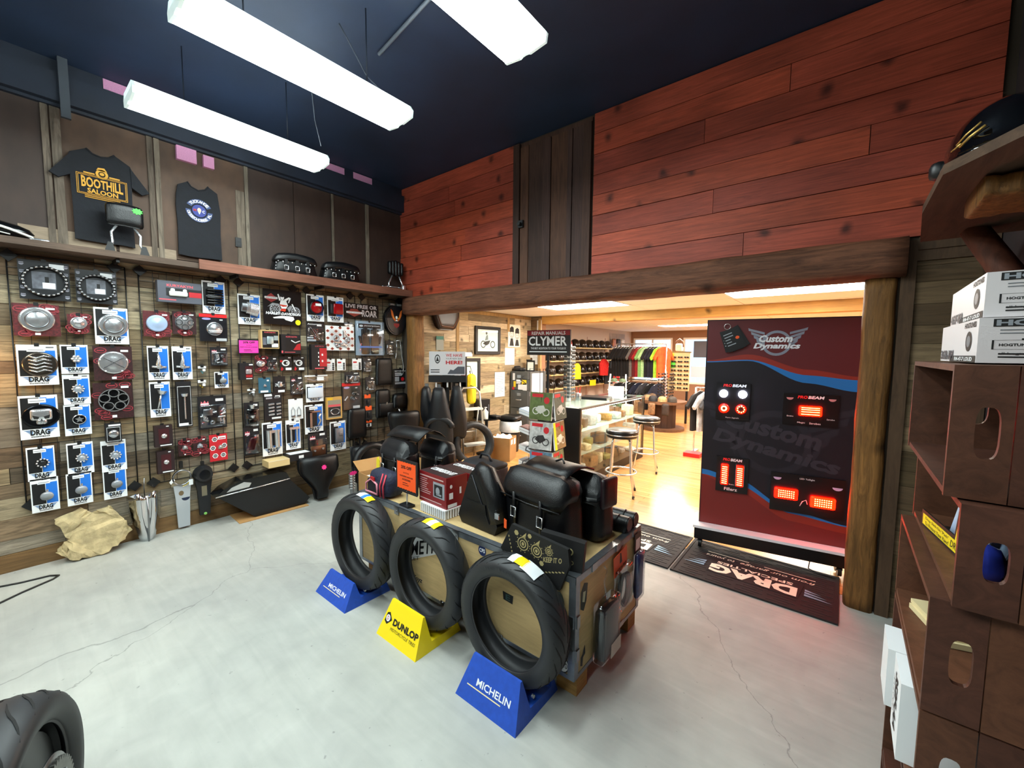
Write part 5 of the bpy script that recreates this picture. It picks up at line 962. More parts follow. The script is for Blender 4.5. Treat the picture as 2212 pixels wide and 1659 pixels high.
part('mask_sticker',MB().poly([(1.60,.43),(1.63,.41),(1.655,.45),(1.665,.53),(1.63,.545),(1.60,.51)],0,0,mxs).poly([(1.615,.46),(1.635,.45),(1.645,.5),(1.62,.505)],-.0006,1,mxs),[mat('sticker_dkgreen','#1d2a22',.5),mat('sticker_pale','#b8c4a6',.5)],o)
part('zig_sticker',MB().poly([(1.61,.15),(1.63,.14),(1.635,.18),(1.655,.19),(1.65,.235),(1.635,.215),(1.63,.2),(1.612,.19)],0,0,mxs),[DARK],o)
part('badge_sticker',MB().poly([(2.13,.2),(2.17,.19),(2.185,.27),(2.14,.28)],0,0,mxs),[GREY],o)
# packets hung on the end of the crate
def sidehang(name,label,yy,z): return thing(name,label,'parts bag',(CX1+.004,yy,z),QA*1,'packets hung on the crate end')
o=sidehang('filter_packet','clear packet with a black square filter hung on the crate end',1.80,.12)
part('filter',MB().rbox((0,-.035,.13),(.17,.05,.24),.01,4),mat('filter_black','#141519',.45),o); part('frame_edge',MB().box(-.085,-.07,-.066,-.058,.02,.25),DARK,o); part('clear_bag',MB().rbox((0,-.036,.14),(.2,.066,.3),.02,4),CLEAR,o); part('label_card',MB().box(-.02,.09,-.0705,-.0695,0,.07),mat('label_grey','#b9b5ab',.6),o); part('tie',MB().tube([(-.02,-.04,.29),(-.03,-.03,.38),(.02,-.02,.41),(.0,-.012,.44)],.004,5),CLEAR,o)
o=sidehang('cable_packet','clear packet with coiled cable under an orange header, on the crate end',2.02,.26)
part('header',MB().box(-.075,.085,-.012,-.009,.19,.30,mx=RY(-.12)),mat('header_orange','#d9572a',.5),o); part('header_print',MB().text('MOTION PRO',-.06,.07,.2,.22,-.0128,0,bold=.02,mx=RY(-.12)),INK,o); part('header_mark',MB().poly([(-.01,.24),(.02,.24),(.012,.29),(0,.3)],-.0128,0,RY(-.12)),INK,o)
f=MB()
for k in range(4): f.tube([(.05*math.cos(a)*(1+.08*k),-.015-.006*k,.09+.075*math.sin(a)*(1+.07*k)) for a in [2*PI*i/18 for i in range(18)]],.005,5,True)
part('coiled_cable',f,DARK,o); part('clear_bag',MB().rbox((0,-.022,.1),(.18,.04,.24),.015,4),CLEAR,o)
o=sidehang('pad_packet','clear packet with blue pads under a black header, on the crate end',2.225,.22)
part('header',MB().box(-.045,.045,-.012,-.008,.25,.36),BLACK,o); part('header_label',MB().quad(-.03,.03,.265,.33,-.0125),WHITE,o); part('blue_pads',MB().rbox((0,-.022,.12),(.085,.03,.26),.03,6),mat('blue_pad','#2a3a78',.6,noise=(60,.3)),o); part('clear_bag',MB().rbox((0,-.024,.12),(.1,.044,.28),.02,4),CLEAR,o)
# ---- tyres on stands
def tyre(o,R0,hw,groove,n=72):
    """axis along local y, centre at (0,0,R0)"""
    rin=R0*.70; prof=[(rin,-hw*.72),(rin*1.03,-hw*.85),(R0*.80,-hw*.98),(R0*.88,-hw),(R0*.935,-hw*.86),(R0*.975,-hw*.55),(R0,-hw*.0),(R0*.975,hw*.55),(R0*.935,hw*.86),(R0*.88,hw),(R0*.80,hw*.98),(rin*1.03,hw*.85),(rin,hw*.72),(rin*1.06,hw*.55),(R0*.88,hw*.7),(R0*.92,0),(R0*.88,-hw*.7),(rin*1.06,-hw*.55)]
    t=part('carcass',MB().lathe(prof,n,axis='y',c=(0,0,R0),closed=True),RUBBER,o)
    g=MB(); k=groove[0]
    for i in range(k):
        a0=2*PI*i/k
        for sd in (-1,1):
            pts=[]
            for j in range(6):
                u=j/5; yy=sd*hw*(.12+.78*u); a=a0+groove[1]*(u-.2)+(.5*2*PI/k if sd>0 else 0)+.03*math.sin(u*6)
                q=abs(yy)/hw; rr=R0*(1-.025*(q/.55) if q<.55 else .975-.04*(q-.55)/.31)+.0004
                if q>.86: rr=R0*(.935-.055*(q-.86)/.14)
                pts.append((rr*math.cos(a),yy,R0+rr*math.sin(a)))
            g.tube(pts,[.0012,.0034,.004,.004,.0034,.0012],4)
    part('tread_grooves',g,mat('groove_black','#040405',.8),o)
    part('bead',MB().lathe([(rin*.995,-hw*.74),(rin*1.02,-hw*.8),(rin*1.03,-hw*.78)],n,axis='y',c=(0,0,R0)),mat('bead_grey','#2a2b2e',.5),o)
    return t
def stand(label,x,y,w,col,logo,zt=.175):
    o=thing('tyre_stand',label,'tyre stand',(x,y,0),0,'tyre display stands')
    m_=col; d=.36; prof=[(0,0),(.085,zt),(.097,zt),(.118,.045),(.275,.045),(.288,.085),(.296,.085),(.325,0)]
    vs=[]; n=len(prof)
    for yy,z in prof:
        k=1-.22*z/zt*(1 if yy<.12 else .5)
        vs.append((-w/2*k,yy,z)); 
    for yy,z in prof:
        k=1-.22*z/zt*(1 if yy<.12 else .5); vs.append((w/2*k,yy,z))
    part('body',MB().add(vs,[(i,n+i,n+i+1,i+1) for i in range(n-1)]+[(0,n-1,2*n-1,n),tuple(range(n)),tuple(range(n,2*n))[::-1]]),m_,o)
    ang=math.atan2(.085,zt); mx=T(0,-.0015,0)@RX(-ang); L_=math.hypot(.085,zt)
    f=MB(); 
    if logo=='m':
        f.text('MICHELIN',-w*.22,w*.33,L_*.42,L_*.58,0,0,bold=.018,mx=mx); f.quad(-w*.36,w*.2,L_*.34,L_*.365,0,1,mx)
        part('lettering',f,[WHITE,mat('underline_cream','#e8d9a8',.5)],o)
        part('rivet',MB().cyl((w*.43,.15,.075),(w*.462,.15,.075),.008,None,10),CHROME,o)
    else:
        f.text('DUNLOP',-w*.2,w*.42,L_*.42,L_*.6,0,0,bold=.045,mx=mx); f.text('MOTORCYCLE TIRES',-w*.22,w*.4,L_*.28,L_*.36,0,0,shear=.2,mx=mx); f.poly([(-w*.41,L_*.42),(-w*.34,L_*.36),(-w*.24,L_*.52),(-w*.33,L_*.68),(-w*.39,L_*.64)],0,0,mx); f.disc(-w*.34,L_*.52,w*.05,w*.05,-.0004,1,16,mx=mx); f.text('D',-w*.362,-w*.318,L_*.47,L_*.57,-.0008,2,bold=.02,mx=mx)
        part('lettering',f,[INK,WHITE,RED],o)
    return o
BLU=mat('stand_blue','#1f4bb0',.45,noise=(40,.12)); YEL=mat('stand_yellow','#f3d60f',.45)
stand('blue tyre stand nearer the sandstone slab',-2.475,1.23,.37,BLU,'m',.135)
stand('yellow tyre stand in the middle of the three',-1.815,1.255,.35,YEL,'d',.18)
stand('blue tyre stand at the corner of the crate by the packets',-1.16,1.255,.36,BLU,'m',.17)
def tyre_thing(label,x,y,z,R0,hw,groove,stick):
    o=thing('road_tyre',label,'tyre',(x,y,z),0,'tyres on display stands'); tyre(o,R0,hw,groove)
    for a,l,c,wd in stick:
        vs=[];n=8
        for i in range(n+1):
            t=a+l*(i/n-.5)
            for yy in (-wd,0,wd):
                q=abs(yy)/hw; rr=R0*(1-.025*q/.55)+.0045; vs.append((rr*math.cos(t),yy,R0+rr*math.sin(t)))
        part('tread_label',MB().add(vs,[(3*i+j,3*i+j+1,3*i+j+4,3*i+j+3) for i in range(n) for j in (0,1)],0,True),c,o)
    return o
WL=mat('label_white','#e6eaee',.5)
tyre_thing('black tyre with curved grooves on the blue stand nearer the sandstone slab',-2.405,1.428,.046,.312,.07,(26,.42),[(1.5,.28,WL,.03),(1.42,.1,BLUE,.032),(1.28,.16,YELLOW,.028)])
tyre_thing('black tyre with jagged grooves on the yellow stand',-1.775,1.452,.046,.307,.068,(20,.3),[(1.42,.34,YELLOW,.035),(1.42,.12,WL,.036)])
o=tyre_thing('black tyre with long swept grooves on the blue stand beside the crate end',-1.162,1.452,.046,.302,.07,(24,.5),[(1.38,.2,YELLOW,.032),(1.18,.3,WL,.04),(1.52,.12,WL,.036)])
f=MB()
for i,ch in enumerate('ALL WEATHER'):
    if ch==' ': continue
    a=PI/2+.42-.07*i; f.text(ch,-.006,.006,-.008,.008,0,0,bold=.02,mx=T(.255*math.cos(a),-.0745,.305+.255*math.sin(a))@RY(PI/2-a))
part('sidewall_lettering',f,mat('raised_rubber','#303236',.5),o)
# ---- goods on the crate top
ZT=CZ1+.0045
def ontop(name,label,cat,x,y,rot=0,z=ZT,group=None): return thing(name,label,cat,(x,y,z),rot,group)
def pannier(o,cx,cy,w,d,h,lm=LEATHER,sidem=None,rz=0,straps=(-.25,.25)):
    mx=T(cx,cy,0)@RZ(rz)
    b=part('bag_body',MB().rbox((0,0,h*.42),(w,d,h*.84),.045,6,fn=lambda q:Vector((q.x*(1-.06*(q.z/h)),q.y*(1-.25*(q.z/h)),q.z)),mx=mx),sidem or lm,o)
    part('lid',MB().rbox((0,-.012,h*.80),(w*1.05,d*1.12,h*.42),.075,8,fn=lambda q:Vector((q.x,q.y,q.z-(.10*h if q.y<-d*.2 else 0)*1.0)),mx=mx),lm,o)
    for s in straps:
        st=part('strap',MB().tube([(s*w,-d*.60,h*.70),(s*w,-d*.585,h*.5),(s*w,-d*.56,h*.2)],.011,6,mx=mx),lm,o)
        part('buckle',MB().tube([(s*w-.018,-d*.63,h*.34),(s*w+.018,-d*.63,h*.34),(s*w+.018,-d*.63,h*.48),(s*w-.018,-d*.63,h*.48)],.0045,6,True,mx=mx),CHROME,st)
    part('seam',MB().tube([(-w*.5,-d*.6,h*.62),(0,-d*.62,h*.60),(w*.5,-d*.6,h*.62)],.004,5,mx=mx),lm,o)
    return b
o=ontop('throwover_saddlebags','pair of plain black leather throwover saddlebags on the crate end by the planks','saddlebag',-2.52,1.93,-.08)
pannier(o,-.02,-.10,.34,.16,.34); pannier(o,.10,.16,.32,.15,.32,straps=(.3,))
part('yoke',MB().add([(x,-.1+.05*j+ .02*math.sin(x*9),.335+.09*math.sin(PI*(j+.5)/6)-.25*x*x) for j in range(6) for x in (-.18,-.09,0,.09,.18)],[(5*j+i,5*j+i+1,5*j+i+6,5*j+i+5) for j in range(5) for i in range(4)],0,True),LEATHER,o)
sm=o.children[-1].modifiers.new('s','SOLIDIFY'); sm.thickness=.008
part('hang_tag',MB().prism([(-.02,.0),(.02,.0),(.022,.12),(0,.14),(-.022,.12)],-.004,0,mx=T(-.14,-.215,.07)@RY(.05)),mat('tag_yellow','#e8d32a',.5),o)
# plaid helmet bag
PLAID=bpy.data.materials.new('navy_quilted'); PLAID=mat('navy_quilted2','#131a33',.7,noise=(55,.5),bump=(60,.6))
o=ontop('plaid_pouch','quilted navy pouch with pink and red piping in front of the leather bags','pouch',-2.45,1.64,-.08)
part('pouch',MB().rbox((0,0,.085),(.28,.14,.17),.05,6,fn=lambda q:Vector((q.x,q.y*(1-.3*q.z/.17),q.z))),PLAID,o)
RP=mat('red_piping','#c33b4c',.6); PP=mat('pink_piping','#d98a9a',.6)
part('opening',MB().rbox((-.05,-.066,.06),(.15,.02,.09),.01,6),mat('quilt_dark','#0a0d1a',.8,noise=(60,.5)),o)
part('piping',MB().tube([(-.13,-.08,.015),(-.13,-.08,.07),(-.06,-.078,.11),(.02,-.08,.09),(.03,-.08,.02)],.007,6,True),PP,o)
for x in (.06,.1): part('piping',MB().tube([(x,-.075,.01),(x,-.078,.09),(x-.005,-.05,.165)],.006,5),RP,o)
part('red_patch',MB().box(-.06,-.01,-.084,-.076,.105,.13),RED,o)
# sign holder
o=ontop('sale_sign_stand','orange 20% off notice on a little chrome stand on the crate','sign',-2.15,1.595,-.02)
part('base',MB().box(-.045,.045,-.028,.028,0,.012),BLACK,o); part('pole',MB().cyl((0,0,.012),(0,0,.10),.005,None,8),CHROME,o)
part('frame',MB().box(-.11,.11,-.004,.006,.09,.30).box(-.114,.114,-.007,-.003,.292,.304).box(-.114,.114,-.007,-.003,.086,.096),DARK,o)
n=14; zz=[]; 
for i in range(n+1): zz.append((-.098+.196*i/n,.105+(.004 if i%2 else 0)))
for i in range(n+1): zz.append((.098-.196*i/n,.286-(.004 if i%2 else 0)))
part('paper',MB().poly(zz,-.0048),mat('neon_orange','#ff5a1c',.5),o)
part('lettering',MB().text('20% OFF',-.055,.055,.24,.262,-.0056,bold=.03).text('IN STOCK',-.03,.03,.21,.22,-.0056).text('HANDLEBARS, BAGS AND',-.07,.07,.185,.197,-.0056,bold=.02).text('ACCESSORIES',-.045,.045,.165,.177,-.0056,bold=.02).lines(-.04,.04,.13,.155,-.0056,2,0,3,.3),INK,o)
tag(part('small_tool_case',MB().rbox((0,0,.075),(.17,.13,.15),.03,6),LEATHER,None,(-2.14,1.80,ZT),(0,0,-.1)),'small round-edged black leather case behind the orange notice','case')
# camera bag
o=ontop('camera_bag','black nylon case with a carry handle and flap at the back of the crate','bag',-1.97,2.15,-.12)
NYL=mat('black_nylon','#0e1017',.6,noise=(80,.25)); part('body',MB().rbox((0,0,.10),(.30,.18,.2),.025,6),NYL,o); part('flap',MB().rbox((0,-.03,.205),(.31,.21,.035),.015,6,fn=lambda q:Vector((q.x,q.y,q.z-max(0,-q.y-.03)*.5))),NYL,o); part('front_pocket',MB().rbox((0,-.10,.07),(.22,.03,.11),.012,4),NYL,o); part('handle',MB().tube([(-.07,0,.215),(-.05,0,.26),(.03,0,.26),(.06,0,.215)],.009,8),NYL,o); part('zips',MB().tube([(-.1,-.117,.11),(.1,-.117,.11)],.003,5).tube([(-.12,-.092,.05),(-.12,-.095,.15)],.003,5),STEEL,o)
# white plastic rack under the boxes
o=ontop('plastic_rack','small white slotted plastic rack under the front dark red carton','rack',-1.905,1.69,-.05); f=MB().box(-.12,.12,-.09,.09,.05,.056)
for k in range(13): x=-.115+.019*k; f.box(x,x+.008,-.092,-.086,0,.052)
for k in range(9): y=-.085+.02*k; f.box(.113,.12,y,y+.008,0,.052)
for k in range(13): x=-.115+.019*k; f.box(x,x+.008,.086,.092,0,.052)
part('rack_body',f,WHITE,o)
for k,(x,y,z,lab) in enumerate(((-1.915,1.70,ZT+.0565,'dark red printed carton standing on the white rack'),(-1.905,1.885,ZT,'dark red printed carton behind the one on the rack'))):
    h=.19 if k==0 else .235; o=ontop('red_carton',lab,'box',x,y,-.06,z,'dark red cartons on the crate')
    part('carton',MB().box(-.145,.125,-.082,.082,0,h),mat('carton_red','#7d151a',.4),o); part('top_print',MB().box(-.14,.12,-.078,.078,h,h+.0012),mat('carton_top','#241316',.5),o)
    part('top_lettering',MB().text('KURYAKYN' if 0 else 'COMPRESSOR KIT',-.12,.1,-.02,.03,0,bold=.03,mx=T(0,0,h+.0018)@RX(-PI/2)),WHITE,o)
    f=MB().lines(-.135,-.02,h*.28,h*.82,-.0828,8,0,4,.35).quad(-.135,.1,h*.86,h*.9,-.0828,0).quad(-.135,.08,h*.1,h*.13,-.0828,0); part('print',f,[mat('carton_print','#c9a6a4',.5)],o)
    f=MB().quad(.0,.11,h*.28,h*.78,-.083,0).quad(.01,.09,h*.32,h*.7,-.0834,1).disc(.045,h*.5,.02,.025,-.0838,0,12).quad(.03,.08,h*.36,h*.42,-.0838,0); part('picture',f,[SILVER,DARK],o)
    mx=T(.1255,0,0)@RZ(PI/2)
    for q_ in (MB().quad(-.06,-.03,h*.3,h*.5,-.0004,0,mx),MB().disc(-.045,h*.7,.01,.012,-.0004,0,10,mx=mx),MB().quad(-.07,.0,h*.03,h*.14,-.0004,0,mx),MB().quad(.02,.035,h*.4,h*.62,-.0004,0,mx)): part('side_print',q_,[WHITE],o)
# triangular swingarm bag
o=ontop('swingarm_bag','black triangular leather swingarm bag beside the red cartons','bag',-1.55,1.69,-.06)
tri=[(-.18,.04),(-.15,.0),(.12,.0),(.14,.05),(.02,.31),(-.05,.33),(-.08,.30)]
part('bag_body',MB().prism(tri,-.05,.09),LEATHER,o); part('flap',MB().tube([(.115,0,.06),(.075,-.0,.19),(.0,0,.312),(-.05,.0,.322)],[.06,.06,.056,.05],10),LEATHER,o)
part('patch',MB().prism([(-.11,.1),(.06,.1),(.05,.15),(-.1,.15)],-.056,-.05),LEATHER,o); part('seam',MB().tube([(-.06,-.052,.30),(-.0,-.053,.19),(.08,-.052,.05)],.003,5),mat('seam_grey','#2c2d33',.6),o); part('clasp',MB().box(.13,.16,-.06,-.05,.1,.13),CHROME,o)
# black saddlebags with straps, red glow coloured onto an end pocket, over a paisley printed pouch
REDLIT=mat('red_lit_black_leather','#1a0a12',.38,noise=(50,.2),bump=(200,.2))  # black leather with the display's red glow mixed into its colour
o=ontop('touring_saddlebags','large pair of black leather saddlebags with straps and buckles over the crate corner','saddlebag',-1.18,1.84,-.16)
pannier(o,-.02,-.08,.44,.19,.375,LEATHER,None,0,(-.22,.22)); pannier(o,.03,.155,.40,.16,.355,LEATHER,None,0,())
part('yoke',MB().add([(x,-.1+.06*j,.36+.05*math.sin(PI*(j+.3)/5)) for j in range(5) for x in (-.16,-.08,0,.08,.15)],[(5*j+i,5*j+i+1,5*j+i+6,5*j+i+5) for j in range(4) for i in range(4)],0,True),LEATHER,o); o.children[-1].modifiers.new('s','SOLIDIFY').thickness=.01
part('lace',MB().tube([(0,0,.415),(.03,.02,.43),(.06,.0,.415)],.006,6),BLACK,o)
part('end_pocket',MB().rbox((.235,.155,.27),(.03,.13,.16),.014,6),REDLIT,o)
part('price_tag',MB().prism([(-.008,.0),(.012,.0),(.012,.045),(-.008,.05)],-.003,0,mx=T(-.15,-.225,.06)),ORANGE,o)
BAND=mat('bandana_black','#0a0a0c',.7); PAIS=mat('paisley_tan','#a89a6a',.7)
o=ontop('paisley_pouch','black pouch with tan paisley print hanging over the crate edge','pouch',-1.10,1.5495,0,.56)
part('pouch_body',MB().prism([(-.2,.06),(-.1,-.05),(.15,-.035),(.2,.1),(.19,.17),(-.13,.2)],-.0195,-.0),BAND,o)
f=MB(); y=-.0202
for cx,cz,s in ((-.06,.12,1),(.02,.11,.95),(.09,.13,.6)):
    g=MB().ring(cx,cz,.014*s,.02*s,y,0,16).ring(cx,cz,.028*s,.033*s,y,0,18).poly([(cx-.012*s,cz+.03*s),(cx+.02*s,cz+.06*s),(cx+.014*s,cz+.028*s)],y).disc(cx,cz,.008*s,.009*s,y,0,10)
    for k in range(10): g.disc(cx+.04*s*math.cos(.63*k),cz+.04*s*math.sin(.63*k),.0028*s,.0028*s,y,0,6)
    part('paisley_motif',g,PAIS,o)
for k in range(9): f.quad(-.15+.005*k,-.144+.005*k,.13-.018*k,.14-.018*k,y)
f.disc(-.1,.165,.014,.014,y,0,6); f.disc(-.02,.17,.012,.012,y,0,6); f.disc(.05,.06,.013,.013,y,0,6)
for k in range(10): f.quad(-.0+.018*k,.012+.018*k,.0+.006*k,.006+.006*k,y)
f.text('KEEP IT O',.06,.16,.07,.095,y,bold=.02,fn=lambda p:(p[0],p[1],p[2]+(p[0]-.06)*.25)); part('paisley_print',f,PAIS,o)
part('brand_patch',MB().disc(-.05,.02,.07,.055,-.0207,0,20,-.3,PI+.3).text('BURLY BRAND',-.1,0,.022,.04,-.0212,1,bold=.02).poly([(-.065,.0),(-.035,.016),(-.033,.013),(-.062,-.003)],-.0212,1),[BAND,PAIS],o)
o=ontop('paisley_pouch','black paisley pouch sagging at the crate corner under the saddlebags','pouch',-.975,1.59,.25,ZT); part('pouch_body',MB().prism([(-.12,.02),(-.02,.0),(.1,.0),(.11,.14),(-.1,.16)],-.02,.02),BAND,o); f=MB().ring(-.03,.1,.012,.018,-.0207,0,14).ring(.04,.09,.012,.018,-.0207,0,14); f.text('BURLY BRAND',-.07,.06,.03,.05,-.0207,bold=.02); part('paisley_print',f,PAIS,o)
for k,(x,y,lab) in enumerate(((-.95,2.15,'black leather tool roll with end buckle on the crate, nearer the saddlebags'),(-.95,2.24,'black leather tool roll on the crate, nearest its far corner'))):
    o=ontop('tool_roll',lab,'tool roll',x,y,0,ZT,'tool rolls on the crate'); part('roll',MB().cyl((-.10,0,.042),(.06,0,.042),.042,None,20).rbox((.0,-.01,.02),(.12,.06,.04),.01,4),LEATHER,o); part('end_cap',MB().cyl((.06,0,.042),(.066,0,.042),.036,None,18),REDLIT,o); part('strap',MB().tube([(.0,-.043,.03),(.0,-.03,.074),(.0,.0,.086),(0,.035,.065)],.005,6),LEATHER,o)
# ------------------------------------------------------------------ floor mats at the opening
MATM=mat('mat_black','#1d1a1c',.8,noise=(30,.2)); MBL=mat('mat_blue','#7fa0b8',.7); MCR=mat('mat_cream','#f6eed8',.6)
for k,(x0,x1,lab) in enumerate(((-.93,.05,'black ribbed entrance mat with cream lettering, in front of the light display'),(-1.93,-.945,'black ribbed entrance mat with cream lettering, half hidden by the crate'))):
    o=thing('entrance_mat',lab,'mat',((x0+x1)/2,3.36,.0),PI,'entrance mats'); w=x1-x0; d=.66
    part('mat_base',MB().box(-w/2,w/2,-d/2,d/2,0,.008),MATM,o)
    f=MB()
    for i in range(20):
        yy=-d/2+.03+i*.031
        for j in range(5): xx=-w/2+.03+j*(w-.06)/5+(.04 if i%2 else 0); f.box(xx,min(xx+.12,w/2-.02),yy,yy+.009,.008,.0105)
    part('ribs',f,mat('mat_rib','#2b2628',.8),o); part('border',MB().box(-w/2,w/2,-d/2,-d/2+.02,.008,.012).box(-w/2,w/2,d/2-.02,d/2,.008,.012).box(-w/2,-w/2+.02,-d/2+.02,d/2-.02,.008,.012).box(w/2-.02,w/2,-d/2+.02,d/2-.02,.008,.012),MATM,o)
    mx=T(0,.04,.0125)@RX(-PI/2); f=MB()
    f.poly([(-.30,-.07),(-.28,.13),(.28,.13),(.30,-.07)],.0006,0,mx)
    f.text('DRAG',-.27,.27,-.01,.12,0,1,bold=.05,mx=mx); f.text('SPECIALTIES',-.24,.24,-.065,-.025,0,1,bold=.02,mx=mx)
    for s in (-1,1):
        for q in range(3): f.poly([(s*.31,.07-.035*q),(s*.31,.045-.035*q),(s*(.40-.025*q),.06-.035*q),(s*(.46-.03*q),.075-.035*q)][::s],0,2,mx)
    f.text('from our garage',-.36,.1,-.16,-.115,0,1,shear=.3,mx=mx); f.text('to yours',.14,.34,-.16,-.115,0,1,shear=.3,mx=mx); f.quad(-.36,-.05,-.19,-.183,0,1,mx); f.quad(.05,.34,-.19,-.183,0,1,mx)
    part('lettering',f,[MATM,MCR,MBL],o)
# ------------------------------------------------------------------ lighting display board
o=thing('light_display','tall wheeled maroon and blue display board with glowing red vehicle lamps','display stand',(-.885,3.60,.0125),R(10)); W=.985; Z0,Z1=.19,1.86; H=Z1-Z0
part('panel',MB().box(0,W,0,.035,Z0,Z1),mat('display_edge','#120b12',.5),o)
def cv(pts,n=24):
    out=[]
    for i in range(n+1):
        u=i/n; 
        for (a,b_),(c,d) in zip(pts,pts[1:]):
            if a<=u<=c: t=(u-a)/(c-a); t=t*t*(3-2*t); out.append((u,b_+(d-b_)*t)); break
    return out
t0=cv([(0,.19),(.3,.16),(.7,.225),(1,.25)]); t1=cv([(0,.195),(.3,.185),(.7,.25),(1,.265)]); t2=cv([(0,.20),(.3,.19),(.7,.285),(1,.315)])
b0=cv([(0,.73),(.25,.755),(.65,.87),(1,.9)]); b1=cv([(0,.755),(.25,.78),(.65,.885),(1,.905)]); b2=cv([(0,.76),(.25,.81),(.65,.92),(1,.935)])
top=[(u,0) for u,_ in t0]; bot=[(u,1) for u,_ in t0]
f=MB()
def band(A,B,mi):
    n=len(A); f.add([(u*(W-.016)+.008,-.001,Z1-.008-v*(H-.01)) for u,v in A]+[(u*(W-.016)+.008,-.001,Z1-.008-v*(H-.01)) for u,v in B],[(n+i,n+i+1,i+1,i) for i in range(n-1)],mi)
band(top,t0,0); band(t0,t1,1); band(t1,t2,2); band(t2,b0,3); band(b0,b1,2); band(b1,b2,1); band(b2,bot,4)
part('graphic',f,[mat('display_maroon','#5e1c20',.45),mat('display_rust','#8c2a1e',.45),mat('display_blue','#1f6fb5',.45),mat('display_navy','#17121c',.45),mat('display_red','#74201d',.45)],o)
P_=lambda u,v:(u*W,Z1-v*H)
def wings(f,cx,cz,s,y,mi):
    for sd in (-1,1):
        for k in range(5):
            z=cz+s*(.34-.15*k); x0=cx+sd*s*(.42+.02*k); x1=cx+sd*s*(1.0-.1*k); f.poly([(x0,z-.06*s),(x0,z+.03*s),(x1-sd*s*.1,z+.17*s),(x1,z+.21*s),(x1-sd*s*.02,z+.1*s)][::sd],y,mi)
    f.ring(cx,cz-.06*s,.40*s,.5*s,y,mi,32)
f=MB(); cx,cz=P_(.485,.105); wings(f,cx,cz,.19,-.002,0); f.text('Custom',cx-.115,cx+.10,cz-.005,cz+.05,-.0028,1,bold=.04,shear=.25); f.text('Dynamics',cx-.15,cx+.15,cz-.065,cz-.01,-.0028,1,bold=.04,shear=.25)
part('logo',f,[mat('logo_chrome','#9aa3b5',.3,.5),mat('logo_white','#dfe4ea',.4)],o)
f=MB(); cx,cz=P_(.5,.55); wings(f,cx,cz,.5,-.0016,0); f.text('Custom',cx-.33,cx+.3,cz+.0,cz+.14,-.0022,1,bold=.04,shear=.25,fn=lambda p:(p[0],p[1],p[2]-(p[0]-cx)*.22)); f.text('Dynamics',cx-.42,cx+.42,cz-.17,cz-.03,-.0022,1,bold=.04,shear=.25,fn=lambda p:(p[0],p[1],p[2]-(p[0]-cx)*.22))
part('watermark',f,[mat('ghost_grey','#221d27',.5),mat('ghost_grey2','#312c36',.5)],o)
PB=mat('plaque_black','#0b090b',.35)
LR=mat('led_red','#ff2a10',.4,emit=55,ecol='#ff0400'); LRD=mat('led_red_dim','#c01a10',.35,emit=28,ecol='#ff0400'); LWH=mat('led_white','#f4f6ff',.3,emit=30,ecol='#dfe4ff'); LHOT=mat('led_hot','#ffd9b0',.3,emit=22,ecol='#ff7a40')
def plaque(u0,u1,v0,v1):
    x0,z1=P_(u0,v0); x1,z0=P_(u1,v1); p=part('lamp_plaque',MB().box(x0,x1,-.016,-.002,z0,z1),PB,o); return p,x0,x1,z0,z1
def probeam(x0,x1,z,y=-.0166):
    f=MB().text('PRO',x0,x0+(x1-x0)*.38,z,z+.022,y,0,bold=.03,shear=.15).text('BEAM',x0+(x1-x0)*.4,x1,z,z+.022,y,1,bold=.03,shear=.15); return f
p,x0,x1,z0,z1=plaque(.09,.33,.30,.475); w=x1-x0
part('lettering',probeam(x0+w*.2,x1-w*.12,z1-.03).text('Turn Signals',x0+w*.3,x1-w*.3,z0+.01,z0+.022,-.0166,1),[mat('probeam_red','#d02020',.5,emit=.3),WHITE],p)
for s in (.22,.78): part('white_lamp',MB().lathe([(.03,0),(.03,-.02),(.022,-.028),(.001,-.03)],20,axis='y',c=(x0+w*s,-.016,z1-.085)),LWH,p)
for s in (.25,.75): part('red_lamp',MB().lathe([(.034,0),(.036,-.012),(.026,-.016)],24,axis='y',c=(x0+w*s,-.016,z0+.09)),LRD,p)
part('lamp_glow',MB().lathe([(.012,-.02),(.02,-.022),(.022,-.016)],20,axis='y',c=(x0+w*.25,-.016,z0+.09)),LHOT,p); f=MB()
for k in range(9): a=2*PI*k/9; f.rbox((x0+w*.75+.024*math.cos(a),-.034,z0+.09+.024*math.sin(a)),(.009,.006,.009),.003,4)
part('led_dots',f,LHOT,p)
p,x0,x1,z0,z1=plaque(.55,.89,.335,.475); w=x1-x0
part('lettering',probeam(x0+w*.26,x1-w*.26,z1-.035).text('Magic',x0+w*.28,x0+w*.42,z0+.012,z0+.026,-.0166,1).text('Strobes',x0+w*.5,x0+w*.7,z0+.012,z0+.026,-.0166,1).text('Brake',x0+w*.08,x0+w*.2,z0+.06,z0+.07,-.0166,1).text('Strobe',x1-w*.2,x1-w*.06,z0+.05,z0+.06,-.0166,1),[mat('probeam_red','#d02020',.5,emit=.3),WHITE],p)
cx=(x0+x1)/2; cz=z0+.11; part('red_lamp',MB().rbox((cx,-.026,cz),(.14,.022,.075),.02,6),LR,p); part('led_bars',MB().box(cx-.055,cx+.055,-.0385,-.0365,cz-.026,cz-.022).box(cx-.055,cx+.055,-.0385,-.0365,cz-.008,cz-.004).box(cx-.055,cx+.055,-.0385,-.0365,cz+.008,cz+.012).box(cx-.055,cx+.055,-.0385,-.0365,cz+.022,cz+.026),LHOT,p)
f=MB(); [f.disc(x0+w*a,z1-.03,.022,.018,-.0166,0,14,PI,2*PI) for a in (.12,.88)]; part('emblem',f,[mat('pale_red','#c98a8c',.4)],p)
p,x0,x1,z0,z1=plaque(.115,.345,.655,.825); w=x1-x0
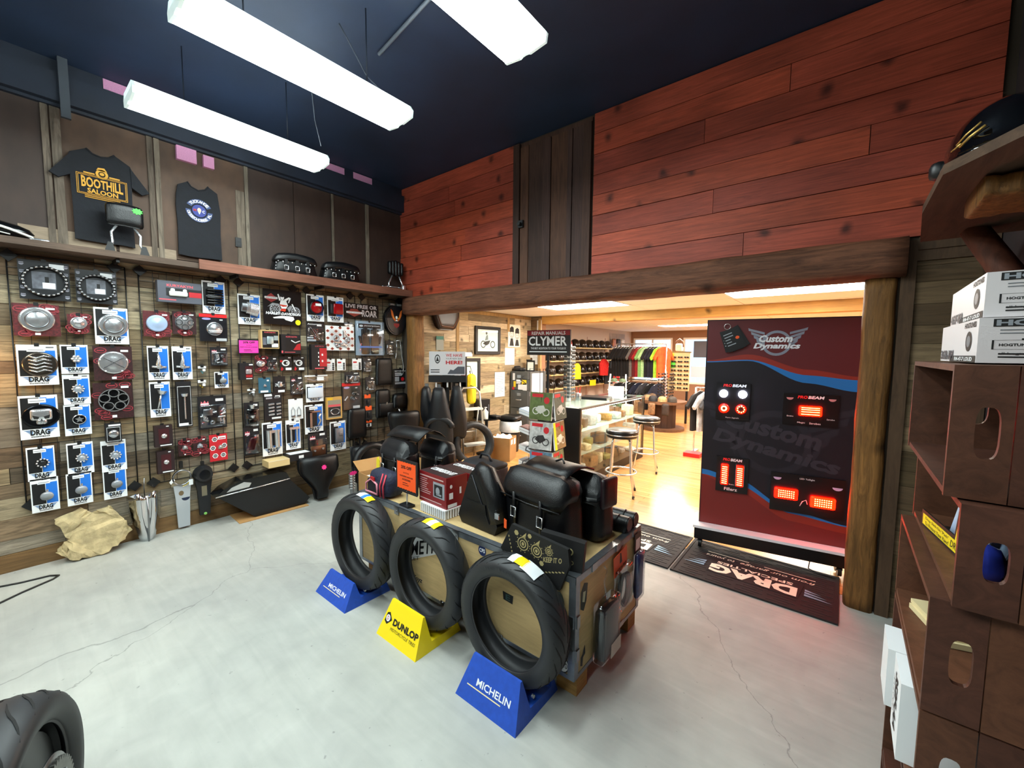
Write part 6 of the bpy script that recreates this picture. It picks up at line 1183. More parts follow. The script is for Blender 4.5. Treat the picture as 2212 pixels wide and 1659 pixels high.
part('lettering',probeam(x0+w*.2,x1-w*.2,z1-.032),[mat('probeam_red','#d02020',.5,emit=.3),WHITE],p); part('lettering',MB().text('Fillerz',x0+w*.28,x1-w*.32,z0+.012,z0+.036,-.0166,0,bold=.01),WHITE,p); part('lettering',MB().text('Brake',x0+w*.42,x0+w*.58,z0+.06,z0+.068,-.0166,0),WHITE,p)
for k,s in enumerate((.27,.74)):
    cx=x0+w*s; cz=(z0+z1)/2; part('red_lamp',MB().rbox((cx,-.024,cz),(.052,.016,.17),.02,6),LRD if k==0 else LRD,p); f=MB()
    for q in range(9): f.box(cx-.018,cx+.018,-.0345,-.0325,cz-.072+.0165*q,cz-.067+.0165*q)
    part('led_bars',f,LHOT,p)
part('bezel',MB().box(x0+w*.61,x0+w*.63,-.03,-.016,z0+.06,z1-.05).box(x0+w*.86,x0+w*.88,-.03,-.016,z0+.06,z1-.05),STEEL,p)
p,x0,x1,z0,z1=plaque(.50,.96,.70,.875); w=x1-x0
part('lettering',MB().text('LED Taillight',x0+w*.4,x0+w*.6,z1-.035,z1-.02,-.0166),[WHITE],p)
for k,s in enumerate((.22,.72)):
    cx=x0+w*s; cz=z0+.14-.03*k+.0; part('red_lamp',MB().rbox((cx,-.026,cz),(.15,.022,.085),.035,6),LRD if k==0 else LR,p); f=MB()
    for i in range(8):
        for j in range(4): f.box(cx-.05+.0135*i,cx-.043+.0135*i,-.0388,-.0368,cz-.026+.0155*j,cz-.02+.0155*j)
    part('led_dots',f,LHOT,p)
part('emblem',MB().disc(x0+w*.09,z1-.035,.026,.02,-.0166,0,14,PI,2*PI).disc(x0+w*.9,z1-.06,.03,.022,-.0166,0,14,PI,2*PI),[mat('pale_violet','#b9a9cc',.4)],p)
part('wire',MB().tube([(x0+w*.42,-.02,z0+.06),(x0+w*.45,-.03,z0+.1),(x0+w*.5,-.02,z0+.11),(x0+w*.52,-.02,z0+.08)],.003,5),WHITE,p)
# ledge, kick board, casters
part('ledge',MB().box(-.035,W+.02,-.10,.06,Z0-.02,Z0),mat('ledge_white','#e6e6ec',.35),o); part('kick_board',MB().box(-.025,W+.01,-.085,.055,.075,Z0-.021),mat('kick_black','#0a0a0c',.4),o)
for x in (.02,W-.05):
    for yy in (-.05,.03): c=part('caster',MB().cyl((x-.012,yy,.035),(x+.012,yy,.035),.034,None,16).box(x-.018,x+.018,yy-.012,yy+.012,.045,.075),BLACK,o)
part('power_lead',MB().tube([(W*.78,-.02,.075),(W*.76,-.1,.03),(W*.82,-.12,.012),(W*.9,-.13,.012)],.004,5),BLACK,o)
# hanging sample tags
tg=thing('sample_cards','bunch of black product cards hanging from a ring on the display board','product cards',(-.885+.145*math.cos(R(10)),3.60+.145*math.sin(R(10))-.006,1.82),R(10))
part('ring',MB().tube([(.022*math.cos(a),-.008,-.005+.022*math.sin(a)) for a in [2*PI*k/14 for k in range(14)]],.003,5,True),CHROME,tg)
for k,a in enumerate((.55,.3,.42)):
    c=part('card',MB().box(-.065,.065,-.008-.005*k,-.005-.005*k,-.2,-.03,mx=RY(-a)),mat('card_black','#101014',.4),tg); part('card_print',MB().lines(-.055,.01,-.16,-.05,-.0085-.005*k,5,0,k,.3,mx=RY(-a)).disc(.03,-.11,.014,.012,-.0086-.005*k,1,12,mx=RY(-a)),[SILVER,ORANGE],c)
# ------------------------------------------------------------------ crate shelves on the right
CRW=wood('stained_crate_wood',['#553526','#5e3c2a','#4d2f24'],(4,4,6),.5,0,.35,.15)
def holed(mb,w,h,cx,cz,rx,rz,t,mx=None,n=24):
    """flat board in x,z with a hand hole"""
    inn=[];out=[]
    for i in range(n):
        a=2*PI*i/n; c,s=math.cos(a),math.sin(a); e=.6
        inn.append((cx+rx*math.copysign(abs(c)**e,c),cz+rz*math.copysign(abs(s)**e,s)))
        k=min((w-cx)/c if c>1e-6 else (cx/-c if c<-1e-6 else 1e9),(h-cz)/s if s>1e-6 else (cz/-s if s<-1e-6 else 1e9)); out.append([cx+c*k,cz+s*k])
    for X,Z in ((0,0),(w,0),(w,h),(0,h)):
        j=min(range(n),key=lambda i:(out[i][0]-X)**2+(out[i][1]-Z)**2); out[j]=[X,Z]
    vs=[(x,y,z) for y in (0,t) for x,z in inn]+[(x,y,z) for y in (0,t) for x,z in out]
    fs=[]
    for i in range(n):
        j=(i+1)%n; fs+=[(i,j,2*n+j,2*n+i),(n+i,3*n+i,3*n+j,n+j),(i,n+i,n+j,j),(2*n+i,2*n+j,3*n+j,3*n+i)]
    return mb.add(vs,fs,0,False,mx)
def open_crate(label,x0,x1,y0,y1,z0,z1):
    o=thing('wooden_crate',label,'crate',(x0,y0,z0),0,'stacked wooden crates'); w=x1-x0; l=y1-y0; h=z1-z0; t=.013
    part('end_board',holed(MB(),.085,h-.002,.052,h*.5,.017,h*.19,t),CRW,o); part('end_board',MB().box(.087,w,0,t,0,h-.002),CRW,o)
    part('end_board',holed(MB(),w,h-.002,w*.35,h*.5,.03,h*.19,t,T(0,l-t,0)),CRW,o)
    part('bottom_board',MB().box(.002,w,t,l-t,0,t),CRW,o); part('top_board',MB().box(.0,w,t,l-t,h-t-.002,h-.002),CRW,o); part('back_board',MB().box(w-t,w,t,l-t,t,h-t-.002),CRW,o)
    return o
open_crate('empty stained wooden crate at the top of the stack, under the white cartons',.17,.55,1.2,1.82,1.315,1.585)
open_crate('stained wooden crate holding the yellow tray, second from the top',.192,.55,1.17,1.80,1.10,1.313)
open_crate('stained wooden crate with a cream booklet, third from the top of the stack',.165,.55,1.2,1.78,.845,1.098)
open_crate('stained wooden crate with white cartons sticking out, fourth from the top',.165,.55,1.2,1.78,.58,.843)
open_crate('stained wooden crate second from the floor',.165,.55,1.2,1.78,.295,.578)
open_crate('stained wooden crate at the bottom of the stack',.165,.55,1.2,1.78,0.0,.293)
# white speaker cartons on the top crate
for k,(x,y,z,sh,lab) in enumerate(((.214,1.30,1.5865,0,'white speaker carton with black print, lower of two on the crates'),(.222,1.32,1.683,.0,'white speaker carton with black print, upper of two on the crates'))):
    o=thing('speaker_carton',lab,'box',(x,y,z),-.02*k,'white speaker cartons'); w,l,h=.36,.42,.094
    part('carton',MB().box(0,w,0,l,0,h),mat('white_carton','#d8d2d4',.5),o)
    f=MB(); y_=-.0008; f.quad(.02,.34,h*.80,h*.97,y_,0); f.text('HOGTUNES',.024,.2,h*.82,h*.95,y_-.0005,1,bold=.05); f.lines(.03,.3,h*.62,h*.76,y_,2,2,3,.3); f.text('www.hogtunes.com',.09,.17,h*.56,h*.6,y_,2)
    f.quad(.02,.33,h*.3,h*.305,y_,0); f.quad(.02,.33,h*.50,h*.505,y_,0); f.quad(.02,.023,h*.3,h*.505,y_,0); f.quad(.06,.3,h*.5,h*.54,y_,0); f.text('HOGTUNES',.03,.075,h*.37,h*.43,y_,0,bold=.04); f.disc(.1,h*.4,.012,.007,y_,2,10); f.disc(.14,h*.4,.014,.009,y_,0,12); f.lines(.03,.3,h*.1,h*.24,y_,2,0,5,.45)
    f.text('all hogtunes products are designed and',.03,.2,h*.17,h*.24,y_-.0004,0); part('front_print',f,[INK,SILVER,GREY],o)
    mx=T(-.0008,0,0)@RZ(-PI/2); f=MB(); f.quad(-.28,-.005,0.0,h*.16,0,0,mx); f.text('362R-RM' if k==0 else '462F-RM',-.41,-.24,h*.05,h*.32,-.0005,3,bold=.05,mx=mx); f.text('RM-47-7 LOUD',-.22,-.03,h*.03,h*.13,-.0005,1,bold=.03,mx=mx); f.disc(-.08,h*.5,.03,h*.24,0,0,18,mx=mx); f.disc(-.08,h*.5,.018,h*.14,-.0004,2,14,mx=mx); f.text('HOGTUNES',-.13,-.02,h*.82,h*.95,0,0,bold=.04,mx=mx); part('end_print',f,[INK,WHITE,GREY,mat('outline_grey','#4a4a52',.5)],o)
# yellow tray with packets in crate two
o=thing('display_tray','black and yellow cardboard tray of saddlebag lid pads in the second crate','tray',(.226,1.50,1.1135),-1.40)
f=MB().prism([(-.16,0),(.16,0),(.16,.12),(.06,.12),(.045,.045),(-.16,.045)],-.002,.002); part('tray_front',f,mat('tray_black','#15120c',.5),o)
part('yellow_print',MB().poly([(-.15,.006),(.15,.006),(.15,.11),(.07,.11),(.052,.036),(-.15,.036)],-.0028),mat('tray_yellow','#ecd21a',.45),o)
part('lettering',MB().text('BAGGER',.062,.145,.075,.1,-.0034,bold=.04).text('BUDZ',.062,.145,.042,.07,-.0034,bold=.05).text('Drop Stick-On "Pads"',-.13,.02,.022,.032,-.0034).text('To Protect Your Paint!',-.13,.02,.009,.019,-.0034).text('DRIVO',.03,.1,.012,.03,-.0034,shear=.2),INK,o)
part('tray_floor',MB().box(-.16,.16,.002,.09,0,.004),mat('tray_black','#15120c',.5),o)
for k,a in enumerate((-.3,-.1,.12)): part('packet',MB().box(-.05,.05,-.001,.002,0,.14,mx=T(-.03+.03*k,.03+.02*k,.005)@RX(-.25)@RY(a*.6)),mat('packet_blue','#9fb4cf',.3,noise=(30,.2)),o)
tag(part('blue_spray_can',MB().rbox((0,0,.045),(.07,.07,.085),.03,6),mat('can_blue','#27348f',.3),None,(.25,1.30,1.114)),'small blue wrapped pack seen through the second crate hand hole','package')
o=thing('cream_booklets','pair of cream booklets lying in the third crate','booklets',(.20,1.60,.8595),.3); part('booklet',MB().box(0,.2,-.13,.05,0,.014),mat('booklet_cream','#d8c79a',.6),o); part('booklet',MB().box(.005,.2,-.12,.055,.0145,.026),mat('booklet_cream','#d8c79a',.6),o)
for k,(x,y,rz,h,lab) in enumerate(((.21,1.42,0,.2,'white carton printed 352F-AA sticking out of the fourth crate'),(.20,1.62,0,.17,'plain white carton behind the printed one in the fourth crate'))):
    o=thing('speaker_carton',lab,'box',(x-.06,y,.5945),rz,'cartons in the fourth crate'); part('carton',MB().box(0,.3,-.07,.07,0,h),WHITE,o)
    if k==0: mx=T(-.0008,0,0)@RZ(-PI/2); part('end_print',MB().text('352F-AA',-.075,.075,-.025,.025,0,0,bold=.04,mx=mx@T(0,0,h*.5)@RY(PI/2)).text('AA-LOUD',-.05,.05,-.01,.01,0,1,mx=mx@T(-.045,0,h*.5)@RY(PI/2)),[INK,GREY],o)
# slab shelf with helmet
o=thing('slab_shelf','rough live-edge slab shelf on the right wall carrying the helmet','shelf',(0,0,0))
part('slab',MB().prism([(.2,1.85),(.2,2.3),(.25,2.86),(.6,2.86),(.6,1.3),(.42,1.5),(.31,1.66)],0,.03,mx=Matrix(((1,0,0,0),(0,0,1,0),(0,1,0,2.155),(0,0,0,1)))),wood('slab_wood',['#4a382b','#4a382b'],(6,.8,8),.8,0,.4,.4),o)
part('bark_log',hewn(.30,.6,1.9,2.2,2.08,2.153,0,18,.05,9),POST,o)
part('branch_brace',MB().tube([(.60,2.6,1.55),(.56,2.6,1.75),(.50,2.65,1.95),(.40,2.7,2.155)],[.06,.055,.05,.045],10),wood('branch_wood',['#5a3324','#5a3324'],(4,4,2),.7,0,.4,.4),o)
part('ledger',MB().box(.28,.6,3.2,3.33,2.155,2.185),CRW,o) if 0 else None
o=thing('half_helmet','glossy black half helmet with a gold and pink badge on the slab shelf','helmet',(.335,1.93,2.186),.3); GB=mat('gloss_black','#08090b',.15)
hp=[]; 
for j in range(10):
    a=PI/2*j/9; hp.append((.135*math.cos(a) if j<9 else .001,.03+.15*math.sin(a)))
part('shell',MB().lathe([(.128,.0),(.136,.01),(.137,.03)]+hp,36,sx=.92,sy=1.12),mat('helmet_black','#050608',.05,coat=1),o)
part('brim',MB().lathe([(.129,-.0),(.14,.0),(.141,.012),(.13,.014)],36,sx=.92,sy=1.12,closed=True),DARK,o)
part('badge',MB().tube([(-.125,-.05,.04),(-.118,-.08,.055),(-.10,-.11,.07)],.004,5).tube([(-.128,-.04,.05),(-.122,-.07,.066),(-.105,-.1,.085)],.003,5).tube([(-.13,-.02,.04),(-.127,-.06,.046)],.003,5),mat('badge_gold','#c9a35a',.3,.7),o)
part('strap',MB().rbox((-.10,.11,-.0+.03),(.05,.05,.06),.02,4),BLACK,o)
# ------------------------------------------------------------------ motorcycle wheel at the viewer's feet
o=thing('sprocket_wheel','worn fat motorcycle rear wheel with sprocket standing on the concrete','wheel',(-1.68,-.08,0.0),R(160)); 
tyre(o,.315,.095,(22,.5),80)
part('rim',MB().lathe([(.222,-.07),(.232,-.075),(.235,-.06),(.2,-.03),(.2,.03),(.235,.06),(.232,.075),(.222,.07)],48,axis='y',c=(0,0,.315)),mat('rim_black','#101113',.3,.3),o)
part('disc_cover',MB().cyl((0,-.05,.315),(0,.05,.315),.205,.205,40),mat('rim_black','#101113',.3,.3),o)
sp=MB(); n=44
poly=[]
for k in range(n): 
    for d,r in ((0,.118),(.3,.128),(.6,.128),(.9,.118)): a=2*PI*(k+d)/n; poly.append((r*math.cos(a),.315+r*math.sin(a)))
part('sprocket',MB().prism(poly,-.115,-.105),mat('dirty_steel','#6b6a66',.4,.8,noise=(30,.3)),o); part('hub',MB().cyl((0,-.135,.315),(0,.1,.315),.05,None,24),mat('dirty_steel','#6b6a66',.4,.8),o)
for k in range(6): a=2*PI*k/6; part('sprocket_bolt',MB().cyl((.085*math.cos(a),-.125,.315+.085*math.sin(a)),(.085*math.cos(a),-.112,.315+.085*math.sin(a)),.01,None,8),STEEL,o)
part('axle',MB().cyl((0,-.15,.315),(0,-.13,.315),.015,None,10),STEEL,o); part('brake_disc',MB().lathe([(.085,-.1),(.14,-.1),(.14,-.096),(.085,-.096)],40,axis='y',c=(0,0,.315),closed=True),mat('disc_steel','#8c8d8f',.3,.9),o)
# ------------------------------------------------------------------ rear shop, left side
def wallR(name,label,cat,y,z,off=.02): return thing(name,label,cat,(XA+off,y,z),QA)
# seat display stand
o=thing('seat_display','black metal seat display stand with a printed header box','display stand',(-4.23,3.83,0),.8)
part('post',MB().box(-.02,.02,.05,.09,0,1.3).box(-.2,.2,-.1,.2,0,.03),BLACK,o); part('ledge',MB().box(-.25,.25,-.13,.12,1.19,1.25).box(-.25,.25,-.13,-.11,1.25,1.28),BLACK,o)
hb=part('header_box',MB().box(-.24,.24,-.12,.1,1.285,1.60),mat('header_grey','#c9cdd4',.5),o)
f=MB().text('WE HAVE',-.02,.2,1.53,1.57,-.1208,0,bold=.015).text('YOUR NEW SEAT',-.02,.2,1.495,1.515,-.1208,1).text('HERE!',-.02,.2,1.43,1.48,-.1208,0,bold=.04); f.ring(-.13,1.5,.045,.06,-.1208,1,20,sx=.6); f.poly([(-.15,1.47),(-.11,1.47),(-.13,1.54)],-.1212,1); f.poly([(-.0,1.3),(.23,1.3),(.23,1.40),(.14,1.40),(.08,1.35),(.04,1.36)],-.121,2); f.lines(-.22,-.1,1.31,1.37,-.1208,2,1,2,.4)
part('header_print',f,[RED,INK,mat('print_slate2','#4a505c',.5)],hb)
part('peg',MB().cyl((-.15,-.1,1.19),(-.15,-.1,1.12),.012,None,8).cyl((.0,-.1,1.19),(0,-.1,1.12),.012,None,8).cyl((.17,-.1,1.19),(.17,-.1,1.12),.012,None,8),WHITE,o)
SEATM=mat('seat_vinyl','#15181d',.5,noise=(30,.15))
def hangseat(label,x,y,rz,tilt,w,h,two):
    o=thing('motorcycle_saddle',label,'motorcycle seat',(x,y,1.15),(tilt,0,rz),'seats on the display stand')
    def fn(q):
        t=.5-q.z/h; t=max(0,min(1,t)); k=.42+.58*math.sin(min(1,t*1.25)*PI/2)**1.3 if t<.8 else 1-.9*(t-.8)**1.2
        return Vector((q.x*k,q.y-.05*math.sin(t*PI*1.3)*math.cos(q.x/w*PI),q.z))
    part('cushion',MB().rbox((0,-.07,-h/2),(w,.13,h),.06,10,fn=fn),SEATM,o)
    if two: part('backrest_roll',MB().tube([(.17*math.cos(a),-.15,-h*.6+.12*math.sin(a)) for a in [PI*k/10 for k in range(11)]],.035,8),SEATM,o)
    part('tongue',MB().box(-.02,.02,-.05,-.02,-.02,.03),STEEL,o)
hangseat('black two-up seat with a raised roll, middle of the display stand',-4.09,3.56,.75,.12,.36,.86,True)
hangseat('black smooth seat on the right of the display stand',-4.06,3.83,.95,.1,.29,.74,False)
hangseat('black seat half hidden at the left of the display stand',-4.29,3.53,.6,.1,.24,.62,False)
# black cubby shelf with clipboard
o=thing('cubby_shelf','black open cubby shelf with papers beside the seat display','shelf',(-4.38,4.17,0),QA)
part('cubby',MB().box(-.16,.16,-.02,.16,1.05,1.08).box(-.16,.16,-.02,.16,1.5,1.53).box(-.16,-.14,-.02,.16,1.08,1.5).box(.14,.16,-.02,.16,1.08,1.5).box(-.14,.14,.14,.16,1.08,1.5).box(-.14,.14,-.02,.14,1.19,1.205),BLACK,o)
part('leg',MB().box(-.15,-.12,.1,.13,0,1.05),BLACK,o); part('leg',MB().box(.12,.15,.1,.13,0,1.05),BLACK,o)
tag(part('clipboard',MB().box(-.06,.06,0,.008,0,.24).box(-.03,.03,-.006,0,.22,.25),mat('clip_grey','#8d97a8',.5),None,(-4.36,4.15,1.206),(-.12,0,QA)),'grey clipboard standing in the black cubby','clipboard')
tag(part('red_binder',MB().box(-.01,.012,-.02,.1,0,.27),RED,None,(-4.37,4.27,1.206),(0,0,QA)),'thin red binder standing in the black cubby','binder')
tag(part('orange_tin',MB().rbox((0,0,.03),(.14,.1,.06),.012,4),ORANGE,None,(-4.38,4.10,1.531),(0,0,QA)),'orange tin lying on top of the black cubby','tin')
tag(part('paper_stack',MB().box(-.1,.1,-.07,.07,0,.04).box(-.08,.11,-.06,.06,.04,.06,mx=RZ(.2)),WHITE,None,(-4.36,4.27,1.531),(0,0,QA)),'small stack of white papers on the black cubby','papers')
# hanging leather fender near the beam
o=wallR('leather_fender','dark brown leather seat shell hanging under the beam','seat',4.04,1.93,.02); part('shell',MB().rbox((0,-.06,.16),(.50,.1,.36),.1,8,fn=lambda q:Vector((q.x*(1-.35*max(0,-q.z)/.18),q.y,q.z))),mat('brown_leather_dark','#2a1a14',.35),o); part('edge',MB().tube([(-.2,-.1,.2),(-.12,-.11,.03),(.1,-.11,.02),(.22,-.1,.18)],.012,6),mat('brown_leather_tan','#6a4630',.4),o)
o=wallR('green_notice','small green and grey notice beside the corner post','notice',3.98,1.62,.02); part('sheet',MB().box(-.07,.07,-.004,0,0,.2),mat('notice_grey','#8a8f86',.6),o); part('green_band',MB().quad(-.07,.07,.15,.2,-.0046),mat('notice_green','#2f6f60',.6),o)
# framed prints
def frame(label,y0,y1,z0,z1,bike=True):
    w=y1-y0;h=z1-z0; o=wallR('framed_print',label,'picture frame',(y0+y1)/2,z0,.02)
    part('frame',MB().box(-w/2,w/2,-.03,-.005,0,.05).box(-w/2,w/2,-.03,-.005,h-.05,h).box(-w/2,-w/2+.05,-.03,-.005,.05,h-.05).box(w/2-.05,w/2,-.03,-.005,.05,h-.05),BLACK,o); part('mount',MB().box(-w/2+.05,w/2-.05,-.012,-.004,.05,h-.05),mat('mount_white','#e8ebee',.5),o)
    f=MB(); y=-.0126; s=w*.16; cz=h*.36
    for cx in (-w*.18,w*.2): f.ring(cx,cz,s*.45,s*.62,y,0,18)
    f.poly([(-w*.2,cz+s*.1),(-w*.05,cz-s*.2),(w*.05,cz+s*.1),(w*.1,cz+s*.7),(-w*.1,cz+s*.5)],y,0); f.poly([(-w*.12,cz+s*.6),(-w*.06,cz+s*1.5),(-w*.0,cz+s*1.6),(w*.02,cz+s*.8)],y,1); f.disc(-w*.05,cz+s*1.9,s*.22,s*.28,y,0,12); f.quad(-w*.28,w*.3,cz-s*.75,cz-s*.7,y,1)
    part('drawing',f,[mat('sketch_dark','#3a3d42',.6),mat('sketch_grey','#8a8d92',.6)],o); part('glazing',MB().quad(-w/2+.05,w/2-.05,.05,h-.05,-.02),GLASS,o)
frame('black framed motorcycle rider sketch high on the rear plank wall',4.69,5.29,1.56,2.01)
frame('black framed motorcycle sketch low behind the yellow bag',4.40,4.80,.98,1.50)
o=wallR('caricature','black and white cartoon drawing of two faces pinned to the planks','drawing',5.69,1.69,.02); part('sheet',MB().box(-.17,.17,-.003,0,0,.39),mat('paper_cream','#e9e4d8',.6),o); f=MB(); y=-.0036
for cx,cz in ((-.07,.22),(.08,.2)): f.ring(cx,cz,.05,.058,y,0,18); f.poly([(cx-.06,cz+.04),(cx+.06,cz+.04),(cx+.05,cz+.12),(cx,cz+.14),(cx-.05,cz+.11)],y); f.disc(cx-.02,cz+.01,.008,.008,y-.0003,0,8); f.disc(cx+.02,cz+.01,.008,.008,y-.0003,0,8); f.disc(cx,cz-.025,.02,.01,y-.0003,0,10,PI,2*PI); f.poly([(cx-.06,.02),(cx+.06,.02),(cx+.03,cz-.07),(cx-.03,cz-.07)],y)
part('ink',f,INK,o)
for lab,y,z,w,h,c in (('white typed sheet pinned under the cartoon drawing',5.57,1.38,.26,.29,WHITE),('pale blue sheet pinned beside the filing cabinet',5.31,.84,.26,.42,mat('sheet_blue','#c9dde6',.6))):
    o=wallR('pinned_sheet',lab,'paper',y,z,.02); part('sheet',MB().box(-w/2,w/2,-.003,0,0,h),c,o); part('print',MB().lines(-w*.4,w*.4,h*.1,h*.92,-.0036,12,0,5,.25),mat('print_faint','#8f9aa2',.6),o)
for k,(x,z,w,h) in enumerate(((-4.50,1.5,.14,.4),(-4.45,1.38,.16,.3),(-4.40,1.9,.1,.28))):
    o=thing('notice_sheet',['long white notice on the short plank wall','wide white notice low on the short plank wall','white notice high on the short plank wall'][k],'paper',(x+.02*k,6.18-.004*k-.002,z)); part('sheet',MB().box(-w/2,w/2,-.003,0,0,h),WHITE,o); part('print',MB().lines(-w*.4,w*.4,h*.1,h*.92,-.0036,9,0,k+3,.25),mat('print_faint','#8f9aa2',.6),o)
# yellow bag on a hook
o=wallR('yellow_bag','bright yellow drawstring bag hanging beside the framed sketch','bag',4.43,.82,.17); part('bag',MB().rbox((0,-.04,.22),(.17,.1,.46),.05,8,fn=lambda q:Vector((q.x*(.55+.45*math.cos(q.z*4)),q.y,q.z))),mat('bag_yellow','#f0d21a',.55),o); part('cord',MB().tube([(-.02,-.04,.44),(.0,-.02,.56),(.03,-.04,.44)],.004,5).tube([(-.07,-.092,.28),(.07,-.092,.24)],.005,5),BLACK,o); part('hook',MB().cyl((0,-.02,.56),(0,.15,.56),.006,None,6),BLACK,o)
# step ladder
o=thing('step_ladder','silver folding step ladder standing behind the spare tyre','ladder',(-4.26,4.30,0),QA-.3); AL=mat('ladder_alu','#c9cbc6',.3,.7)
part('front_frame',MB().tube([(-.19,-.18,.0),(-.16,.02,1.0),(-.1,.04,1.07),(.1,.04,1.07),(.16,.02,1.0),(.19,-.18,.0)],.014,8),AL,o); part('rear_frame',MB().tube([(-.17,.2,0),(-.15,.03,.78)],.012,8).tube([(.17,.2,0),(.15,.03,.78)],.012,8).tube([(-.16,.12,.4),(.16,.12,.4)],.01,6),AL,o)
for k,z in enumerate((.25,.5,.75)): part('step',MB().box(-.17,.17,-.15+.17*k/3*1.0-.05,-.15+.17*k/3+.09,z,z+.025),mat('step_white','#d5d5cf',.5),o)
# spare tyre and wooden chock
o=thing('knobbly_motorcycle_tyre','black knobbly tyre leaning on the step ladder','tyre',(-3.93,4.05,.02),(-.18,0,1.15)); tyre(o,.31,.085,(26,.12),64)
tag(part('wooden_chock',MB().prism([(-.17,0),(.12,0),(.17,.08),(-.1,.14)],-.05,.05),mat('pale_pine','#d9b67a',.6),None,(-3.84,3.86,.005),(0,0,.5)),'pale wooden wedge lying on the floor by the spare tyre','wedge')
# round side table with speaker and bottle
o=thing('side_table','round black side table by the rear plank wall','table',(-4.32,4.72,0)); part('table_top',MB().cyl((0,0,.56),(0,0,.58),.22,None,28),mat('gloss_black','#08090b',.15),o); part('column',MB().cyl((0,0,.02),(0,0,.56),.025,None,12),BLACK,o); part('base',MB().lathe([(.001,.02),(.16,.015),(.16,0),(.001,0)],24),BLACK,o)
o=thing('black_speaker','square black speaker box on the round table','speaker',(-4.42,4.72,.5805),QA-.3); part('cabinet',MB().box(-.1,.1,-.08,.08,0,.28),mat('speaker_black','#0c0c0f',.4),o); part('buttons',MB().box(.07,.08,-.0815,-.08,.06,.2),GREY,o)
o=thing('bottle','white pump bottle on the round table','bottle',(-4.22,4.58,.5805)); part('bottle_body',MB().lathe([(.001,0),(.042,0),(.045,.01),(.045,.11),(.03,.13),(.018,.14),(.018,.15),(.001,.15)],20),mat('bottle_white','#e0e4dc',.3),o); part('pump',MB().cyl((0,0,.15),(0,0,.18),.012,None,10).box(-.01,.03,-.008,.008,.175,.185),WHITE,o)
tag(part('phone_base',MB().rbox((0,0,.02),(.16,.12,.04),.012,4),BLACK,None,(-4.2,4.78,.5805)),'flat black gadget on the round table','gadget')
# waste bin with bag and seat pad
o=thing('waste_bin','round black waste bin with a white liner by the cabinet','bin',(-4.16,5.12,0)); part('bin',MB().lathe([(.001,0),(.13,0),(.17,.48),(.16,.48),(.125,.02),(.001,.02)],24),BLACK,o); part('liner',MB().lathe([(.172,.5),(.18,.47),(.185,.36),(.178,.33)],24),mat('liner_white','#dfe3e6',.6,noise=(20,.2)),o)
tag(part('seat_cushion',MB().rbox((0,0,.04),(.32,.28,.09),.04,8),LEATHER,None,(-4.16,5.12,.503),(.0,0,.3)),'black seat cushion lying on the waste bin','cushion')
o=thing('parcel_box','brown cardboard box with an open top on the wooden floor','box',(-3.93,4.66,.004),.35)
part('walls',MB().box(-.16,.16,-.15,-.144,0,.34).box(-.16,.16,.144,.15,0,.34).box(-.16,-.154,-.144,.144,0,.34).box(.154,.16,-.144,.144,0,.34).box(-.16,.16,-.15,.15,0,.006),CARDB,o); part('packing_paper',MB().rbox((0,0,.30),(.26,.24,.1),.04,8,fn=lambda q:q+Vector((0,0,.02*math.sin(q.x*60+q.y*40)))),WHITE,o); part('label',MB().box(.161,.1615,-.1,-.02,.24,.31).box(.161,.1615,.03,.11,.22,.31),WHITE,o)
# filing cabinet
o=thing('filing_cabinet','dark grey four-drawer filing cabinet covered with notes','cabinet',(-4.34,5.58,0)); CG=mat('cabinet_grey','#4a4d4e',.45)
part('body',MB().box(-.2,.2,.0,.5,0,1.27),CG,o)
for k in range(4):
    z=.03+.31*k; d=part('drawer',MB().box(-.185,.185,-.018,-.0005,z,z+.295),CG,o); part('handle',MB().tube([(-.06,-.02,z+.14),(-.05,-.04,z+.135),(.05,-.04,z+.135),(.06,-.02,z+.14)],.006,6),CHROME,d); part('label_holder',MB().box(-.04,.04,-.022,-.018,z+.2,z+.25).quad(-.03,.03,z+.21,z+.24,-.0225),STEEL,d)
for x,z,w,h,c in ((-.12,1.0,.05,.1,YELLOW),(-.06,1.06,.09,.07,WHITE),(.06,1.05,.1,.08,YELLOW),(-.02,.96,.1,.09,WHITE),(.08,.95,.09,.12,WHITE),(-.15,.95,.05,.05,RED),(-.14,1.12,.05,.12,WHITE)): part('note',MB().quad(x,x+w,z,z+h,-.0195),c,o)
part('note',MB().add([(.2008,.08,.85),(.2008,.42,.85),(.2008,.42,1.24),(.2008,.08,1.24)],[(0,1,2,3)]),WHITE,o)
tag(part('desk_phone',MB().rbox((0,0,.03),(.18,.16,.06),.02,4).rbox((-.05,0,.07),(.05,.16,.04),.02,4),BLACK,None,(-4.44,5.70,1.271)),'black desk telephone on the filing cabinet','telephone')
o=thing('photo_block','black photo stand with a pale picture on the cabinet','photo frame',(-4.24,5.75,1.271),.1); part('frame',MB().box(-.08,.08,0,.02,0,.19),BLACK,o); part('picture',MB().quad(-.06,.06,.02,.16,-.001),mat('photo_pale','#c9cfc9',.5),o)
tag(part('camera_lens',MB().cyl((0,0,0),(0,0,.16),.055,.05,18).cyl((0,0,.16),(0,0,.2),.045,.06,18),DARK,None,(-4.40,5.93,1.271)),'dark cup-shaped holder on the filing cabinet','holder')
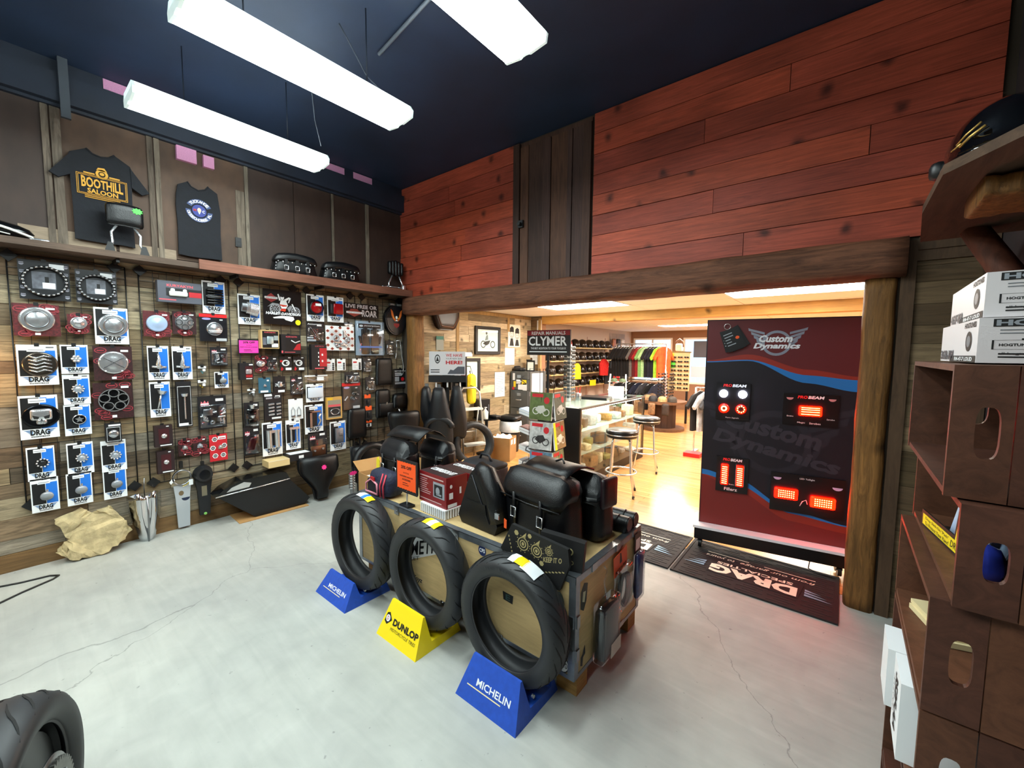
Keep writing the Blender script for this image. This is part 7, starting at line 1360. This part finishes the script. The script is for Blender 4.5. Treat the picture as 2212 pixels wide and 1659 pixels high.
# ---- magazine rack
o=thing('magazine_rack','black wire magazine spinner with a repair manual sign on top','magazine rack',(-2.60,3.86,.0),.12)
part('pole',MB().cyl((0,0,.03),(0,0,1.6),.016,None,10).cyl((0,0,0),(0,0,.03),.22,None,20),BLACK,o)
sg=part('sign_board',MB().box(-.27,.27,-.01,.01,1.57,1.85),mat('sign_board_black','#0c0b0d',.4),o)
part('sign_print',MB().quad(-.265,.265,1.79,1.845,-.0106,1).text('REPAIR MANUALS',-.21,.21,1.797,1.835,-.0112,0,bold=.02).text('CLYMER',-.25,.23,1.675,1.78,-.0112,0,bold=.022).text('THE BEST ADDITION TO YOUR TOOLBOX',-.22,.22,1.635,1.658,-.0112,0).lines(-.24,.24,1.595,1.62,-.0112,1,0,2,.4),[WHITE,mat('sign_red','#8e1420',.5)],sg)
for t,(z0,z1) in enumerate(((.18,.49),(.51,.82),(.84,1.15))):
    f=MB(); r=.15
    for z in (z0,z0+.1): f.tube([(-r,-r,z),(r,-r,z),(r,r,z),(-r,r,z)],.004,5,True)
    for x,y in ((-r,-r),(r,-r),(r,r),(-r,r),(0,-r),(r,0),(-r,0)): f.tube([(x,y,z0),(x,y,z1-.04)],.003,4)
    part('wire_tier',f,BLACK,o)
f=MB()
for x in (-.15,.02): f.tube([(x,-.15,1.16),(x,-.15,1.42),(x+.13,-.15,1.42),(x+.13,-.15,1.16)],.004,5)
f.tube([(-.15,-.15,1.3),(-.28,-.15,1.3),(-.2,-.15,1.35),(-.28,-.15,1.3),(-.2,-.15,1.25)],.005,5); part('empty_top_tier',f,BLACK,o)
mg=[('magazine with a green garden cover and red 2025 block, top front of the rack','#57683a','#c8c9c0'),('grey catalogue with a black motorcycle, lower front of the rack','#b5b8b8','#2c2d30'),('blue and grey magazine in the bottom front of the rack','#5b7f9a','#d8dad8')]
def magazine(label,loc,rz,c1,c2,lean=-.12,yl=None,red=False):
    m_=thing('magazine',label,'magazine',loc,(lean,0,rz),'magazines in the wire rack'); m_.scale=(1.15,1,1.08); part('pages',MB().box(-.12,.12,-.008,.008,0,.28),WHITE,m_); part('cover',MB().quad(-.12,.12,0,.28,-.0086),mat('cov'+c1,c1,.4,noise=(18,.55)),m_)
    f=MB().ring(-.05,.09,.028,.038,-.0092,0,16).ring(.06,.08,.028,.038,-.0092,0,16).poly([(-.06,.1),(.0,.06),(.06,.1),(.03,.15),(-.03,.14)],-.0092,0).quad(-.1,.02,.23,.265,-.0092,1).disc(.06,.2,.03,.035,-.0092,1,14)
    part('cover_print',f,[mat('covd'+c2,c2,.4),mat('cov_title',"#d8d9dc" if not red else '#c4202c',.4)],m_)
    if yl: part('title_strip',MB().quad(-.12,-.075,.0,.28,-.0094),mat('title_yellow','#d7e021',.45),m_)
    return m_
for (lab,c1,c2),z in zip(mg,(.855,.525,.195)): magazine(lab,(-2.60+.15*.12,3.86-.166,z+.004),.12,c1,c2,red='2025' in lab)
for lab,z,c1,c2,yl in (('dark magazine with a motorcycle, top right side of the rack',.855,'#4a5248','#b9bfc0',False),('tan magazine with a yellow title strip, right side of the rack',.525,'#8a7350','#e0ddd2',True),('mixed magazine in the bottom right side of the rack',.195,'#7f8a6a','#e8e6e0',False)): magazine(lab,(-2.60+.168,3.86+.02,z+.004),.12+PI/2,c1,c2,yl=yl)
for k,z in enumerate((.27,.45,.66,.87)):
    tr=part('side_tray',MB().box(-.34,-.16,-.1,.1,z,z+.012,mx=RY(.25)@T(0,0,-.05)).box(-.34,-.33,-.1,.1,z,z+.05,mx=RY(.25)@T(0,0,-.05)),mat('tray_smoke','#50555c',.3),o)
    for q in range(2):
        b=thing('repair_manual',['grey','pale','dark red','blue'][k]+' repair manual, '+('lower' if q==0 else 'upper')+' in the '+['lowest','second','third','top'][k]+' side tray of the rack','book',(-2.60-.24,3.83,z+.006+.031*q),(0,.25,.12),'manuals in the side trays'); part('pages',MB().box(-.085,.075,-.09,.09,-.0,.026),mat('book_pages','#dfe2e4',.5),b); part('cover',MB().box(-.084,.075,-.09,.09,.0262,.029),mat('bc%d'%k,('#8d9299','#b7bcc2','#5a2528','#6f93b8')[k],.4,noise=(25,.5)),b)
# ---- glass counter
o=thing('glass_counter','long glass display counter with a black end and goods inside','display case',(-2.66,4.2,0)); L_=1.95; w=.3
part('base',MB().box(-w,w,0,L_,0,.12),BLACK,o); part('end_panel',MB().box(-w,w,-.02,0,0,.95),mat('end_black','#0c0d10',.4),o); part('back_panel',MB().box(-w,-w+.02,0,L_,.12,.94),WHITE,o); part('far_post',MB().box(w-.03,w,L_-.03,L_,.12,.94),BLACK,o)
part('top_rail',MB().box(w-.03,w+.004,0,L_,.93,.955).box(-w,w,L_-.03,L_,.93,.955).box(-w,-w+.03,0,L_,.93,.955),mat('rail_steel','#8d8f95',.3,.8),o); part('corner_rail',MB().box(w-.012,w+.004,0,.015,.12,.94),STEEL,o)
part('front_glass',MB().add([(w,.0,.12),(w,L_,.12),(w,L_,.94),(w,0,.94)],[(0,1,2,3)]),GLASS,o); part('top_glass',MB().add([(-w,0,.957),(w,0,.957),(w,L_,.957),(-w,L_,.957)],[(0,1,2,3)]),GLASS,o)
for z in (.38,.66): part('glass_shelf',MB().box(-w+.02,w-.03,.01,L_-.04,z,z+.006),mat('shelf_glass_edge','#cfe0da',.15,alpha=.55),o)
part('case_light',MB().box(w-.07,w-.03,.05,L_-.05,.915,.93),mat('case_glow','#fffbe8',.5,emit=14,ecol='#fff3d6'),o)
rd=random.Random(8); GC=[('tan leather pouch','#c08a48'),('white boxed part','#e4e1da'),('grey chrome part','#a9adb3'),('black leather wallet','#26221f'),('olive pouch','#7d7f3a'),('cream carton','#d6caa6'),('brown leather glove','#8a5c34'),('silver tin','#c5c8c9')]
for k in range(24):
    lvl=k%3; zz=(.1205,.3865,.6665)[lvl]; yy=4.2+.12+.235*(k//3); nm,c=GC[(k*5+lvl)%8]; s=(rd.uniform(.1,.2),rd.uniform(.1,.18),rd.uniform(.05,.16))
    tag(part('case_item',MB().rbox((0,0,s[2]/2),s,.02,4),mat('ci'+c,c,.5,noise=(30,.4)),None,(-2.52+rd.uniform(-.08,.03),yy,zz),(0,0,rd.uniform(-.3,.3))),nm+[' on the floor of the glass counter',' on the middle glass shelf of the counter',' on the upper glass shelf of the counter'][lvl],'merchandise','goods in the glass counter')
# goods on the counter
tag(part('till_tray',MB().box(-.2,.2,-.15,.15,0,.03).box(-.19,.19,-.14,.14,.03,.035),mat('tray_dark','#15171a',.3),None,(-2.7,5.2,.9575),(0,0,.2)),'flat black tray lying on the glass counter','tray')
o=thing('pen_cup','tin cup of pens on the glass counter','pen cup',(-2.8,4.9,.9575)); part('cup',MB().lathe([(.001,0),(.04,0),(.042,.1),(.038,.1),(.036,.01)],16),STEEL,o); part('pens',MB().cyl((0,.01,.02),(.02,.03,.19),.005,None,6).cyl((0,-.01,.02),(-.03,0,.18),.005,None,6).cyl((.01,0,.02),(.03,-.03,.17),.005,None,6),mat('pen_mix','#c0392b',.5),o)
tag(part('white_carton',MB().box(-.1,.1,-.07,.07,0,.16).quad(-.08,.08,.02,.14,-.0705),WHITE,None,(-2.55,5.55,.9575),(0,0,.3)),'white carton standing on the glass counter','box')
shades_later=[]
o=thing('sunglass_spinner','tall white sunglasses spinner behind the magazine rack','sunglasses rack',(-2.86,4.75,.9575)); part('pole',MB().cyl((0,0,0),(0,0,.75),.03,None,10),WHITE,o); f=MB()
for k in range(14):
    for q,(dx,dy,rz) in enumerate(((0,-.06,0),(.06,0,PI/2))): shades_later.append(((-2.86+dx,4.75+dy,.9575+.06+.05*k),rz))
# ---- stools
def stool(label,x,y):
    o=thing('bar_stool',label,'stool',(x,y,.004),.35,'chrome bar stools'); h=.74
    part('seat',MB().lathe([(.001,h),(.15,h),(.175,h-.012),(.178,h-.03),(.17,h-.05),(.176,h-.065),(.17,h-.085),(.001,h-.085)],32),mat('stool_black','#131315',.3),o); part('seat_ring',MB().lathe([(.178,h-.045),(.181,h-.05),(.178,h-.056)],32),CHROME,o)
    for k in range(4):
        a=PI/2*k+PI/4; c,s=math.cos(a),math.sin(a); part('leg',MB().tube([(.04*c,.04*s,h-.09),(.12*c,.12*s,h-.10),(.135*c,.135*s,h-.14),(.155*c,.155*s,.28),(.22*c,.22*s,.0)],.011,8),CHROME,o); part('foot_cap',MB().cyl((.215*c,.215*s,.0),(.21*c,.21*s,.03),.015,None,8),BLACK,o)
    part('foot_ring',MB().tube([(.17*math.cos(a),.17*math.sin(a),.26) for a in [2*PI*k/24 for k in range(24)]],.01,8,True),CHROME,o)
stool('black and chrome bar stool nearer the crate',-1.92,4.36); stool('black and chrome bar stool nearer the cable spool',-2.06,5.46)
# ---- cable spool table with caps
o=thing('cable_spool','dark wooden cable spool used as a table in the far shop','table',(-2.95,8.75,.004)); SPW=wood('spool_wood',['#3c2820','#3c2820'],(9,9,.7),.6,0,.35,.2)
part('base_disc',MB().cyl((0,0,0),(0,0,.05),.43,None,32),wood('spool_disc',['#6a4a34','#6a4a34'],(3,3,3),.6,0,.3,.1),o); part('top_disc',MB().cyl((0,0,.56),(0,0,.61),.46,None,32),wood('spool_disc',['#6a4a34','#6a4a34'],(3,3,3),.6,0,.3,.1),o)
for k in range(14): a=2*PI*k/14; part('stave',MB().box(-.055,.055,-.25,-.22,.05,.56,mx=RZ(a)),SPW,o)
for k in range(6):
    a=-PI+.5*k; c=('#5c4630','#2a2522','#8a6a48','#1c1c20','#a8865a','#3a332c')[k]; hh=thing('hat',['brown leather hat on the cable spool','black studded cap on the cable spool','tan patterned cap on the cable spool','black cap on the cable spool','light tan cap on the cable spool','dark felt hat on the cable spool'][k],'hat',(-2.95+.34*math.cos(a*1.15),8.75+.34*math.sin(a*1.15),.615)); part('crown',MB().lathe([(.09,.02),(.088,.06),(.07,.1),(.03,.115),(.001,.118)],18),mat('hat'+c,c,.7,noise=(40,.4)),hh); part('brim',MB().lathe([(.088,.02),(.1 if k==0 else .094,.012),(.1 if k==0 else .094,.006),(.088,.012)],20,closed=True),mat('hat'+c,c,.7,noise=(40,.4)),hh)
for k in range(4): a=-PI*.85+.5*k; tag(part('hanging_bag',MB().rbox((0,0,-.12),(.14,.08,.24),.03,6),mat('hb%d'%(k%2),('#7a5a3c','#2c211c')[k%2],.7,noise=(40,.6)),None,(-2.95+.54*math.cos(a),8.75+.54*math.sin(a),.60)),['patterned tan bag hanging from the spool rim, nearest the clothes','dark brown bag hanging from the spool rim','patterned tan bag hanging from the front of the spool rim','dark brown fringed bag hanging from the spool rim, right side'][k],'bag')
# sunglasses board and stand near the spool
o=thing('sunglasses_board','pale yellow sunglasses display board beyond the spool','sunglasses rack',(-3.02,9.75,.0)); part('board',MB().box(-.28,.28,0,.05,.75,1.62),mat('board_cream','#d9c795',.6),o); part('board_leg',MB().box(-.26,-.22,0,.05,0,.75).box(.22,.26,0,.05,0,.75),BLACK,o); part('top_bar',MB().box(-.3,.3,-.01,.06,1.62,1.65),mat('olive_bar','#7d7348',.6),o)
SGM=MB().rbox((-.027,0,0),(.046,.014,.036),.008,4).rbox((.027,0,0),(.046,.014,.036),.008,4).box(-.01,.01,-.003,.003,.004,.01).box(-.052,-.048,0,.05,.0,.006).box(.048,.052,0,.05,.0,.006)
SGB=SGM.mesh('sunglasses',mat('shades_black','#1a1513',.2)); SGR=SGM.mesh('sunglasses',mat('shades_brown','#2b211c',.15)); SGG=SGM.mesh('sunglasses',mat('lens_grey','#6c7478',.15,.3))
def shades(me,loc,rz,lab,grp): q=bpy.data.objects.new('sunglasses',me); COL.objects.link(q); q.location=loc; q.rotation_euler=(0,0,rz); tag(q,lab,'sunglasses',grp)
for l_,r_ in shades_later: shades(SGG,l_,r_,'grey sunglasses on the white spinner on the glass counter','sunglasses on the white spinner')
for r_ in range(8):
    for c in range(3): shades(SGB,(-3.07+.14*c,9.69,.82+.1*r_),0,'dark sunglasses on the pale yellow display board','sunglasses on the yellow board')
part('price_card',MB().quad(-.28,-.06,1.47,1.6,-.03,0).quad(-.2,-.02,1.28,1.42,-.03,1),[mat('card_yellow','#ffe81a',.5),mat('card_green','#5ee04a',.5)],o)
o=thing('sunglasses_tower','round sunglasses tower on the cable spool','sunglasses rack',(-2.95,8.85,.615)); part('pole',MB().cyl((0,0,0),(0,0,.62),.015,None,8),mat('pole_pink','#c9a39a',.5),o)
for r_ in range(8):
    part('tier_ring',MB().tube([(.13*math.cos(t),.13*math.sin(t),.09+.065*r_) for t in [2*PI*k/12 for k in range(12)]],.003,4,True),STEEL,o)
    for a in (-2.6,-1.57,-.5,.6,2.0): shades(SGR,(-2.95+.15*math.cos(a),8.85+.15*math.sin(a),.715+.065*r_),a+PI/2,'brown sunglasses on the round tower on the cable spool','sunglasses on the spool tower')
o=thing('wicker_bag','brown handled bag with a white face standing on the sunglasses board','bag',(-2.98,9.77,1.651)); part('bag_body',MB().rbox((0,0,.09),(.16,.1,.18),.03,6),mat('bag_white','#e8e0d6',.6),o); part('handle',MB().tube([(-.08,0,.1),(-.07,0,.22),(0,0,.28),(.07,0,.22),(.08,0,.1)],.022,8),mat('bag_brown','#6e4a34',.6),o)
# ---- helmet shelves on the far left wall
hs=thing('helmet_shelves','four pine shelves of helmets on the far left wall','shelving',(-5.15,8.9,0),QA)
for z in (.82,1.12,1.42,1.72): part('shelf',MB().box(-1.6,1.6,-.3,0,z-.02,z),mat('pine_shelf','#c9b27c',.6),hs)
for x in (-1.5,-.5,.5,1.5): part('upright',MB().box(x-.015,x+.015,-.02,0,.5,2.0),mat('upright_pink','#b59a90',.6),hs)
def hel(label,y,z,c,r=.125):
    o=thing('helmet',label,'helmet',(-4.99,y,z),QA,'helmets on the far shelves'); part('shell',MB().lathe([(r*.9,0),(r,.02),(r,.07),(r*.9,.13),(r*.6,.18),(r*.25,.2),(.001,.205)],20,sx=.9),mat('hm'+c,c,.2),o); part('liner',MB().cyl((0,0,.0),(0,0,.01),r*.85,None,16),mat('liner_white','#dfe3e6',.6),o)
lab=('helmet on the top pine shelf','helmet on the second pine shelf','helmet on the third pine shelf','helmet on the lowest pine shelf'); cl=('#17120f','#1c1714','#241d18')
for lv,z in enumerate((1.72,1.42,1.12,.82)):
    for k in range(9): 
        c='#7a2320' if (lv==0 and k in(1,2)) else cl[(k+lv)%3]; hel(('dark red ' if c=='#7a2320' else 'black ')+lab[lv],7.5+.34*k,z+.0005,c)
o=thing('price_banner','yellow sale card hung on the helmet shelves','sign',(-4.80,9.1,.80),QA-.1); part('card',MB().box(-.13,.13,0,.005,0,.14),mat('card_yellow','#ffe81a',.5),o)
tag(part('yellow_vest',MB().prism([(-.12,0),(.12,0),(.1,.3),(.03,.36),(-.03,.36),(-.1,.3)],-.02,.02),YELLOW,None,(-4.74,8.2,1.0),(0,0,1.3)),'small yellow jacket hung in front of the helmet shelves','jacket')
# wire grid with goods on that wall, near the far corner
o=thing('wall_goods_grid','wire grid of hanging goods beside the helmet shelves','grid panel',(-5.14,11.1,1.2),QA); f=MB()
for k in range(12): f.tube([(-.5+.09*k,-.02,0),(-.5+.09*k,-.02,.95)],.004,4).tube([(-.5,-.02,.085*k),(.5,-.02,.085*k)],.004,4)
part('wires',f,STEEL,o)
for k in range(9): tag(part('hanging_mask',MB().rbox((0,-.05,0),(.2,.06,.22),.04,6),mat('mk%d'%(k%4),('#c9c5c0','#3a2f2b','#8e5a3c','#22201f')[k%4],.5,noise=(30,.5)),None,(-5.1,10.75+.28*(k%3),1.35+.27*(k//3)),(0,0,QA)),('white','dark brown','orange brown','black')[k%4]+' mask or face guard hanging on the goods grid','mask','goods on the far grid')
# ---- clothes racks
rk=thing('clothes_rack','chrome clothes rail hung with shirts and vests in the far shop','clothes rail',(-3.75,9.4,0)); part('rail',MB().tube([(-.6,0,1.82),(.6,0,1.82)],.014,8),CHROME,rk); part('rail',MB().tube([(-.6,0,.98),(.6,0,.98)],.014,8),CHROME,rk); part('upright',MB().tube([(-.6,0,0),(-.6,0,1.82)],.016,8),CHROME,rk); part('upright',MB().tube([(.6,0,0),(.6,0,1.82)],.016,8),CHROME,rk); part('foot',MB().box(-.63,-.57,-.25,.25,0,.03).box(.57,.63,-.25,.25,0,.03),CHROME,rk)
def garment(label,x,y,z,c,h,rz,n=None):
    o=thing('hanging_garment',label,'garment',(x,y,z),rz,'garments on the clothes rail'); body=[(-.2,-h),(.2,-h),(.21,-.3*h),(.3,-.45*h),(.33,-.38*h),(.2,-.08),(.06,-.02),(-.06,-.02),(-.2,-.08),(-.33,-.38*h),(-.3,-.45*h),(-.21,-.3*h)]
    part('cloth',MB().prism(body,-.022,.022),mat('gc'+c,c,.85,noise=(n or 12,.35)),o); part('hanger',MB().tube([(-.16,0,-.06),(0,0,.0),(.16,0,-.06)],.005,5).tube([(0,0,0),(0,0,.03),(.015,0,.05)],.003,5),CHROME,o)
gc=[('black','#101013'),('black','#141418'),('black','#0d0d10'),('black','#17171b'),('black','#121215'),('black','#101013'),('black and white plaid','#6a6664'),('dark red plaid','#5a1418'),('red','#8e1c20'),('green plaid','#7fae6a'),('green and white','#a9cf94'),('black','#141418'),('dark navy','#171b2a'),('dark navy','#141826'),('lime green','#9fe03a'),('orange','#f2581e')]
for k,(nm,c) in enumerate(gc): garment(nm+(' garment on the upper clothes rail' if k!=11 else ' garment on the upper rail between the green and navy ones'),-4.28+.072*k,9.4,1.77,c,.72,1.2,60 if 'plaid' in nm or 'white' in nm else None)
for k in range(7): garment(('black','dark grey','black','navy','grey','black','navy')[k]+' jacket on the lower clothes rail',-4.2+.15*k,9.4,.93,('#121216','#24262c','#15151a','#1c2238','#3a3c44','#121216','#1a2036')[k],.62,1.2)
for k,(c,nm) in enumerate((('#d3241f','red'),('#22252b','black'),('#2c3238','grey'),('#c02a2a','red'),('#8d2a6a','pink'),('#1c1e22','black'))): tag(part('small_garment',MB().prism([(-.1,-.4),(.1,-.4),(.12,-.1),(.04,0),(-.04,0),(-.12,-.1)],-.03,.03),mat('sg'+c,c,.8,noise=(30,.3)),None,(-4.62+.03*(k%3),9.3+.22*k,1.45-.22*(k%2)),(0,0,.9)),nm+' small top hanging between the helmets and the clothes rail','garment','small tops by the helmets')
# coats at the right edge
o=thing('coat_rail','low coat rail by the light display','clothes rail',(-1.55,7.0,0)); part('rail',MB().tube([(-.3,0,1.06),(.5,0,1.06)],.012,8),CHROME,o); part('upright',MB().tube([(.5,0,0),(.5,0,1.06)],.014,8),CHROME,o); part('upright',MB().tube([(-.3,0,0),(-.3,0,1.06)],.014,8),CHROME,o); part('foot',MB().box(-.33,-.27,-.2,.2,0,.025).box(.47,.53,-.2,.2,0,.025),CHROME,o)
for k in range(4): garment(('black coat on the low rail by the light display','pale grey jacket on the low rail by the light display','dark grey coat on the low rail by the light display','black jacket on the low rail by the light display')[k],-1.78+.1*k,7.0,1.02,('#131317','#b9bcc0','#3d4046','#17171c')[k],.64,1.2)
tag(part('red_boxes',MB().box(-.12,.12,-.1,.1,0,.06),RED,None,(-1.75,7.0,.3) if 0 else (-1.78,6.72,.004)),'low red box on the floor under the coats','box')
# green chair frame at the counter end, window goods
o=thing('folding_shelf','white folding ladder shelf of green caps near the clothes rail','shelf',(-3.75,8.2,0),.3); part('ladder_frame',MB().tube([(-.22,-.1,0),(-.16,.1,1.15)],.016,8).tube([(.22,-.1,0),(.16,.1,1.15)],.016,8),WHITE,o)
for k in range(5): part('shelf_rung',MB().box(-.2,.2,-.12+.035*k,.02+.035*k,.3+.17*k,.315+.17*k),WHITE,o)
for k in range(8): tag(part('cap',MB().lathe([(.075,0),(.075,.03),(.05,.06),(.001,.07)],14).box(-.05,.05,-.12,-.06,0,.01),mat('cap_green','#4d5f45',.7,noise=(30,.4)),None,(-3.85+.19*(k%2)+.0,8.17+.035*(k//2)-.02,.4855+.17*(k//2)-.0),(0,0,.3)),'dull green cap on the white ladder shelf','cap','caps on the ladder shelf')
for k,(x,z,w,h,c) in enumerate(((-3.2,1.5,.8,.45,'#4b4f5a'),(-3.2,.95,.9,.3,'#b9c8d8'))): tag(part('street_sign_banner',MB().box(-w/2,w/2,0,.02,0,h),mat('sb'+c,c,.6),None,(x+.3,12.08,z)),['grey shade hanging in the far right window','pale blue banner hanging in the far right window'][k],'banner')
